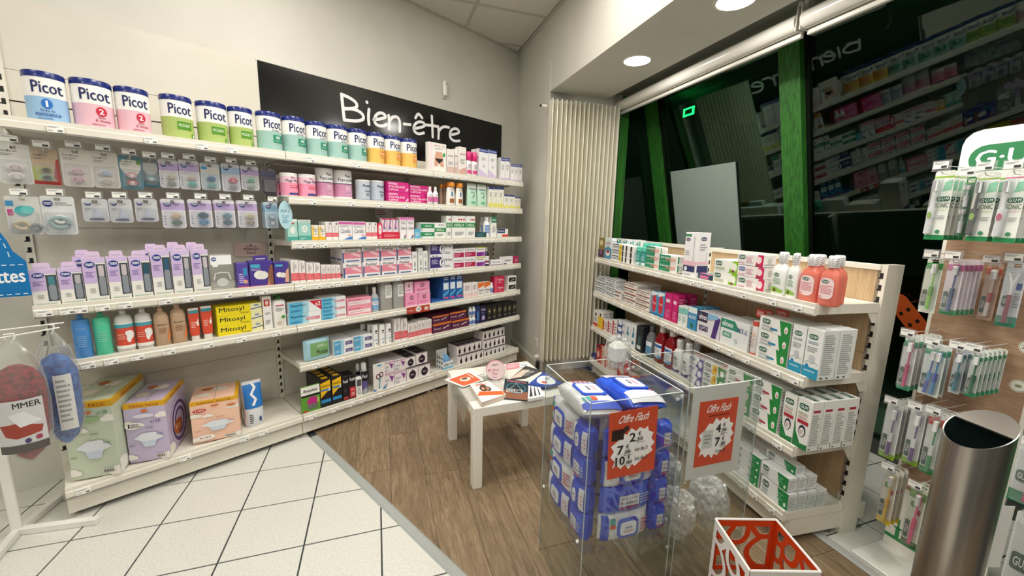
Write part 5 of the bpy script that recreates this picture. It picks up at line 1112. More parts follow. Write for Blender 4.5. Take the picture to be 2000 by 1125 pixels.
row(FA, A[5], 'c4', [
    (1234, 1364, 893, 'plum', 'sleep_box', 'plum box with orange edge, bottom of its stack', {'d': .09, 'dp': 3}),
    (1368, 1486, 870, 'plum', 'sleep_box', 'plum box with orange edge, bottom of its stack', {'d': .09, 'dp': 3}),
    (1232, 1346, 842, 'plum', 'sleep_box', 'plum box with orange edge, top of its stack', {'d': .09, 'dp': 3, 'on': 892}),
    (1352, 1466, 815, 'plum', 'sleep_box', 'plum box with orange edge, top of its stack', {'d': .09, 'dp': 3, 'on': 869}),
    (1490, 1512, 785, 'whblue', 'pill_bottle', 'small white bottle with blue band, two-high, near black boxes', {'st': 2}),
    (1514, 1535, 782, 'whblue', 'pill_bottle', 'small white bottle with blue band, two-high, near black boxes', {'st': 2}),
    (1537, 1560, 776, 'navybox', 'condom_box', 'narrow navy box next to the small white bottles', {'d': .05}),
    (1563, 1607, 776, 'navystar', 'condom_box', 'dark navy box with lilac oval', {'d': .05}),
] + [(a, b, t, 'black', 'condom_box', 'black box with a gold ring emblem', {'d': .05, 'dp': 2}) for a, b, t in ((1610, 1644, 768), (1646, 1679, 764), (1681, 1718, 758), (1722, 1751, 755), (1753, 1783, 750), (1785, 1815, 746))])
row(FA, A[6], 'c6', [
    (322, 452, 478, 'para', 'comb_card', 'green and white card with a magenta nit comb', {'d': .015, 'y': -.012}),
    (452, 531, 428, 'juna', 'lice_box', 'black lotion box with yellow shield', {'d': .055, 'dp': 4}),
    (534, 605, 405, 'juna', 'lice_box', 'black lotion box with yellow shield', {'d': .055, 'dp': 4}),
    (609, 652, 410, 'poux', 'lice_box', 'black box with white lettering next to the yellow-shield boxes', {'d': .05, 'dp': 2}),
    (654, 699, 400, 'pouxr', 'lice_box', 'black box with a red discount panel', {'d': .05, 'dp': 2}),
    (703, 743, 420, 'whsm', 'medicine_box', 'small white box with grey top in front of the spray can', {'d': .03, 'y': -.01}),
    (745, 790, 318, 'spray', 'spray_can', 'silver and black spray can with white cap', {'y': .01}),
    (706, 740, 325, 'spray', 'spray_can', 'spray can with white cap standing behind the other', {'y': .07}),
    (822, 905, 320, 'scis', 'scissors_card', 'white card with maroon-handled scissors', {'d': .006, 'y': -.012}),
    (888, 966, 390, 'pinkcone', 'medicine_box', 'white box with magenta cone, bottom of its stack', {'d': .07, 'dp': 3}),
    (970, 1048, 372, 'pinkcone', 'medicine_box', 'white box with magenta cone, bottom of its stack', {'d': .07, 'dp': 3}),
    (886, 963, 308, 'pinkcone', 'medicine_box', 'white box with magenta cone, top of its stack', {'d': .07, 'dp': 3, 'on': 388}),
    (967, 1044, 292, 'pinkcone', 'medicine_box', 'white box with magenta cone, top of its stack', {'d': .07, 'dp': 3, 'on': 371}),
    (1053, 1132, 347, 'blkpear', 'tampon_box', 'white box with large black disc, bottom of its stack', {'d': .08, 'dp': 3}),
    (1136, 1215, 325, 'blkpear', 'tampon_box', 'white box with large black disc, bottom of its stack', {'d': .08, 'dp': 3}),
    (1044, 1114, 272, 'blkpear', 'tampon_box', 'white box with large black disc, top of its stack', {'d': .08, 'dp': 3, 'on': 345}),
    (1118, 1196, 242, 'blkpear', 'tampon_box', 'white box with large black disc, top of its stack', {'d': .08, 'dp': 3, 'on': 322}),
    (1412, 1586, 245, 'pear', 'pear_box', 'small white box with black pear, lower row in front', {'nx': 5, 'd': .06, 'dp': 2}),
    (1402, 1572, 178, 'pear', 'pear_box', 'small white box with black pear, second row up', {'nx': 5, 'd': .06, 'dp': 2, 'on': 243, 'y': .012}),
    (1592, 1740, 205, 'pear', 'pear_box', 'small white box with black pear, lower row by the wall', {'nx': 5, 'd': .06, 'dp': 2}),
    (1587, 1737, 140, 'pear', 'pear_box', 'small white box with black pear, middle row by the wall', {'nx': 5, 'd': .06, 'dp': 2, 'on': 203}),
    (1582, 1733, 78, 'pear', 'pear_box', 'small white box with black pear, top row by the wall', {'nx': 5, 'd': .06, 'dp': 2, 'on': 138, 'y': .012}),
])
# plush sponge in an open gift carton
t = empty('sponge_carton', FA.w(FA.xu(cu('c6', 1335), .03, A[6]), .02, A[6]-.005), FA.rot); tag(t, 'open white gift carton with blue foot holding a sponge', 'carton')
m = MB(); m.box(-.055, .055, 0, .004, 0, .065, 'eef0f0'); m.box(-.055, .055, .09, .094, 0, .15, 'eef0f0'); m.box(-.055, -.051, .004, .09, 0, .13, 'e6ecec'); m.box(.051, .055, .004, .09, 0, .07, 'e6ecec'); m.box(-.055, .055, 0, .094, 0, .004, 'eef0f0'); m.build('carton', t)
q = prints(MB(), [Rc(0, 0, 1, .3, '7fbcd8'), Ln(.1, .4, .7, .8, 3, '2f6c84'), El(.85, .6, .07, .12, '3a8cb0')], .11, .065)
q2 = MB()
for i in range(9): q2.box(-.0556, -.055, .012+(i % 3)*.03-.008, .012+(i % 3)*.03+.008, .02+(i//3)*.04-.008, .02+(i//3)*.04+.006, '1d2a34')
q.build('front_print', t); o = q2.build('side_print', t); o['kind'] = 'stuff'
sp = MB(); bm = bmesh.new(); bmesh.ops.create_icosphere(bm, subdivisions=3, radius=1)
for v in bm.verts: v.co *= 1+.05*math.sin(9*v.co.x+4*v.co.z)*math.sin(7*v.co.y+3)
bm.verts.index_update(); sp.add([(v.co.x*.044, v.co.y*.035, v.co.z*.052) for v in bm.verts], [[v.index for v in f.verts] for f in bm.faces], 'f:6fa6d6'); bm.free()
o = sp.build('bath_sponge', None, FA.w(FA.xu(cu('c6', 1335), .03, A[6]), .067, A[6]+.056), FA.rot, smooth=True); tag(o, 'fluffy light blue bath sponge in the open gift carton', 'sponge')
m = MB(); m.box(-.05, .05, -.041, -.038, 0, .03, 'acrylic')

m.build('shell', tr)
# ================================================================== dental goods on the unit by the window
dz('goldp', s='box', c='8a7a44', el=[Rc(0, 0, 1, .42, '4a2c4c'), El(.5, .75, .3, .14, 'd8cc9c'), El(.5, .3, .25, .12, '8a5a8c')])
dz('bluew', s='box', c='dfe7ea', el=[Po((0, .0), (1, 0), (1, .5), (.5, .62), (0, .5), '4f8fb0'), El(.5, .76, .3, .12, 'c8d0d6'), Tx(.2, .72, .8, .8, 'c0303c', 'Fixodent', .02), El(.5, .3, .3, .14, 'e9f0f2'), El(.5, .36, .2, .08, 'b8323c')], sr=[Ln(.1, .1, .9, .9, 8)])
dz('whfoot', s='box', c='eceeee', el=[El(.35, .8, .13, .1, '3c9a94'), Po((.5, .6), (.85, .62), (.85, .95), (.6, .95), '7ac0b4'), El(.4, .62, .1, .07, '2a7a74'), Ln(.1, .1, .9, .45, 4)])
dz('fixo', s='box', c='eceef0', el=[Rc(0, .82, 1, .96, '1d2026'), Tx(.1, .35, .85, .7, '20242c', 'Fixodent', .02), Rc(.86, .2, 1, .8, '8fb4c8')], sr=[Rc(0, 0, 1, 1, 'eceef0'), Ln(.1, .2, .9, .8, 3)])
dz('yelblk', s='box', c='efefec', el=[Rc(0, 0, .5, 1, 'eccb2a'), Tx(.1, .3, .4, .7, '3c3420', '+', .04), Rc(.62, .05, .9, .95, '18181a')])
dz('blkstrip', s='box', c='eeeeec', el=[Rc(.25, .05, .6, .95, '18181a')])
dz('tealbot', s='bot', prof=[(.92, 0), (1, .02), (1, .72), (.7, .8)], c='l:58b4ac', cap=([(.9, .78), (.95, .79), (.95, .98), (.85, 1)], 'g:5ec4ae'), e=3, dr=.8, el=[Rc(.1, .06, .9, .2, 'd8e8e8'), Ln(.2, .3, .8, .55, 4, 'a4dcd4')])
dz('arthro', s='box', c='eeeae6', el=[Rc(0, 0, .66, 1, '1f8a62'), Tx(.06, .55, .62, .85, 'f0f6f2', 'Arthrodont', .02), Rc(.4, .34, .62, .48, 'd87068'), Po((.66, .15), (.97, .35), (.97, .65), (.66, .75), 'e2b4a4'), Ln(.06, .12, .5, .26, 1, '7cc0a4')], sr=[Rc(0, 0, 1, 1, 'efece8'), Ln(.1, .2, .9, .8, 3, 'b0b4b0'), Rc(.1, .1, .22, .9, '2c8f6c')])
dz('oralb', s='box', c='edecee', el=[Rc(0, .9, .5, .96, '3a8a5c'), ('rr', .08, .8, .42, .87, .01, '26345e'), Tx(.12, .815, .38, .85, 'f2f2f6', 'Oral-B', .02), Ln(.1, .48, .45, .6, 3, 'a9a9b0'), Rc(.74, .2, .78, .88, 'b9bcc4'), El(.76, .88, .06, .03, 'd0d4da'), Rc(.0, .26, 1, .36, 'e6b8c4'), Rc(.05, .12, .95, .25, '2c3464'), El(.25, .18, .12, .05, 'e8e8f0'), Ln(.1, .03, .9, .08, 1, 'a9a9b0')], sr=[('rr', .25, .82, .7, .9, .01, '26345e'), Tx(.3, .84, .65, .88, 'f2f2f6', 'Oral-B', .02), Ln(.2, .6, .8, .76, 3, 'a0a0aa'), Rc(.74, .3, .79, .56, 'c4c8d0'), Rc(0, .3, 1, .36, 'e8c0ca'), Rc(.1, .12, .95, .27, '2c3464')])
dz('tabs', s='box', c='2f4a62', el=[Rc(.3, .2, .95, .8, 'c8688c')], tp=[Rc(0, 0, 1, 1, '2a3e56'), Rc(.08, .1, .92, .45, 'd97fa4'), Rc(.08, .5, .92, .9, '7fb8b0')])
dz('gumgr', s='box', c='eeefe8', el=[Po((.64, 0), (1, 0), (1, 1), (.8, 1), '86c02e'), El(.84, .5, .13, .34, 'eef2e4'), El(.82, .18, .07, .12, '7a5a3c')]+gum(.06, .5, .34, .86)+[Ln(.06, .14, .5, .4, 3, 'a4b488')], sr=[Rc(0, 0, 1, 1, 'efeee8'), Ln(.1, .2, .9, .8, 4)])
dz('gumrd', s='box', c='efeaea', el=[Po((.72, 0), (1, 0), (1, 1), (.8, 1), 'd02a5c'), El(.84, .55, .1, .3, 'f2dde2'), Po((.74, .06), (.88, .1), (.8, .28), '7a4a3c')]+gum(.06, .5, .32, .86)+[Tx(.06, .12, .3, .26, 'c03a5c', 'SensiVital', .01), Ln(.36, .2, .66, .8, 5, 'd8a8b4')], sr=[Rc(0, 0, 1, 1, 'f0ecea'), El(.5, .5, .18, .3, 'c8ccc8'), Ln(.1, .1, .9, .3, 2)])
dz('gumrb', s='box', c='efeaea', el=[Po((.72, 0), (1, 0), (1, 1), (.8, 1), 'd02a5c'), El(.84, .55, .1, .3, 'f2dde2'), Po((.74, .06), (.88, .1), (.8, .28), '7a4a3c')]+gum(.06, .5, .32, .86, '2a4f9c')+[Tx(.06, .12, .3, .26, 'c03a5c', 'SensiVital', .01), Ln(.36, .2, .66, .8, 5, 'd8a8b4')], sr=[Rc(0, 0, 1, 1, 'f0ecea'), El(.5, .5, .18, .3, 'c8ccc8')])
DASH = [('s', [(x+.02*(j % 2), z), (x+.13, z+.14)], .0022, '9a9ca0') for j, z in enumerate((.06, .3, .54, .78)) for x in (-.02, .2, .42, .64, .86)]
CAPW = [(.5, .765), (.54, .78), (.54, .97), (.44, 1)]
dz('mww', s='bot', prof=MW, c='g:eef1ee', e=3.4, dr=.6, cap=(CAPW, 'g:f2f2f2'), capel=DASH, el=gum(.2, .44, .6, .52)+[Ln(.2, .26, .75, .42, 5, '8fae94'), Po((.1, .08), (.9, .08), (.9, .14), (.4, .2), (.1, .2), '8ab84a'), El(.4, .13, .1, .04, '6a4a2c')])
dz('mwp', s='bot', prof=MW, c='l:f08c7a', e=3.4, dr=.6, cap=(CAPW, 'g:f2f0f0'), capel=DASH, el=[('rr', .14, .14, .86, .56, .02, 'f2d8da')]+gum(.22, .45, .62, .52)+[Ln(.2, .24, .8, .42, 6, 'd88a90'), El(.26, .18, .08, .03, 'e89aa4')])
dz('mwr', s='bot', prof=[(.9, 0), (1, .02), (1, .6), (.6, .76), (.36, .82)], c='l:9c1420', e=2.4, dr=.75, cap=([(.4, .8), (.44, .81), (.44, .98), (.36, 1)], 'g:efecea'), el=[Rc(.12, .12, .88, .52, 'ecebf0'), Rc(.12, .4, .88, .48, '3a6aa8'), Ln(.2, .18, .8, .36, 4, 'a0a4b0'), Po((.12, .12), (.88, .12), (.88, .2), '5a9ac8')])
dz('mws', s='bot', prof=[(.9, 0), (1, .02), (1, .6), (.6, .76), (.36, .82)], c='l:8a8f94', e=2.4, dr=.75, cap=([(.4, .8), (.44, .81), (.44, .98), (.36, 1)], 'g:5c6066'), el=[Rc(.1, .1, .9, .5, '5f92b8'), Rc(.1, .36, .9, .5, 'e6ecf0')])
dz('mwg', s='bot', prof=MW, c='g:eff1f0', e=3.4, dr=.6, cap=(CAPW, 'g:f2f2f2'), capel=DASH, el=gum(.2, .4, .62, .48)+[Ln(.2, .22, .78, .38, 5, '9a9ca8'), Po((.08, .06), (.92, .06), (.92, .16), (.5, .1), (.08, .14), '4a3c78')])
dz('fixs', s='box', c='eaecee', el=[Rc(0, .82, 1, .96, '1d2430'), Tx(.08, .34, .7, .72, '1c2230', 'Fixodent', .02), Po((.72, .1), (1, .3), (1, .7), (.72, .6), 'b9c4cc')], sr=[Ln(.1, .2, .9, .8, 3)])
dz('navyend', s='box', c='232a58', el=[Ln(.1, .3, .9, .7, 2, '7a84b8')])
dz('prem', s='box', c='efebe6', el=[Rc(0, .84, 1, 1, '8a5a4a'), Rc(0, 0, 1, .12, 'a86a54'), Tx(.06, .35, .8, .7, '3c2a28', 'parodontax', .02)], sr=[Ln(.1, .2, .9, .8, 3)])
dz('parog', s='box', c='4f9fcc', el=[El(.5, .5, .38, .38, 'd03044'), Tx(.22, .45, .78, .57, 'f4e8e8', 'Parogyl', .02), Po((0, .8), (1, .9), (1, 1), (0, 1), 'e8f0f4'), Rc(0, 0, 1, .1, '2a6fa4')], sr=[Ln(.1, .1, .9, .9, 7, 'c0d8e4')])
dz('mgt', s='box', c='cc2070', el=[Rc(.15, .66, .7, .78, 'f0d4e2'), Ln(.2, .1, .8, .4, 5, 'e080ac')], sr=[Ln(.1, .1, .9, .9, 8, 'e890b8')])
dz('elud', s='box', c='e8eeec', el=[Rc(.0, .6, 1, .9, '7fc8bc'), Ln(.1, .2, .9, .5, 4, '8aa8a4')], sr=[Ln(.1, .1, .9, .9, 6)])
dz('elub', s='box', c='3a8fc0', el=[Rc(0, .75, 1, 1, 'e6f0f2'), Tx(.1, .5, .9, .68, 'f0f6fa', 'eludril', .02), El(.5, .2, .2, .1, '1f6a50')], sr=[Ln(.1, .1, .9, .9, 6, 'cfe0ea')])
dz('elmp', s='box', c='dfdde4', el=[Rc(0, .55, .45, 1, '3a3050'), Tx(.06, .66, .42, .9, 'f0eef6', 'elmex', .03), Po((.66, 0), (.86, 0), (1, .9), (.8, .95), '4a2f78'), Rc(.1, .18, .5, .4, '3a3050'), Tx(.14, .22, .46, .36, 'd8d4e6', 'OPTI', .02), Po((.45, .7), (.9, .85), (.9, 1), (.45, 1), '88b8d8')], sr=[Ln(.1, .2, .9, .8, 4)])
dz('elmg', s='box', c='e3e7e6', el=[Rc(0, .62, .5, .98, '2c8a70'), Tx(.05, .7, .46, .92, 'f0f6f4', 'elmex', .03), Po((.5, .62), (.72, .62), (.5, .98), '2c8a70'), Rc(.1, .3, .42, .5, '3f9c84'), Tx(.14, .34, .38, .46, 'f0f6f4', 'SENSI', .02), Tx(.62, .62, .95, .8, '3a4c8c', 'PACK x2', .01), El(.6, .25, .05, .1, 'c4ccc8')], sr=[Ln(.1, .2, .9, .8, 4)])
dz('redbt', s='bot', prof=[(.95, 0), (1, .01), (1, .95), (.9, 1)], c='g:e9e4e2', el=[Rc(0, .86, 1, 1, 'c8503c'), El(.5, .6, .26, .07, 'e6c4bc'), Ln(.2, .2, .8, .5, 5, 'd0b0a8'), Rc(0, .02, 1, .06, 'd86048')])
dz('tag30', s='box', c='c8402e', el=[Tx(.12, .25, .88, .75, 'f4e4dc', '30%', .02)])
def gumlong(tag_, tc): return dict(s='box', c='eeefec', el=[Po((.5, 0), (1, 0), (1, 1), (.62, 1), (.6, .6), '1f8a3e'), Po((.44, 1), (.64, 1), (.74, .0), (.5, .0), 'eeefec'), ('rr', .36, .2, .62, .36, .01, tc), El(.87, .45, .055, .24, 'f0f2ee'), El(.87, .4, .03, .12, 'd89a98')]+gum(.1, .55, .36, .88)+[Tx(.1, .28, .46, .46, '8a8f90', tag_, -.005), Ln(.1, .08, .5, .22, 2, 'a0a6a4')], sr=[Rc(0, 0, 1, 1, 'eceeea'), Ln(.1, .15, .9, .85, 4)])
dz('gumb', **gumlong('ORIGINAL', '2a86b0')); dz('gumr', **gumlong('PAROEX', 'b03a48'))
dz('gumv', s='box', c='e9e8ee', el=[Po((.5, 0), (1, 0), (1, 1), (.7, 1), '5a4a98'), El(.8, .4, .14, .34, 'e8e6f2')]+gum(.06, .5, .4, .86, '5a5a88')+[Ln(.06, .1, .44, .4, 3)], sr=[Ln(.1, .15, .9, .85, 4)])
dz('gumy', s='box', c='eeefec', el=[Po((.5, 0), (1, 0), (1, 1), (.62, 1), (.6, .6), '1f8a3e'), Po((.44, 1), (.64, 1), (.74, .0), (.5, .0), 'eeefec'), El(.86, .45, .09, .3, 'f0f2ee'), Rc(.42, .1, .62, 1, 'eec628'), Tx(.44, .45, .6, .8, 'c03a2c', '-3', .03)]+gum(.06, .55, .34, .88)+[Ln(.06, .08, .38, .45, 3)])
dz('gingi', s='box', c='eceeec', el=gum(.14, .78, .72, .88)+[Tx(.14, .68, .8, .74, '5a7a94', 'GINGIDEX', 0), Ln(.14, .52, .85, .64, 3), El(.5, .4, .18, .07, 'c4c8cc'), ('s', [(.1, .3), (.3, .34), (.5, .3), (.7, .34), (.9, .3)], .003, 'a8acb0'), Rc(0, 0, 1, .22, '2395b8'), El(.26, .24, .1, .04, '2d86c0'), Ln(.12, .12, .8, .17, 1, 'bfe2ee')], sr=[Ln(.12, .1, .8, .92, 20, '9ea2a2'), Rc(.12, .03, .3, .06, '3c4044'), Rc(.5, .03, .62, .06, '3c4044')])
dz('paro', s='box', c='eeefea', el=[Po((.0, .0), (1, .0), (1, .12), (.5, .1), (.12, .3), (0, .55), '1f7a40'), ]+gum(.14, .78, .8, .9)+[Tx(.14, .66, .8, .73, '98885c', 'PAROEX', -.004), Rc(.14, .5, .9, .57, 'b02a3c'), Ln(.14, .59, .85, .65, 2, 'c89098'), El(.55, .36, .24, .12, '2c2440'), El(.55, .34, .18, .09, 'eeefea'), Ln(.42, .29, .68, .38, 3, 'b06a70')], sr=[Rc(.15, .78, .75, .83, 'b02a3c'), Ln(.12, .1, .85, .74, 18, 'a2a4a2'), Rc(.1, .03, .3, .05, '2c3034')], tp=[Rc(.1, .3, .9, .7, '2c5a44'), Ln(.14, .38, .86, .62, 2, 'c8dccf')])
dz('gumbase', s='box', c='eaecec', el=[Po((.45, 0), (1, 0), (1, 1), (.6, 1), '1f8a4a'), Po((.36, 1), (.6, 1), (.72, .0), (.4, .0), 'eaecec'), El(.9, .25, .04, .13, 'e8f0ea')]+gum(.07, .5, .3, .88)+[Tx(.07, .3, .32, .44, '3c4450', 'SensiVital+', 0), Ln(.07, .1, .36, .26, 2), Ln(.64, .35, .84, .8, 3, '7cc29a')], sr=[Rc(0, 0, 1, 1, 'e6e8ea'), Ln(.1, .15, .9, .85, 5, 'b4b8ba')])
dz('whr', s='box', c='edeae6', el=[El(.5, .75, .16, .12, '2c2c30'), Rc(0, 0, 1, .2, 'd8442c'), Ln(.2, .3, .8, .55, 3)], sr=[Ln(.1, .1, .9, .9, 6)])
dz('yflow', s='box', c='e8c020', el=[El(.5, .6, .4, .35, 'f0d040')])
dz('rstripe', s='box', c='eeeae8', el=[Rc(.0, .1, .3, .9, 'c03040'), Ln(.4, .15, .95, .85, 4, 'b08088')])
dz('crest', s='box', c='e9ebf0', el=[Rc(0, 0, .7, 1, '2c4890'), El(.36, .7, .28, .4, 'e6eaf2'), Tx(.75, .3, .95, .7, '2c4890', 'II', .01)])
dz('btbox', s='box', c='e9eef0', el=[Rc(.3, .15, .72, .62, '3a8aa4'), Rc(.42, .62, .6, .86, '2f6f8c'), Rc(.3, .3, .72, .45, 'e6f0f2')], sr=[Ln(.1, .1, .9, .9, 6)])
dz('dkbox', s='box', c='20282e', el=[Rc(.3, .15, .72, .62, '3c5a60'), Rc(.2, .1, .8, .24, 'd8dcd8')])
dz('kidr', s='box', c='b8343c', el=[El(.5, .5, .3, .2, 'e8c4b8'), Rc(0, .9, 1, 1, '1d1d24')])
dz('kidb', s='box', c='26327c', el=[El(.6, .4, .2, .14, 'd8dcf0'), Rc(0, .9, .3, 1, 'c83a44')])
dz('kido', s='box', c='e6cfc4', el=[Rc(.0, .0, .35, 1, 'd0603c'), Ln(.45, .15, .9, .85, 5, 'b88c80')], sr=[Ln(.1, .1, .9, .9, 6, 'c8b8b0')])
G_ = ZG
row(FG, G_[0], 'g1', [
    (100, 137, 86, 'goldp', 'denture_box', 'gold and purple box at the far end of the dental top shelf', {'d': .03}),
    (142, 190, 88, 'bluew', 'denture_box', 'white and blue denture box at the far end of top shelf', {'d': .04}),
] + [(195, 240, 128, 'fixo', 'denture_box', 'small white fixative box, far stack on dental top shelf', {'d': .12, 'st': 3})]
  + [(242, 276, 136, 'yelblk', 'denture_box', 'small white box with yellow square in black-striped stack', {'d': .08, 'st': 3}),
     (279, 308, 142, 'blkstrip', 'denture_box', 'small white box with black stripe on dental top shelf', {'d': .08, 'st': 3}),
     (310, 345, 148, 'blkstrip', 'denture_box', 'small white box with black stripe on dental top shelf', {'d': .08, 'st': 3})]
  + [(a, a+42, 92+k*4, 'whfoot', 'denture_box', 'tall white box with teal dots in the rear row', {'d': .04, 'y': .13}) for k, a in enumerate((215, 260, 305, 350))]
  + [(352, 386, 150, 'tealbot', 'mouthwash_bottle', 'small teal translucent bottle in the front pair'), (388, 424, 155, 'tealbot', 'mouthwash_bottle', 'small teal translucent bottle in the front pair'),
     (395, 430, 122, 'tealbot', 'mouthwash_bottle', 'small teal translucent bottle in the rear row', {'y': .07}), (432, 466, 124, 'tealbot', 'mouthwash_bottle', 'small teal translucent bottle in the rear row', {'y': .07}), (468, 502, 128, 'tealbot', 'mouthwash_bottle', 'small teal translucent bottle in the rear row', {'y': .07}),
     (428, 520, 148, 'arthro', 'toothpaste_box', 'green and white toothpaste box in a stack of three', {'st': 3, 'd': .06}),
     (522, 640, 208, 'arthro', 'toothpaste_box', 'green and white toothpaste box in the shorter stack by tall box', {'st': 2, 'd': .09, 'y': -.012}),
     (686, 772, 48, 'oralb', 'toothbrush_box', 'tall white electric toothbrush box with pink and navy bands', {'d': .085}),
     (768, 890, 340, 'tabs', 'tablet_box', 'flat dark box with pink top lying on dental top shelf', {'d': .09, 'rz': -.2, 'y': .012}),
     (898, 1060, 242, 'gumgr', 'toothpaste_box', 'white toothpaste box with lime green end in a stack of two', {'st': 2, 'd': .09, 'dp': 2}),
     (1064, 1252, 365, 'gumrd', 'toothpaste_box', 'white toothpaste box with crimson end and green logo', {'d': .07}),
     (1066, 1252, 285, 'gumrb', 'toothpaste_box', 'white toothpaste box with crimson end and blue logo', {'d': .07, 'on': 364}),
     (1068, 1250, 200, 'gumrd', 'toothpaste_box', 'white toothpaste box with crimson end and green logo', {'d': .07, 'on': 284}),
     (1288, 1385, 185, 'mww', 'mouthwash_bottle', 'white mouthwash bottle with green picture and striped cap'), (1392, 1466, 195, 'mww', 'mouthwash_bottle', 'white mouthwash bottle with green picture and striped cap'),
     (1412, 1470, 192, 'mww', 'mouthwash_bottle', 'white mouthwash bottle standing behind the coral ones', {'y': .09}),
     (1476, 1600, 202, 'mwp', 'mouthwash_bottle', 'coral mouthwash bottle with pink label and white cap, front row'), (1606, 1738, 212, 'mwp', 'mouthwash_bottle', 'coral mouthwash bottle with pink label and white cap, front row'),
     (1530, 1640, 202, 'mwp', 'mouthwash_bottle', 'coral mouthwash bottle standing in the rear row', {'y': .075}), (1650, 1770, 208, 'mwp', 'mouthwash_bottle', 'coral mouthwash bottle standing in the rear row', {'y': .075})])
row(FG, G_[1], 'g1', [
    (82, 146, 362, 'fixs', 'denture_box', 'small white and black box in the far three-high stack', {'st': 3, 'd': .10}),
    (150, 212, 372, 'fixs', 'denture_box', 'small white and black box in the four-high stack', {'st': 4, 'd': .10}),
    (214, 258, 462, 'prem', 'toothpaste_box', 'single brown-edged toothpaste box lying low beside stacks', {'d': .08}),
    (278, 358, 405, 'prem', 'toothpaste_box', 'white toothpaste box with brown edges in a taller stack', {'st': 4, 'd': .10, 'dp': 2}),
    (362, 452, 462, 'prem', 'toothpaste_box', 'white toothpaste box with brown edges in the lower stack', {'st': 4, 'd': .10, 'y': -.01}),
    (466, 506, 462, 'parog', 'mouthwash_box', 'sky blue box with red oval', {'d': .05}), (508, 552, 470, 'parog', 'mouthwash_box', 'sky blue box with red oval', {'d': .05}),
    (557, 606, 474, 'mgt', 'mouthwash_box', 'magenta box with pale square in the front row', {'d': .05, 'y': .005}), (609, 646, 488, 'mgt', 'mouthwash_box', 'magenta box with pale square in the front row', {'d': .05, 'y': .005}),
    (600, 660, 470, 'mgt', 'mouthwash_box', 'magenta box with pale square in the rear row', {'d': .05, 'y': .11}), (664, 728, 478, 'mgt', 'mouthwash_box', 'magenta box with pale square in the rear row', {'d': .05, 'y': .11}),
    (652, 682, 560, 'elud', 'mouthwash_box', 'white box with aqua upper band on dental second shelf', {'d': .05}), (684, 716, 566, 'elud', 'mouthwash_box', 'white box with aqua upper band on dental second shelf', {'d': .05}),
    (720, 778, 572, 'elub', 'mouthwash_box', 'blue box with white top on dental second shelf', {'d': .05, 'dp': 3}),
    (786, 940, 615, 'elmp', 'toothpaste_box', 'grey-white toothpaste box with violet slash', {'d': .06, 'dp': 2}),
    (944, 1136, 668, 'elmg', 'toothpaste_box', 'white double toothpaste pack with green panel', {'d': .08, 'dp': 2}),
    (1140, 1192, 668, 'redbt', 'spray_can', 'white cylinder with red rim between toothpaste boxes'),
    (1196, 1408, 655, 'gumb', 'toothpaste_box', 'green and white toothpaste box with blue pill mark, three-high stack', {'st': 3, 'd': .07, 'dp': 2}),
    (1420, 1512, 698, 'gingi', 'mouthwash_box', 'white box with blue foot and tooth drawing', {'d': .085, 'dp': 2}), (1517, 1626, 722, 'gingi', 'mouthwash_box', 'white box with blue foot and tooth drawing', {'d': .085, 'dp': 2}),
])
# leaflets "30%" on top of the stacks
row(FG, G_[1], 'g1', [(1200, 1262, 585, 'tag30', 'sale_tag', 'small red discount tag standing on the green toothpaste stack', {'d': .004, 'on': 652, 'y': .03}), (1268, 1316, 590, 'tag30', 'sale_tag', 'small red discount tag standing on the green toothpaste stack', {'d': .004, 'on': 650, 'y': .09}), (1338, 1424, 590, 'tag30', 'sale_tag', 'small red discount tag standing on the green toothpaste stack', {'d': .004, 'on': 652, 'y': .09})])
row(FG, G_[2], 'g1', [
    (66, 96, 592, 'whr', 'mouthwash_box', 'white box with red foot at far end of third dental shelf', {'d': .05, 'dp': 2}), (98, 126, 596, 'whr', 'mouthwash_box', 'white box with red foot at far end of third dental shelf', {'d': .05, 'dp': 2}),
    (96, 126, 640, 'yflow', 'floss_box', 'tiny yellow box in front of the red-footed boxes', {'d': .009, 'y': -.012}),
    (130, 162, 660, 'rstripe', 'toothpaste_box', 'white box with red end stripe on third dental shelf', {'d': .07}), (164, 194, 664, 'rstripe', 'toothpaste_box', 'white box with red end stripe on third dental shelf', {'d': .07}), (196, 226, 660, 'rstripe', 'toothpaste_box', 'white box with red end stripe on third dental shelf', {'d': .07}),
    (230, 278, 668, 'crest', 'toothpaste_box', 'navy and white box in a three-high stack', {'st': 3, 'd': .08}),
    (284, 318, 684, 'btbox', 'mouthwash_box', 'white box with a blue bottle picture', {'d': .05, 'dp': 3}), (321, 356, 692, 'btbox', 'mouthwash_box', 'white box with a blue bottle picture', {'d': .05, 'dp': 3}),
    (359, 402, 705, 'dkbox', 'mouthwash_box', 'dark box with grey bottle picture', {'d': .05, 'dp': 2}),
    (416, 462, 700, 'mws', 'mouthwash_bottle', 'smoky mouthwash bottle with blue label'),
    (472, 532, 695, 'mwr', 'mouthwash_bottle', 'dark red mouthwash bottle with white cap in front'), (538, 602, 720, 'mwr', 'mouthwash_bottle', 'dark red mouthwash bottle with white cap in front'),
    (528, 582, 700, 'mwr', 'mouthwash_bottle', 'dark red mouthwash bottle in the rear row', {'y': .08}), (590, 645, 716, 'mwr', 'mouthwash_bottle', 'dark red mouthwash bottle in the rear row', {'y': .08}),
    (606, 662, 795, 'mwg', 'mouthwash_bottle', 'white mouthwash bottle with violet foot, front row'), (668, 722, 820, 'mwg', 'mouthwash_bottle', 'white mouthwash bottle with violet foot, front row'),
    (660, 712, 792, 'mwg', 'mouthwash_bottle', 'white mouthwash bottle with violet foot, rear row', {'y': .07}), (722, 776, 812, 'mwg', 'mouthwash_bottle', 'white mouthwash bottle with violet foot, rear row', {'y': .07}),
])
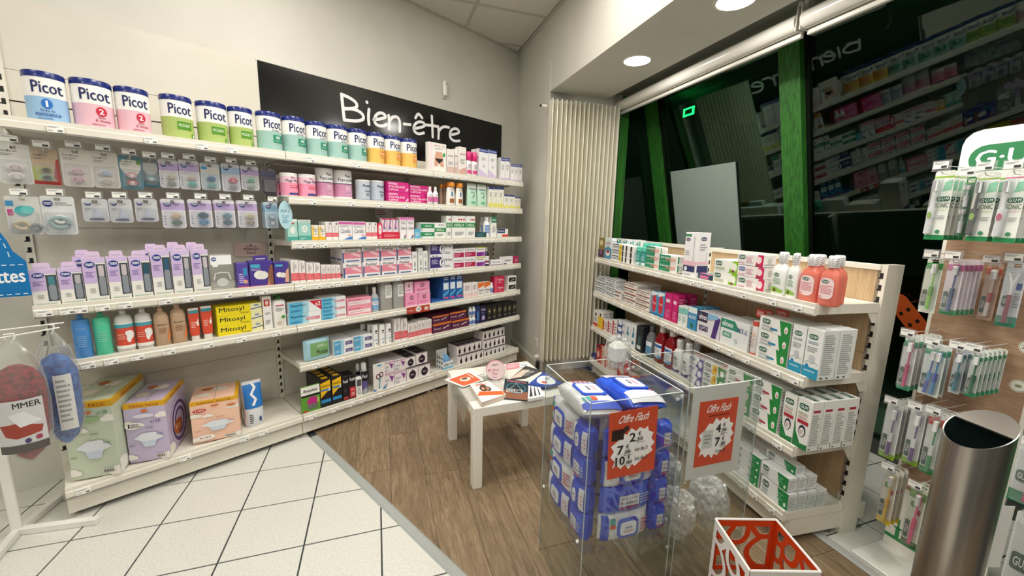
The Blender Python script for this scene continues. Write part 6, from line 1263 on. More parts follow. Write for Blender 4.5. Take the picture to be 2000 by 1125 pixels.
row(FG, G_[2], 'g2', [
    (150, 245, -8, 'gumv', 'toothpaste_box', 'white toothpaste box with violet end, three-high stack', {'st': 3, 'd': .06, 'dp': 3}),
    (250, 395, 45, 'gumy', 'toothpaste_box', 'green and white toothpaste box with yellow lot sticker, third shelf', {'st': 3, 'd': .06, 'dp': 4}),
    (400, 575, 90, 'gumr', 'toothpaste_box', 'green and white toothpaste box with red pill mark, three-high stack', {'st': 3, 'd': .06, 'dp': 4}),
    (580, 768, 165, 'gumr', 'toothpaste_box', 'green and white toothpaste box with red pill mark, three-high stack', {'st': 3, 'd': .06, 'dp': 4}),
    (790, 875, 248, 'paro', 'mouthwash_box', 'white box with green corner and red bar', {'d': .06, 'dp': 4}), (880, 978, 285, 'paro', 'mouthwash_box', 'white box with green corner and red bar', {'d': .06, 'dp': 4}),
])
row(FG, G_[3], 'g1', [
    (52, 82, 900, 'kidb', 'toothpaste_box', 'small navy box at the far end of the dental base shelf', {'d': .04}),
    (84, 112, 838, 'kidr', 'toothpaste_box', 'red and black box on the dental base shelf', {'d': .05, 'dp': 2}), (114, 142, 850, 'kido', 'toothpaste_box', 'pale box with orange side on the dental base shelf', {'d': .05, 'dp': 2}), (144, 172, 866, 'kido', 'toothpaste_box', 'pale box with orange side on the dental base shelf', {'d': .05, 'dp': 2}),
    (230, 290, 940, 'kidr', 'toothpaste_box', 'low red box beside clear divider on dental base shelf', {'d': .06}),
])
row(FG, G_[3], 'g2', [
    (300, 455, 560, 'gumbase', 'toothpaste_box', 'green toothpaste box in the tall stack on the base shelf', {'st': 4, 'd': .05, 'dp': 4}),
    (462, 640, 640, 'gumbase', 'toothpaste_box', 'green toothpaste box in the second tall stack on base shelf', {'st': 4, 'd': .05, 'dp': 4}),
    (655, 845, 880, 'gumbase', 'toothpaste_box', 'green toothpaste box in the bottom layer at the open end', {'d': .05, 'dp': 4}),
    (660, 848, 775, 'gumbase', 'toothpaste_box', 'green toothpaste box in the second layer at the open end', {'d': .05, 'dp': 3, 'on': 878}),
])
_o = NAMED['green toothpaste box in the second layer at the open end'][0]; _zt = _o.location.z + max(v.co.z for v in _o.data.vertices)
row(FG, G_[3], 'g2', [(700, 905, 690, 'gumbase', 'toothpaste_box', 'green toothpaste box lying on top at the open end', {'d': .05, 'z': _zt-(G_[3]-.006), 'y': .053})])
# ================================================================== hanging packs
def pacifier(m, cx, cz, r, k1, k2, y=-.012):
    q = MB(); n = 22
    for i, (s, yy) in enumerate(((1., 0.), (.96, -.004), (.7, -.007))):
        pass
    P = [(cx+r*(1.25*math.cos(t)), cz+r*.72*math.sin(t)*(1-.18*math.cos(2*t))) for t in [2*math.pi*j/n for j in range(n)]]
    m.prism(P, y, y+.004, k1, 'y')
    P = [(cx+r*.5*math.cos(t), cz+r*.5*math.sin(t)) for t in [2*math.pi*j/16 for j in range(16)]]
    m.prism(P, y-.004, y, k2, 'y')
    m.tube([(cx+r*.8*math.cos(t), y-.002, cz-r*.15+r*.5*math.sin(t)) for t in [2*math.pi*j/16 for j in range(16)]], r*.09, k2, 5, True)
def brush(m, cx, z0, z1, k1, k2, tilt=0., head='f3f3f3', y=-.010, r=.0055):
    def X(t): return cx+tilt*(t-.5)
    L = z1-z0
    m.tube([(X(0), y, z0), (X(.12), y, z0+.12*L), (X(.3), y, z0+.3*L)], r*1.1, k1, 8); m.tube([(X(.3), y, z0+.3*L), (X(.5), y, z0+.5*L)], r*1.25, k2, 8); m.tube([(X(.5), y, z0+.5*L), (X(.8), y, z0+.8*L)], r*.5, k1, 6)
    m.box(X(.9)-.006, X(.9)+.006, y-.003, y+.003, z0+.79*L, z1, k1); m.box(X(.9)-.0055, X(.9)+.0055, y-.014, y-.003, z0+.8*L, z1-.001, head)
def ring(m, cx, cz, r, t, k, y=-.012): m.tube([(cx+r*math.cos(a), y, cz+r*.8*math.sin(a)) for a in [2*math.pi*j/20 for j in range(20)]], t, k, 8, True)
def hang(fr, u0, u1, v0, v1, y, name, label, card, els, cont=None, bub=(.08, .06, .92, .62), n=1, gap=.028, film='blister', hook=None, shape='rect', cw=1., drop=0, par=True, step=(0, 0)):
    """a carded pack hanging with its card at depth y; pixel box of its front"""
    x0, zb = fr.hit(u0, v1, y); x1, _ = fr.hit(u1, v1, y); xm = (x0+x1)/2; zt = fr.zv(xm, y, v0); zb = fr.zv(xm, y, v1)
    w_, h_ = (x1-x0)*cw, zt-zb; r = min(.012, w_*.15)
    t = empty(name, fr.w(xm, y, zb), fr.rot)
    def rr(x0, x1, z0, z1, r):
        o = []
        for cx, cz, t0 in ((x1-r, z1-r, 0), (x0+r, z1-r, 90), (x0+r, z0+r, 180), (x1-r, z0+r, 270)):
            for j in range(4): a = math.radians(t0+30*j); o.append((cx+r*math.cos(a), cz+r*math.sin(a)))
        return o
    pts = rr(-w_/2, w_/2, 0, h_, r) if shape == 'rect' else [(w_/2*math.sin(a)*(1 if True else 0), h_/2-h_/2*math.cos(a)) for a in [2*math.pi*j/28 for j in range(28)]]
    q = MB()
    if shape == 'rect':   # card with an open hanging slot
        q.prism([p for p in rr(-w_/2, w_/2, 0, h_-.019, r) if p[1] < h_*.5]+[(-w_/2, h_-.019), (w_/2, h_-.019)], 0, .0016, card, 'y') if False else q.prism([(w_/2, h_-.019), (-w_/2, h_-.019)]+[p for p in pts if p[1] < h_*.5], 0, .0016, card, 'y')
        for sg in (-1, 1): q.prism([(sg*.009, h_-.019), (sg*w_/2, h_-.019), (sg*w_/2, h_-.006), (sg*.009, h_-.006)], 0, .0016, card, 'y')
        q.prism([(-w_/2, h_-.006), (w_/2, h_-.006), (w_/2-.005, h_), (-w_/2+.005, h_)], 0, .0016, card, 'y')
    else: q.prism(pts, 0, .0016, card, 'y')
    q.build('card', t)
    pr = prints(MB(), list(els), w_, h_); zc = h_-.019
    if shape == 'rect' and h_ > .05:
        nv = MB(); nv.k = pr.k
        for f_, mi_ in zip(pr.f, pr.m):   # keep the slot clear of print
            P = [pr.v[j_] for j_ in f_]; yy_ = P[0][1]; Q = clip([(p_[0], p_[2]) for p_ in P], (0, 1), zc)
            if len(Q) > 2: nv.v += [(a_, yy_, b_) for a_, b_ in Q]; nv.f.append(tuple(range(len(nv.v)-len(Q), len(nv.v)))); nv.m.append(mi_)
        pr = nv
    if pr.f: o = pr.build('label_print', t); o['kind'] = 'stuff'
    if cont:
        q = MB(); cont(q, w_, h_)
        if q.f: q.build('content', t, smooth=True)['kind'] = 'stuff'
    if bub:
        a, b, c, d = bub; q = MB(); X0, X1, Z0, Z1 = (a-.5)*w_, (c-.5)*w_, b*h_, d*h_
        dd = .024; o = .006
        P = rr(X0, X1, Z0, Z1, .008); Q = rr(X0+o, X1-o, Z0+o, Z1-o, .006); N = len(P)
        q.add([(x, -.0005, z) for x, z in P]+[(x, -dd, z) for x, z in Q], [tuple(range(N, 2*N))]+[(i, (i+1) % N, N+(i+1) % N, N+i) for i in range(N)], film); q.build('bubble', t, smooth=False)
    tag(t, label, 'pack'); NAMED.setdefault(label, []).append(t)
    for k in range(1, n):
        lb = label
        c = copy_tree(t, fr.w(xm+step[0]*k, y+gap*k, zb+step[1]*k)); NAMED[label].append(c)
    return t, xm, zt, w_
def wire_hook(par, fr, xm, zt, y0, y1, tagw=.05, tagk='f2f1ec', price=True):
    """double wire prong with a price flap; par-local = frame axes (par sits at the frame origin)"""
    h = MB(); z = zt-.012
    h.tube([(xm, y1, z), (xm, y0+.01, z), (xm, y0-.004, z+.004), (xm, y0-.008, z+.012)], .0016, 'g:d9d6cf', 6)
    h.tube([(xm, y1, z+.028), (xm, y0-.008, z+.028)], .0014, 'g:d9d6cf', 6)
    o = h.build('hook', par)
    if price:
        f = MB(); f.box(xm-tagw/2-.003, xm+tagw/2+.003, y0-.011, y0-.009, z+.008, z+.045, 'blister'); f.build('price_holder', o)
        f = MB(); f.box(xm-tagw/2, xm+tagw/2-.004, y0-.0125, y0-.0115, z+.016, z+.040, tagk)
        q = prints(MB(), [Ln(.08, .6, .8, .9, 2), Rc(.55, .1, .92, .42, '3a3a3c')], tagw-.004, .024, y0-.0125); q.v = [(x+xm-.002, y, zz+z+.016) for x, y, zz in q.v]
        n0 = len(f.v); f.v += q.v
        for ff, i_ in zip(q.f, q.m): f.f.append(tuple(n0+j for j in ff)); f.m.append(f.mi(q.k[i_]))
        f.build('price_tag', o)
def P2(k1, k2, k3, k4, xx=.5, z1=.42, z2=.2, s=.2):
    def f(m, w_, h_): pacifier(m, (xx-.5)*w_, z1*h_, s*w_, k1, k2); pacifier(m, (xx-.5)*w_, z2*h_, s*w_, k3, k4)
    return f
LL = [Tx(.1, .8, .6, .86, '3a3a3e', 'Lou&Lou', 0), Ln(.1, .7, .5, .77, 2, '9a9a9a')]
MM = [Rc(0, .62, 1, 1, 'c3aedb')]+mam(.1, .74, .42, .9)+[Ln(.46, .78, .9, .88, 2, '8a74b4'), Rc(.04, .05, .2, .5, 'e9e8ee'), Ln(.06, .1, .18, .45, 4, 'a4a4b0')]
def pxs(c, a, b, t, o): return cu(c, a), cu(c, b), cv(c, t), cv(c, o)
Y1 = .10
R1 = [((4, 248, 645, 925), 'dedcd8', LL, P2('e9e3e4', 'd9c3cc', 'efebe8', 'e6dedc'), 'pale grey card with two whitish soothers'),
      ((245, 432, 682, 930), 'c9b39a', [Rc(0, 0, .3, .5, 'b8c070'), Po((.75, .2), (1, 0), (1, .75), (.9, .7), 'b03a34'), Rc(0, 0, 1, .1, 'b8302c')]+LL, P2('a9b05c', '3c3226', '8ab8a0', '3c3226'), 'red and olive card with two brown-centred soothers'),
      ((448, 662, 682, 945), 'e2ddd6', LL, P2('e8d0d8', 'd8b8c4', 'e2c8d2', 'cfaebc'), 'cream card with two shiny pink soothers'),
      ((662, 846, 702, 955), 'ddd9d2', LL, P2('dfe2e8', 'b4c4dc', 'e4e0dc', 'cfc6bc'), 'cream card with one blue and one beige soother'),
      ((850, 1008, 730, 965), '5f8f9c', [El(.5, .7, .46, .28, 'e2e0da'), El(.85, .82, .1, .07, '6a9a50')]+LL, P2('d98a98', 'f0e4e6', 'c03a48', 'f0dfe0'), 'teal card with red and pink soothers'),
      ((1008, 1116, 752, 950), '7f8a90', [El(.5, .7, .46, .26, 'b8bcbc'), Rc(0, 0, 1, .2, '3f6a78')], lambda m, w_, h_: pacifier(m, 0, .3*h_, .26*w_, '5a9aa0', 'cfd6d6'), 'dark grey-blue card with a single soother'),
      ((1122, 1256, 757, 955), 'e6e4ea', MM, P2('d8cfae', 'c8c4b4', 'a8a8a0', '9a9a94', .58, .4, .18), 'lilac-topped card with beige and grey soothers'),
      ((1262, 1402, 762, 965), 'e6e4ea', MM, P2('e2d2cc', 'c8bcb8', '8accc0', '6ab4aa', .58, .4, .18), 'lilac-topped card with ivory and mint soothers'),
      ((1410, 1542, 782, 970), 'd4dce2', [Rc(0, .62, 1, 1, 'dcdad6')]+mam(.06, .76, .34, .92)[:1]+[Rc(.06, .76, .34, .92, '3a9ad0')], P2('4f86b0', '3a6a94', '8ac0c0', '7ab4b4', .52, .42, .18), 'grey card with deep blue and aqua soothers'),
      ((1556, 1682, 787, 980), 'e2e2ea', [Rc(0, .62, 1, 1, 'a9c6e0')]+mam(.1, .76, .44, .92), P2('d0506c', 'e0909c', 'b0b4c0', '9aa0b0', .58, .4, .18), 'pale blue-topped card with a red soother'),
      ((1688, 1812, 802, 970), 'e6e4ea', MM, P2('a8d8c4', '5a9a84', 'c9d8d0', 'a4b4ac', .52, .4, .18), 'lilac-topped card with mint green soothers'),
      ((1826, 1932, 822, 1000), '6f6a78', [Rc(0, .7, 1, 1, '5c5f80'), El(.35, .2, .12, .07, 'd8b0a8')], lambda m, w_, h_: ring(m, 0, .42*h_, .26*w_, .006, 'g:8f7f86'), 'dark smoky pack with a soother chain')]
b0 = bays[0]
for (a, b, c, d), ck, els, cont, lab in R1:
    dark = 'smoky' in lab
    t, xm, zt, w_ = hang(FA, *pxs('c1', a, b, c, d), Y1, 'soother_pack', lab, ck, els, cont, (.06, .05, .94, .6), n=2 if 'lilac' in lab or 'blue-topped' in lab else 1, film='blister_dark' if dark else 'blister')
    wire_hook(b0, FA, xm, zt, Y1-.03, .385, price=not dark)
R2 = [((70, 312, 12, 280), 'd9dad6', [Rc(.02, .74, .24, .9, '4a9ad0'), Rc(.04, .5, .2, .66, 'c04a84'), El(.5, .62, .26, .14, '4ab0b4'), El(.62, .66, .2, .1, '6ac4c4')], lambda m, w_, h_: (ring(m, -.1*w_, .25*h_, .2*w_, .007, 'g:d9c9a8'), ring(m, .3*w_, .2*h_, .14*w_, .006, 'g:7f8c92')), 'clear pack with teal and beige teething rings', 1),
      ((316, 552, 12, 280), 'dfe2e2', mam(.06, .72, .36, .9)+[Ln(.42, .76, .92, .86, 2)], lambda m, w_, h_: (ring(m, 0, .32*h_, .27*w_, .009, 'g:9ab8bc'), ring(m, .02*w_, .4*h_, .16*w_, .007, 'g:eef0ee')), 'pale pack with one grey-green teething ring', 1)] + \
     [((a, b, c, d), 'd4d6da', mam(.08, .7, .36, .9)+[Ln(.42, .76, .9, .86, 2), Ln(.1, .5, .3, .6, 2), Rc(.22, .08, .8, .15, '3a4a84')], lambda m, w_, h_: m.lathe([(.2*w_, .18*h_), (.2*w_, .3*h_), (.14*w_, .34*h_), (.1*w_, .5*h_), (.05*w_, .58*h_)], 14, 'g:b4bcd0', (.06*w_, -.008), 1, .4), 'clear pack with a bottle teat and navy logo', 1) for a, b, c, d in ((588, 768, 30, 190), (774, 936, 30, 195), (953, 1110, 30, 190))] + \
     [((1142, 1305, 32, 235), 'e4e2ea', MM, P2('e2cfb4', 'd0bca4', '6f8a7c', '5a7468', .58, .44, .2), 'lilac-topped card with beige and sage soothers', 2),
      ((1330, 1490, 35, 230), 'e4e2ea', MM, P2('3f6a80', '34586c', '6aa0c8', '4f88b4', .58, .44, .2), 'lilac-topped card with petrol and blue soothers', 2),
      ((1508, 1648, 38, 232), 'e4e2ea', MM, P2('7aa4bc', '6a94ac', '5a7a94', '4c6a84', .58, .44, .2), 'lilac-topped card with two grey-blue soothers', 2),
      ((1668, 1804, 42, 232), 'e4e2ea', MM, P2('e4d8c0', 'cdbfa8', 'b8aca4', 'a4988f', .58, .44, .2), 'lilac-topped card with cream and taupe soothers', 2),
      ((1856, 1945, 52, 235), 'cfe0ee', [Rc(0, .62, 1, 1, 'a4cce6')]+mam(.08, .74, .5, .9), P2('8ac4d8', 'e6f0f4', '8a9cb0', 'f0f2f4', .5, .44, .2, .24), 'sky blue card with blue and grey soothers', 3)]
for (a, b, c, d), ck, els, cont, lab, n_ in R2:
    t, xm, zt, w_ = hang(FA, *pxs('c3', a, b, c, d), Y1, 'teether_pack' if 'teeth' in lab else ('teat_pack' if 'teat' in lab else 'soother_pack'), lab+(' on the lower hooks' if 'soother' in lab else ''), ck, els, cont, (.06, .05, .94, .6), n=n_)
    wire_hook(b0, FA, xm, zt, Y1-.03, .385)
t, xm, zt, w_ = hang(FA, cu('c4', 163), cu('c4', 260), cv('c4', 45), cv('c4', 240), .02, 'care_tag', 'pale blue leaf-shaped paper tag hanging between the bays', 'b4d8e4', [Tx(.2, .6, .8, .7, '3f7f9c', 'Bébé', 0), Ln(.25, .2, .75, .5, 5, '5f9ab4'), ('s', [(.2, .3), (.5, .5), (.8, .75)], .002, 'eef6f8')], None, None, shape='leaf')
MB().tube([(0, .001, zt-t.location.z-.005), (0, .0, zt-t.location.z+.02), (0, -.004, zt-t.location.z+.05)], .0008, 'g:c9c6c0', 5).build('string', t)
t, xm, zt, w_ = hang(FA, cu('c3', 1640), cu('c3', 1862), cv('c3', 336), cv('c3', 430), .37, 'guide_card', 'pink card with dark lettering standing at the back panel', 'd8bcb8', [Tx(.34, .68, .68, .86, '4a2c30', 'Guide', .01), Tx(.28, .42, .74, .62, '4a2c30', 'maman', .01), Tx(.36, .16, .66, .36, '4a2c30', 'bébé', .01)], None, None)
t, xm, zt, w_ = hang(FA, cu('c4', 834), cu('c4', 956), cv('c4', 93), cv('c4', 168), .30, 'info_card', 'white card with red circle behind the third shelf boxes', 'e2dedc', [El(.84, .85, .12, .16, 'c85a44'), El(.84, .85, .07, .1, 'e8e4e2'), Ln(.06, .3, .6, .8, 3, 'b0606a')], None, None)
t.location.z = ZA[2]-.005 if t.location.z < ZA[2] else t.location.z
# red offer strip clipped to the fifth shelf
xs, zs = FA.hit(cu('c4', 1052), cv('c4', 790), -.008); xe, _ = FA.hit(cu('c4', 1210), cv('c4', 770), -.008)
t = empty('offer_strip', FA.w((xs+xe)/2, -.009, ZA[4]-.052), FA.rot); tag(t, 'red promotional strip with a white price on the fifth shelf edge', 'price strip')
MB().box(-(xe-xs)/2, (xe-xs)/2, 0, .0015, 0, .05, 'b8402f').build('strip', t)
prints(MB(), [El(.5, .55, .13, .42, 'efeeea'), Tx(.42, .4, .58, .75, '2a2a2c', '5,50', .02), Tx(.06, .35, .3, .6, 'f0d8d0', 'Offre', 0, .1), Rc(.76, .25, .93, .75, 'e4ccc4')], xe-xs, .05).build('strip_print', t)
# ------------------------------------------------------------------ diaper boxes on the base shelf
def clouds(l): return [El(cx+dx, cz+dz_, rx, rz_, 'efece4') for cx, cz, s in l for dx, dz_, rx, rz_ in ((0, 0, .11*s, .05*s), (-.09*s, -.015*s, .08*s, .035*s), (.09*s, -.012*s, .08*s, .035*s))]
def mega(bg, cnt, cc, extra): 
    return dict(s='box', c=bg, el=[Rc(0, .93, 1, 1, 'd9a516'), Tx(.16, .945, .86, .985, 'a8481c', 'MEGA PACK', .02)]+clouds([(.9, .78, 1.), (.08, .68, .9), (.95, .06, 1.2), (.05, .1, 1.0), (.35, .65, .7)])+extra+[Po((.18, .42), (.4, .5), (.7, .5), (.9, .4), (.72, .36), (.66, .26), (.42, .26), (.38, .36), 'dfe4ec'), Po((.34, .36), (.72, .36), (.66, .26), (.42, .26), 'c9d4e4'), El(.5, .88, .09, .025, 'c9713c'), Rc(.64, .05, .9, .1, 'efece4')]+[Rc(.65+.02*i, .055, .65+.02*i+(.012 if i % 3 else .006), .095, '2c2c2e') for i in range(12)]+[Ln(.5, .58, .75, .61, 2, cc), Ln(.74, .45, .95, .48, 2, cc), Ln(.06, .3, .2, .33, 2, cc)],
        sr=[Rc(0, .93, 1, 1, 'd9a516'), Tx(.25, .945, .75, .985, 'a8481c', 'MEGA PACK', .02), El(.05, .1, .2, .1, 'efece4'), El(.9, .12, .22, .12, 'efece4')]+[El(.55, .42, .42-.06*i, .42-.06*i, c_) for i, c_ in enumerate((bg, '5c4478', bg, '5c4478', bg) if 'x150' in cnt else ())]+[El(.45, .35, .2, .13, 'b8622c'), Tx(.33, .3, .57, .4, 'e8c8a8', 'Baby', 0)],
        tp=[Rc(.0, .0, 1, .07, 'd9a516'), Rc(.92, 0, 1, 1, 'd9a516'), El(.25, .4, .16, .1, 'e6ddcc'), El(.55, .7, .2, .12, 'efece4'), El(.3, .75, .14, .08, 'c9713c'), ('s', [(.5, .08), (.5, .98)], .002, '8a8478')])
dz('mega1', **mega('c4ceb8', 'x138', '6a8a5c', [Tx(.68, .84, .9, .89, '4f8a50', 'x138', .01), ('rr', .26, .75, .74, .82, .03, '9dba88')]))
dz('mega2', **mega('c2b6d2', 'x150', '6a5a94', [Tx(.6, .66, .86, .71, '4a3a6c', 'x150', .01), ('rr', .22, .76, .72, .83, .03, 'd9d6e4'), El(.2, .64, .2, .06, 'efece4'), Tx(.08, .61, .12, .68, '33284c', '1', .02), Tx(.15, .645, .34, .675, '33284c', 'NEW', .02), Tx(.15, .61, .36, .64, '33284c', 'BORN', .02)]))
dz('mega3', **mega('efc4ac', 'x123', 'b07a5c', [El(.26, .12, .2, .07, 'efece4'), Tx(.14, .1, .36, .15, 'b0302c', 'x123', .02), ('rr', .05, .76, .33, .84, .03, 'c0282c'), Tx(.1, .78, .28, .82, 'f4e4e0', '3 MIDI', .02), El(.85, .83, .1, .03, 'c9713c')]))
row(FA, ZA[6], 'c5', [
    (490, 860, 348, 'mega1', 'diaper_box', 'large green diaper box with yellow top edge', {'d': .34, 'z': .0072, 'rz': -.40}),
    (900, 1200, 348, 'mega2', 'diaper_box', 'large lilac diaper box with yellow top edge', {'d': .29, 'z': .0072, 'rz': -.40}),
    (1350, 1680, 325, 'mega3', 'diaper_box', 'large peach diaper box with yellow top edge', {'d': .24, 'z': .0072, 'rz': -.26}),
])
dz('diap', s='pouch', c='s:dfe3ea', el=[Rc(.03, .42, .97, .93, '2a78c4'), ('s', [(.5, .95), (.62, .85), (.4, .72), (.6, .6), (.45, .5)], .014, 'f0f0f2'), Ln(.2, .08, .4, .3, 5, '4a4c50'), Rc(.68, .1, .8, .2, '2a4a7c')])
row(FA, ZA[6], 'c5', [(1722, 1858, 205, 'diap', 'diaper_pack', 'small blue and white pack of swim diapers', {'d': .09, 'y': .03})])
# ------------------------------------------------------------------ white wire stand with bath sponges
px, py = -2.11, 1.524
st = empty('wire_stand', FA.w(-.151, .053), FA.rot); tag(st, 'white metal display stand with wire prongs and blue header', 'display stand')
MB().bbox(-.016, .016, -.016, .016, .0, 1.95, 'g:eceae6', .004).build('pole', st)
for a, L in ((-.563, .285), (.995, .22), (-1.88, .36)): MB().bbox(.0, L, -.014, .014, .0, .03, 'g:eceae6', .003).xf(Matrix.Rotation(a, 4, 'Z')).build('foot', st)
hp = FA.w(-.151, .053)
def sl(x, y, z): return (x+.151, y-.053, z)
m = MB(); m.tube([sl(-.15, .03, .905), sl(-.12, -.20, .915), sl(.075, -.20, .932)], .003, 'g:f0eeea'); m.build('prong', st)
m = MB(); m.tube([sl(-.15, .06, .925), sl(-.12, -.085, .925), sl(.085, -.085, .928)], .003, 'g:f0eeea'); m.build('prong', st)
hb = MB(); q = [(-.34, .0), (.0, .0), (.0, .14)]
arcp = [(-.15+.135*math.cos(math.radians(a)), .14+.20*math.sin(math.radians(a))) for a in range(0, 181, 12)]
hb.prism([(-.34, 0), (.012, .0), (.012, .14)]+arcp[1:-1]+[(-.34, .14)], -.003, .003, 'g:1673b4', 'y'); hd = hb.build('header_sign', st, sl(-.004, .0, 1.04))
pr = prints(MB(), [Tx(.765, .40, .975, .72, 'eef4f8', 'ttes', .04)]+[Rc(.04+.06*i, .06, .075+.06*i, .085, 'cfe4f2') for i in range(16)]+[Rc(.04+.06*i, .9, .075+.06*i, .925, 'cfe4f2') for i in range(16)], .35, .14, -.003); pr.v = [(x-.163, y, z) for x, y, z in pr.v]
pr2 = MB()
for a in range(6, 170, 11):
    r1, r2 = .121, .124; t0, t1 = math.radians(a), math.radians(a+6)
    pr2.add([(-.15+.121*math.cos(t0), -.0036, .14+.183*math.sin(t0)), (-.15+.121*math.cos(t1), -.0036, .14+.183*math.sin(t1)), (-.15+.124*math.cos(t1), -.0036, .14+.187*math.sin(t1)), (-.15+.124*math.cos(t0), -.0036, .14+.187*math.sin(t0))], [(0, 1, 2, 3)], 'cfe4f2')
n0 = len(pr.v); pr.v += pr2.v
for ff in pr2.f: pr.f.append(tuple(n0+j for j in ff)); pr.m.append(pr.mi('cfe4f2'))
pr.build('sign_print', hd)['kind'] = 'stuff'
def spongebag(cx, cy, ztop, zb, w_, dk, lab, els, rot):
    t = empty('sponge_bag', FA.w(cx, cy, zb), FA.rot+rot); tag(t, lab, 'bag'); H = ztop-zb; rn = random.Random(int(cx*1000))
    m = MB(); dp_ = .72
    m = MB(); rings(m, [(w_*.06, .02, .0), (w_*.22, .045, H*.05), (w_*.40, .06, H*.2), (w_*.46, .062, H*.45), (w_*.42, .055, H*.62), (w_*.3, .03, H*.72), (w_*.1, .012, H*.76)], dk, 26)
    m.v = [(x*(1+.05*math.sin(40*z+x*30)), y*.7*(1+.12*math.sin(60*x+50*z)), z) for x, y, z in m.v]; m.build('sponge', t, smooth=True)
    q = MB(); rings(q, [(w_*.1, .026, -.004), (w_*.28, .05, H*.05), (w_*.46, .066, H*.2), (w_*.5, .068, H*.45), (w_*.47, .06, H*.64), (w_*.4, .035, H*.8), (w_*.2, .012, H*.9), (w_*.05, .006, H*.96)], 'bag', 26)
    q.v = [(x, y*.72*(1+.08*math.sin(70*x+30*z)), z) for x, y, z in q.v]; q.build('bag_film', t, smooth=True)
    pr = prints(MB(), els, w_*.9, H*.62, grid=.08); pr.v = [(x, -.056*math.sqrt(max(.05, 1-(x/(w_*.52))**2))+y-.002, z+H*.02) for x, y, z in pr.v]; pr.build('printed_insert', t)['kind'] = 'stuff'
    MB().tube([(0, 0, H*.92), (.012, 0, H*.97), (.012, 0, H*1.0), (-.012, 0, H*1.0), (-.012, 0, H*.96)], .003, 'g:f0eeea').build('hanger', t)
    return t
spongebag(-.05, -.20, .93, .43, .15, 'sponge_red', 'clear bag with a dark red bath sponge and grey label', [Rc(.05, .22, .95, .8, 'c9c8ca'), Tx(.42, .7, .92, .77, '2c2c30', 'MMER', .02), Po((.12, .5), (.5, .52), (.9, .44), (.86, .36), (.4, .32), (.2, .36), '9a4034'), Po((.3, .62), (.6, .66), (.9, .5), (.5, .46), 'dcdcde'), Rc(.05, .14, .95, .24, '55504e'), El(.6, .28, .06, .03, '4a3a70'), El(.8, .3, .06, .03, '9a3a54')], -.15)
spongebag(.045, -.085, .925, .415, .14, 'sponge_blue', 'clear bag with a bright blue bath sponge', [Rc(.62, .2, .98, .95, 'd6d6d4'), Ln(.66, .3, .94, .9, 9, '9a9a9c')], -.5)
# ================================================================== low table with leaflets
FT = Frame((-.031, 2.246), (.921, .389))
t = empty('side_table', FT.w(0, 0), FT.rot); tag(t, 'low square white side table covered with leaflets', 'table')
MB().bbox(-.275, .275, -.275, .275, .40, .45, 'g:ebe7dd', .002).build('table_top', t)
for sx_ in (-1, 1):
    for sy_ in (-1, 1): MB().bbox(sx_*.25-.025, sx_*.25+.025, sy_*.25-.025, sy_*.25+.025, 0, .3995, 'g:ebe7dd', .0015).build('leg', t)
def onplane(u, v, z): r = ray(u, v); k = (z-HC)/r[2]; p = CAM+r*k; return (float(p[0]), float(p[1]))
def leaflet(name, label, pts, z, th, key, els=(), cat='leaflet', side=None):
    """paper lying on the table; pts = four pixel corners (front-left, front-right, back-right, back-left)"""
    P = [onplane(840+x/3.75, 680+y/3.75, z+th) for x, y in pts]; c = np.mean(np.array(P), 0)
    L = [(x-c[0], y-c[1]) for x, y in P]
    o = MB().prism(ccw(L), 0, th, side or key).build(name, None, (c[0], c[1], z)); tag(o, label, cat)
    m = MB(); m.add([(x*.998, y*.998, th+.0002) for x, y in L], [(0, 1, 2, 3)], key)
    q = prints(MB(), els, 1., 1.); A_, B_, C_, D_ = [np.array(p) for p in L]
    for p in q.v:
        u_, v_ = p[0]+.5, p[2]; w_ = (1-u_)*(1-v_)*A_+u_*(1-v_)*B_+u_*v_*C_+(1-u_)*v_*D_
        m.v.append((float(w_[0]), float(w_[1]), th+.0003-p[1]*.3))
    for ff, i_ in zip(q.f, q.m): m.f.append(tuple(4+j for j in ff)); m.m.append(m.mi(q.k[i_]))
    m.build('cover', o)['kind'] = 'stuff'; return o
leaflet('paper_sheet', 'plain white papers under the orange flyer', [(150, 205), (200, 235), (395, 185), (310, 158)], .4522, .004, 'efeeec', [Ln(.1, .2, .9, .8, 6, 'c8c4c4')])
leaflet('flyer', 'white flyer with an orange printed panel', [(103, 230), (240, 285), (395, 232), (290, 166)], .4585, .002, 'f2f0ec', [Rc(.12, .08, .95, .9, 'd8653c'), El(.5, .5, .18, .2, 'f0d8c8'), El(.45, .5, .08, .12, '6a3a2c'), Ln(.2, .75, .8, .85, 1, 'f4e0d4')])
leaflet('booklet', 'stack of white booklets with an orange cover corner', [(378, 398), (556, 338), (428, 240), (292, 266)], .4522, .024, 'efe9e2', [Po((.0, .35), (.95, .0), (1, .22), (.2, .52), 'e8652c'), El(.42, .62, .14, .16, '3a2c24'), El(.6, .56, .14, .15, '4a342a'), El(.52, .74, .13, .14, '5a4030'), El(.42, .62, .07, .08, 'c99a7c'), El(.6, .56, .07, .08, 'b98a6c'), Ln(.2, .82, .8, .94, 2, 'c04a3c')], side='d9c9bc')
leaflet('magazine', 'dark magazine with a glowing ring on its cover', [(532, 365), (712, 382), (722, 245), (548, 222)], .4522, .006, '16303c', [Rc(0, 0, 1, .4, '8a5a44'), El(.5, .55, .42, .28, '2f6a7c'), El(.5, .55, .36, .24, '16303c'), Tx(.1, .84, .9, .95, 'd87884', 'REGENERATION', .01), Tx(.12, .3, .8, .48, 'e8d0c0', 'EFFECT', .01), ('s', [(.2, .4), (.5, .8), (.8, .4), (.5, .3), (.2, .4)], .02, 'a8d0d8')])
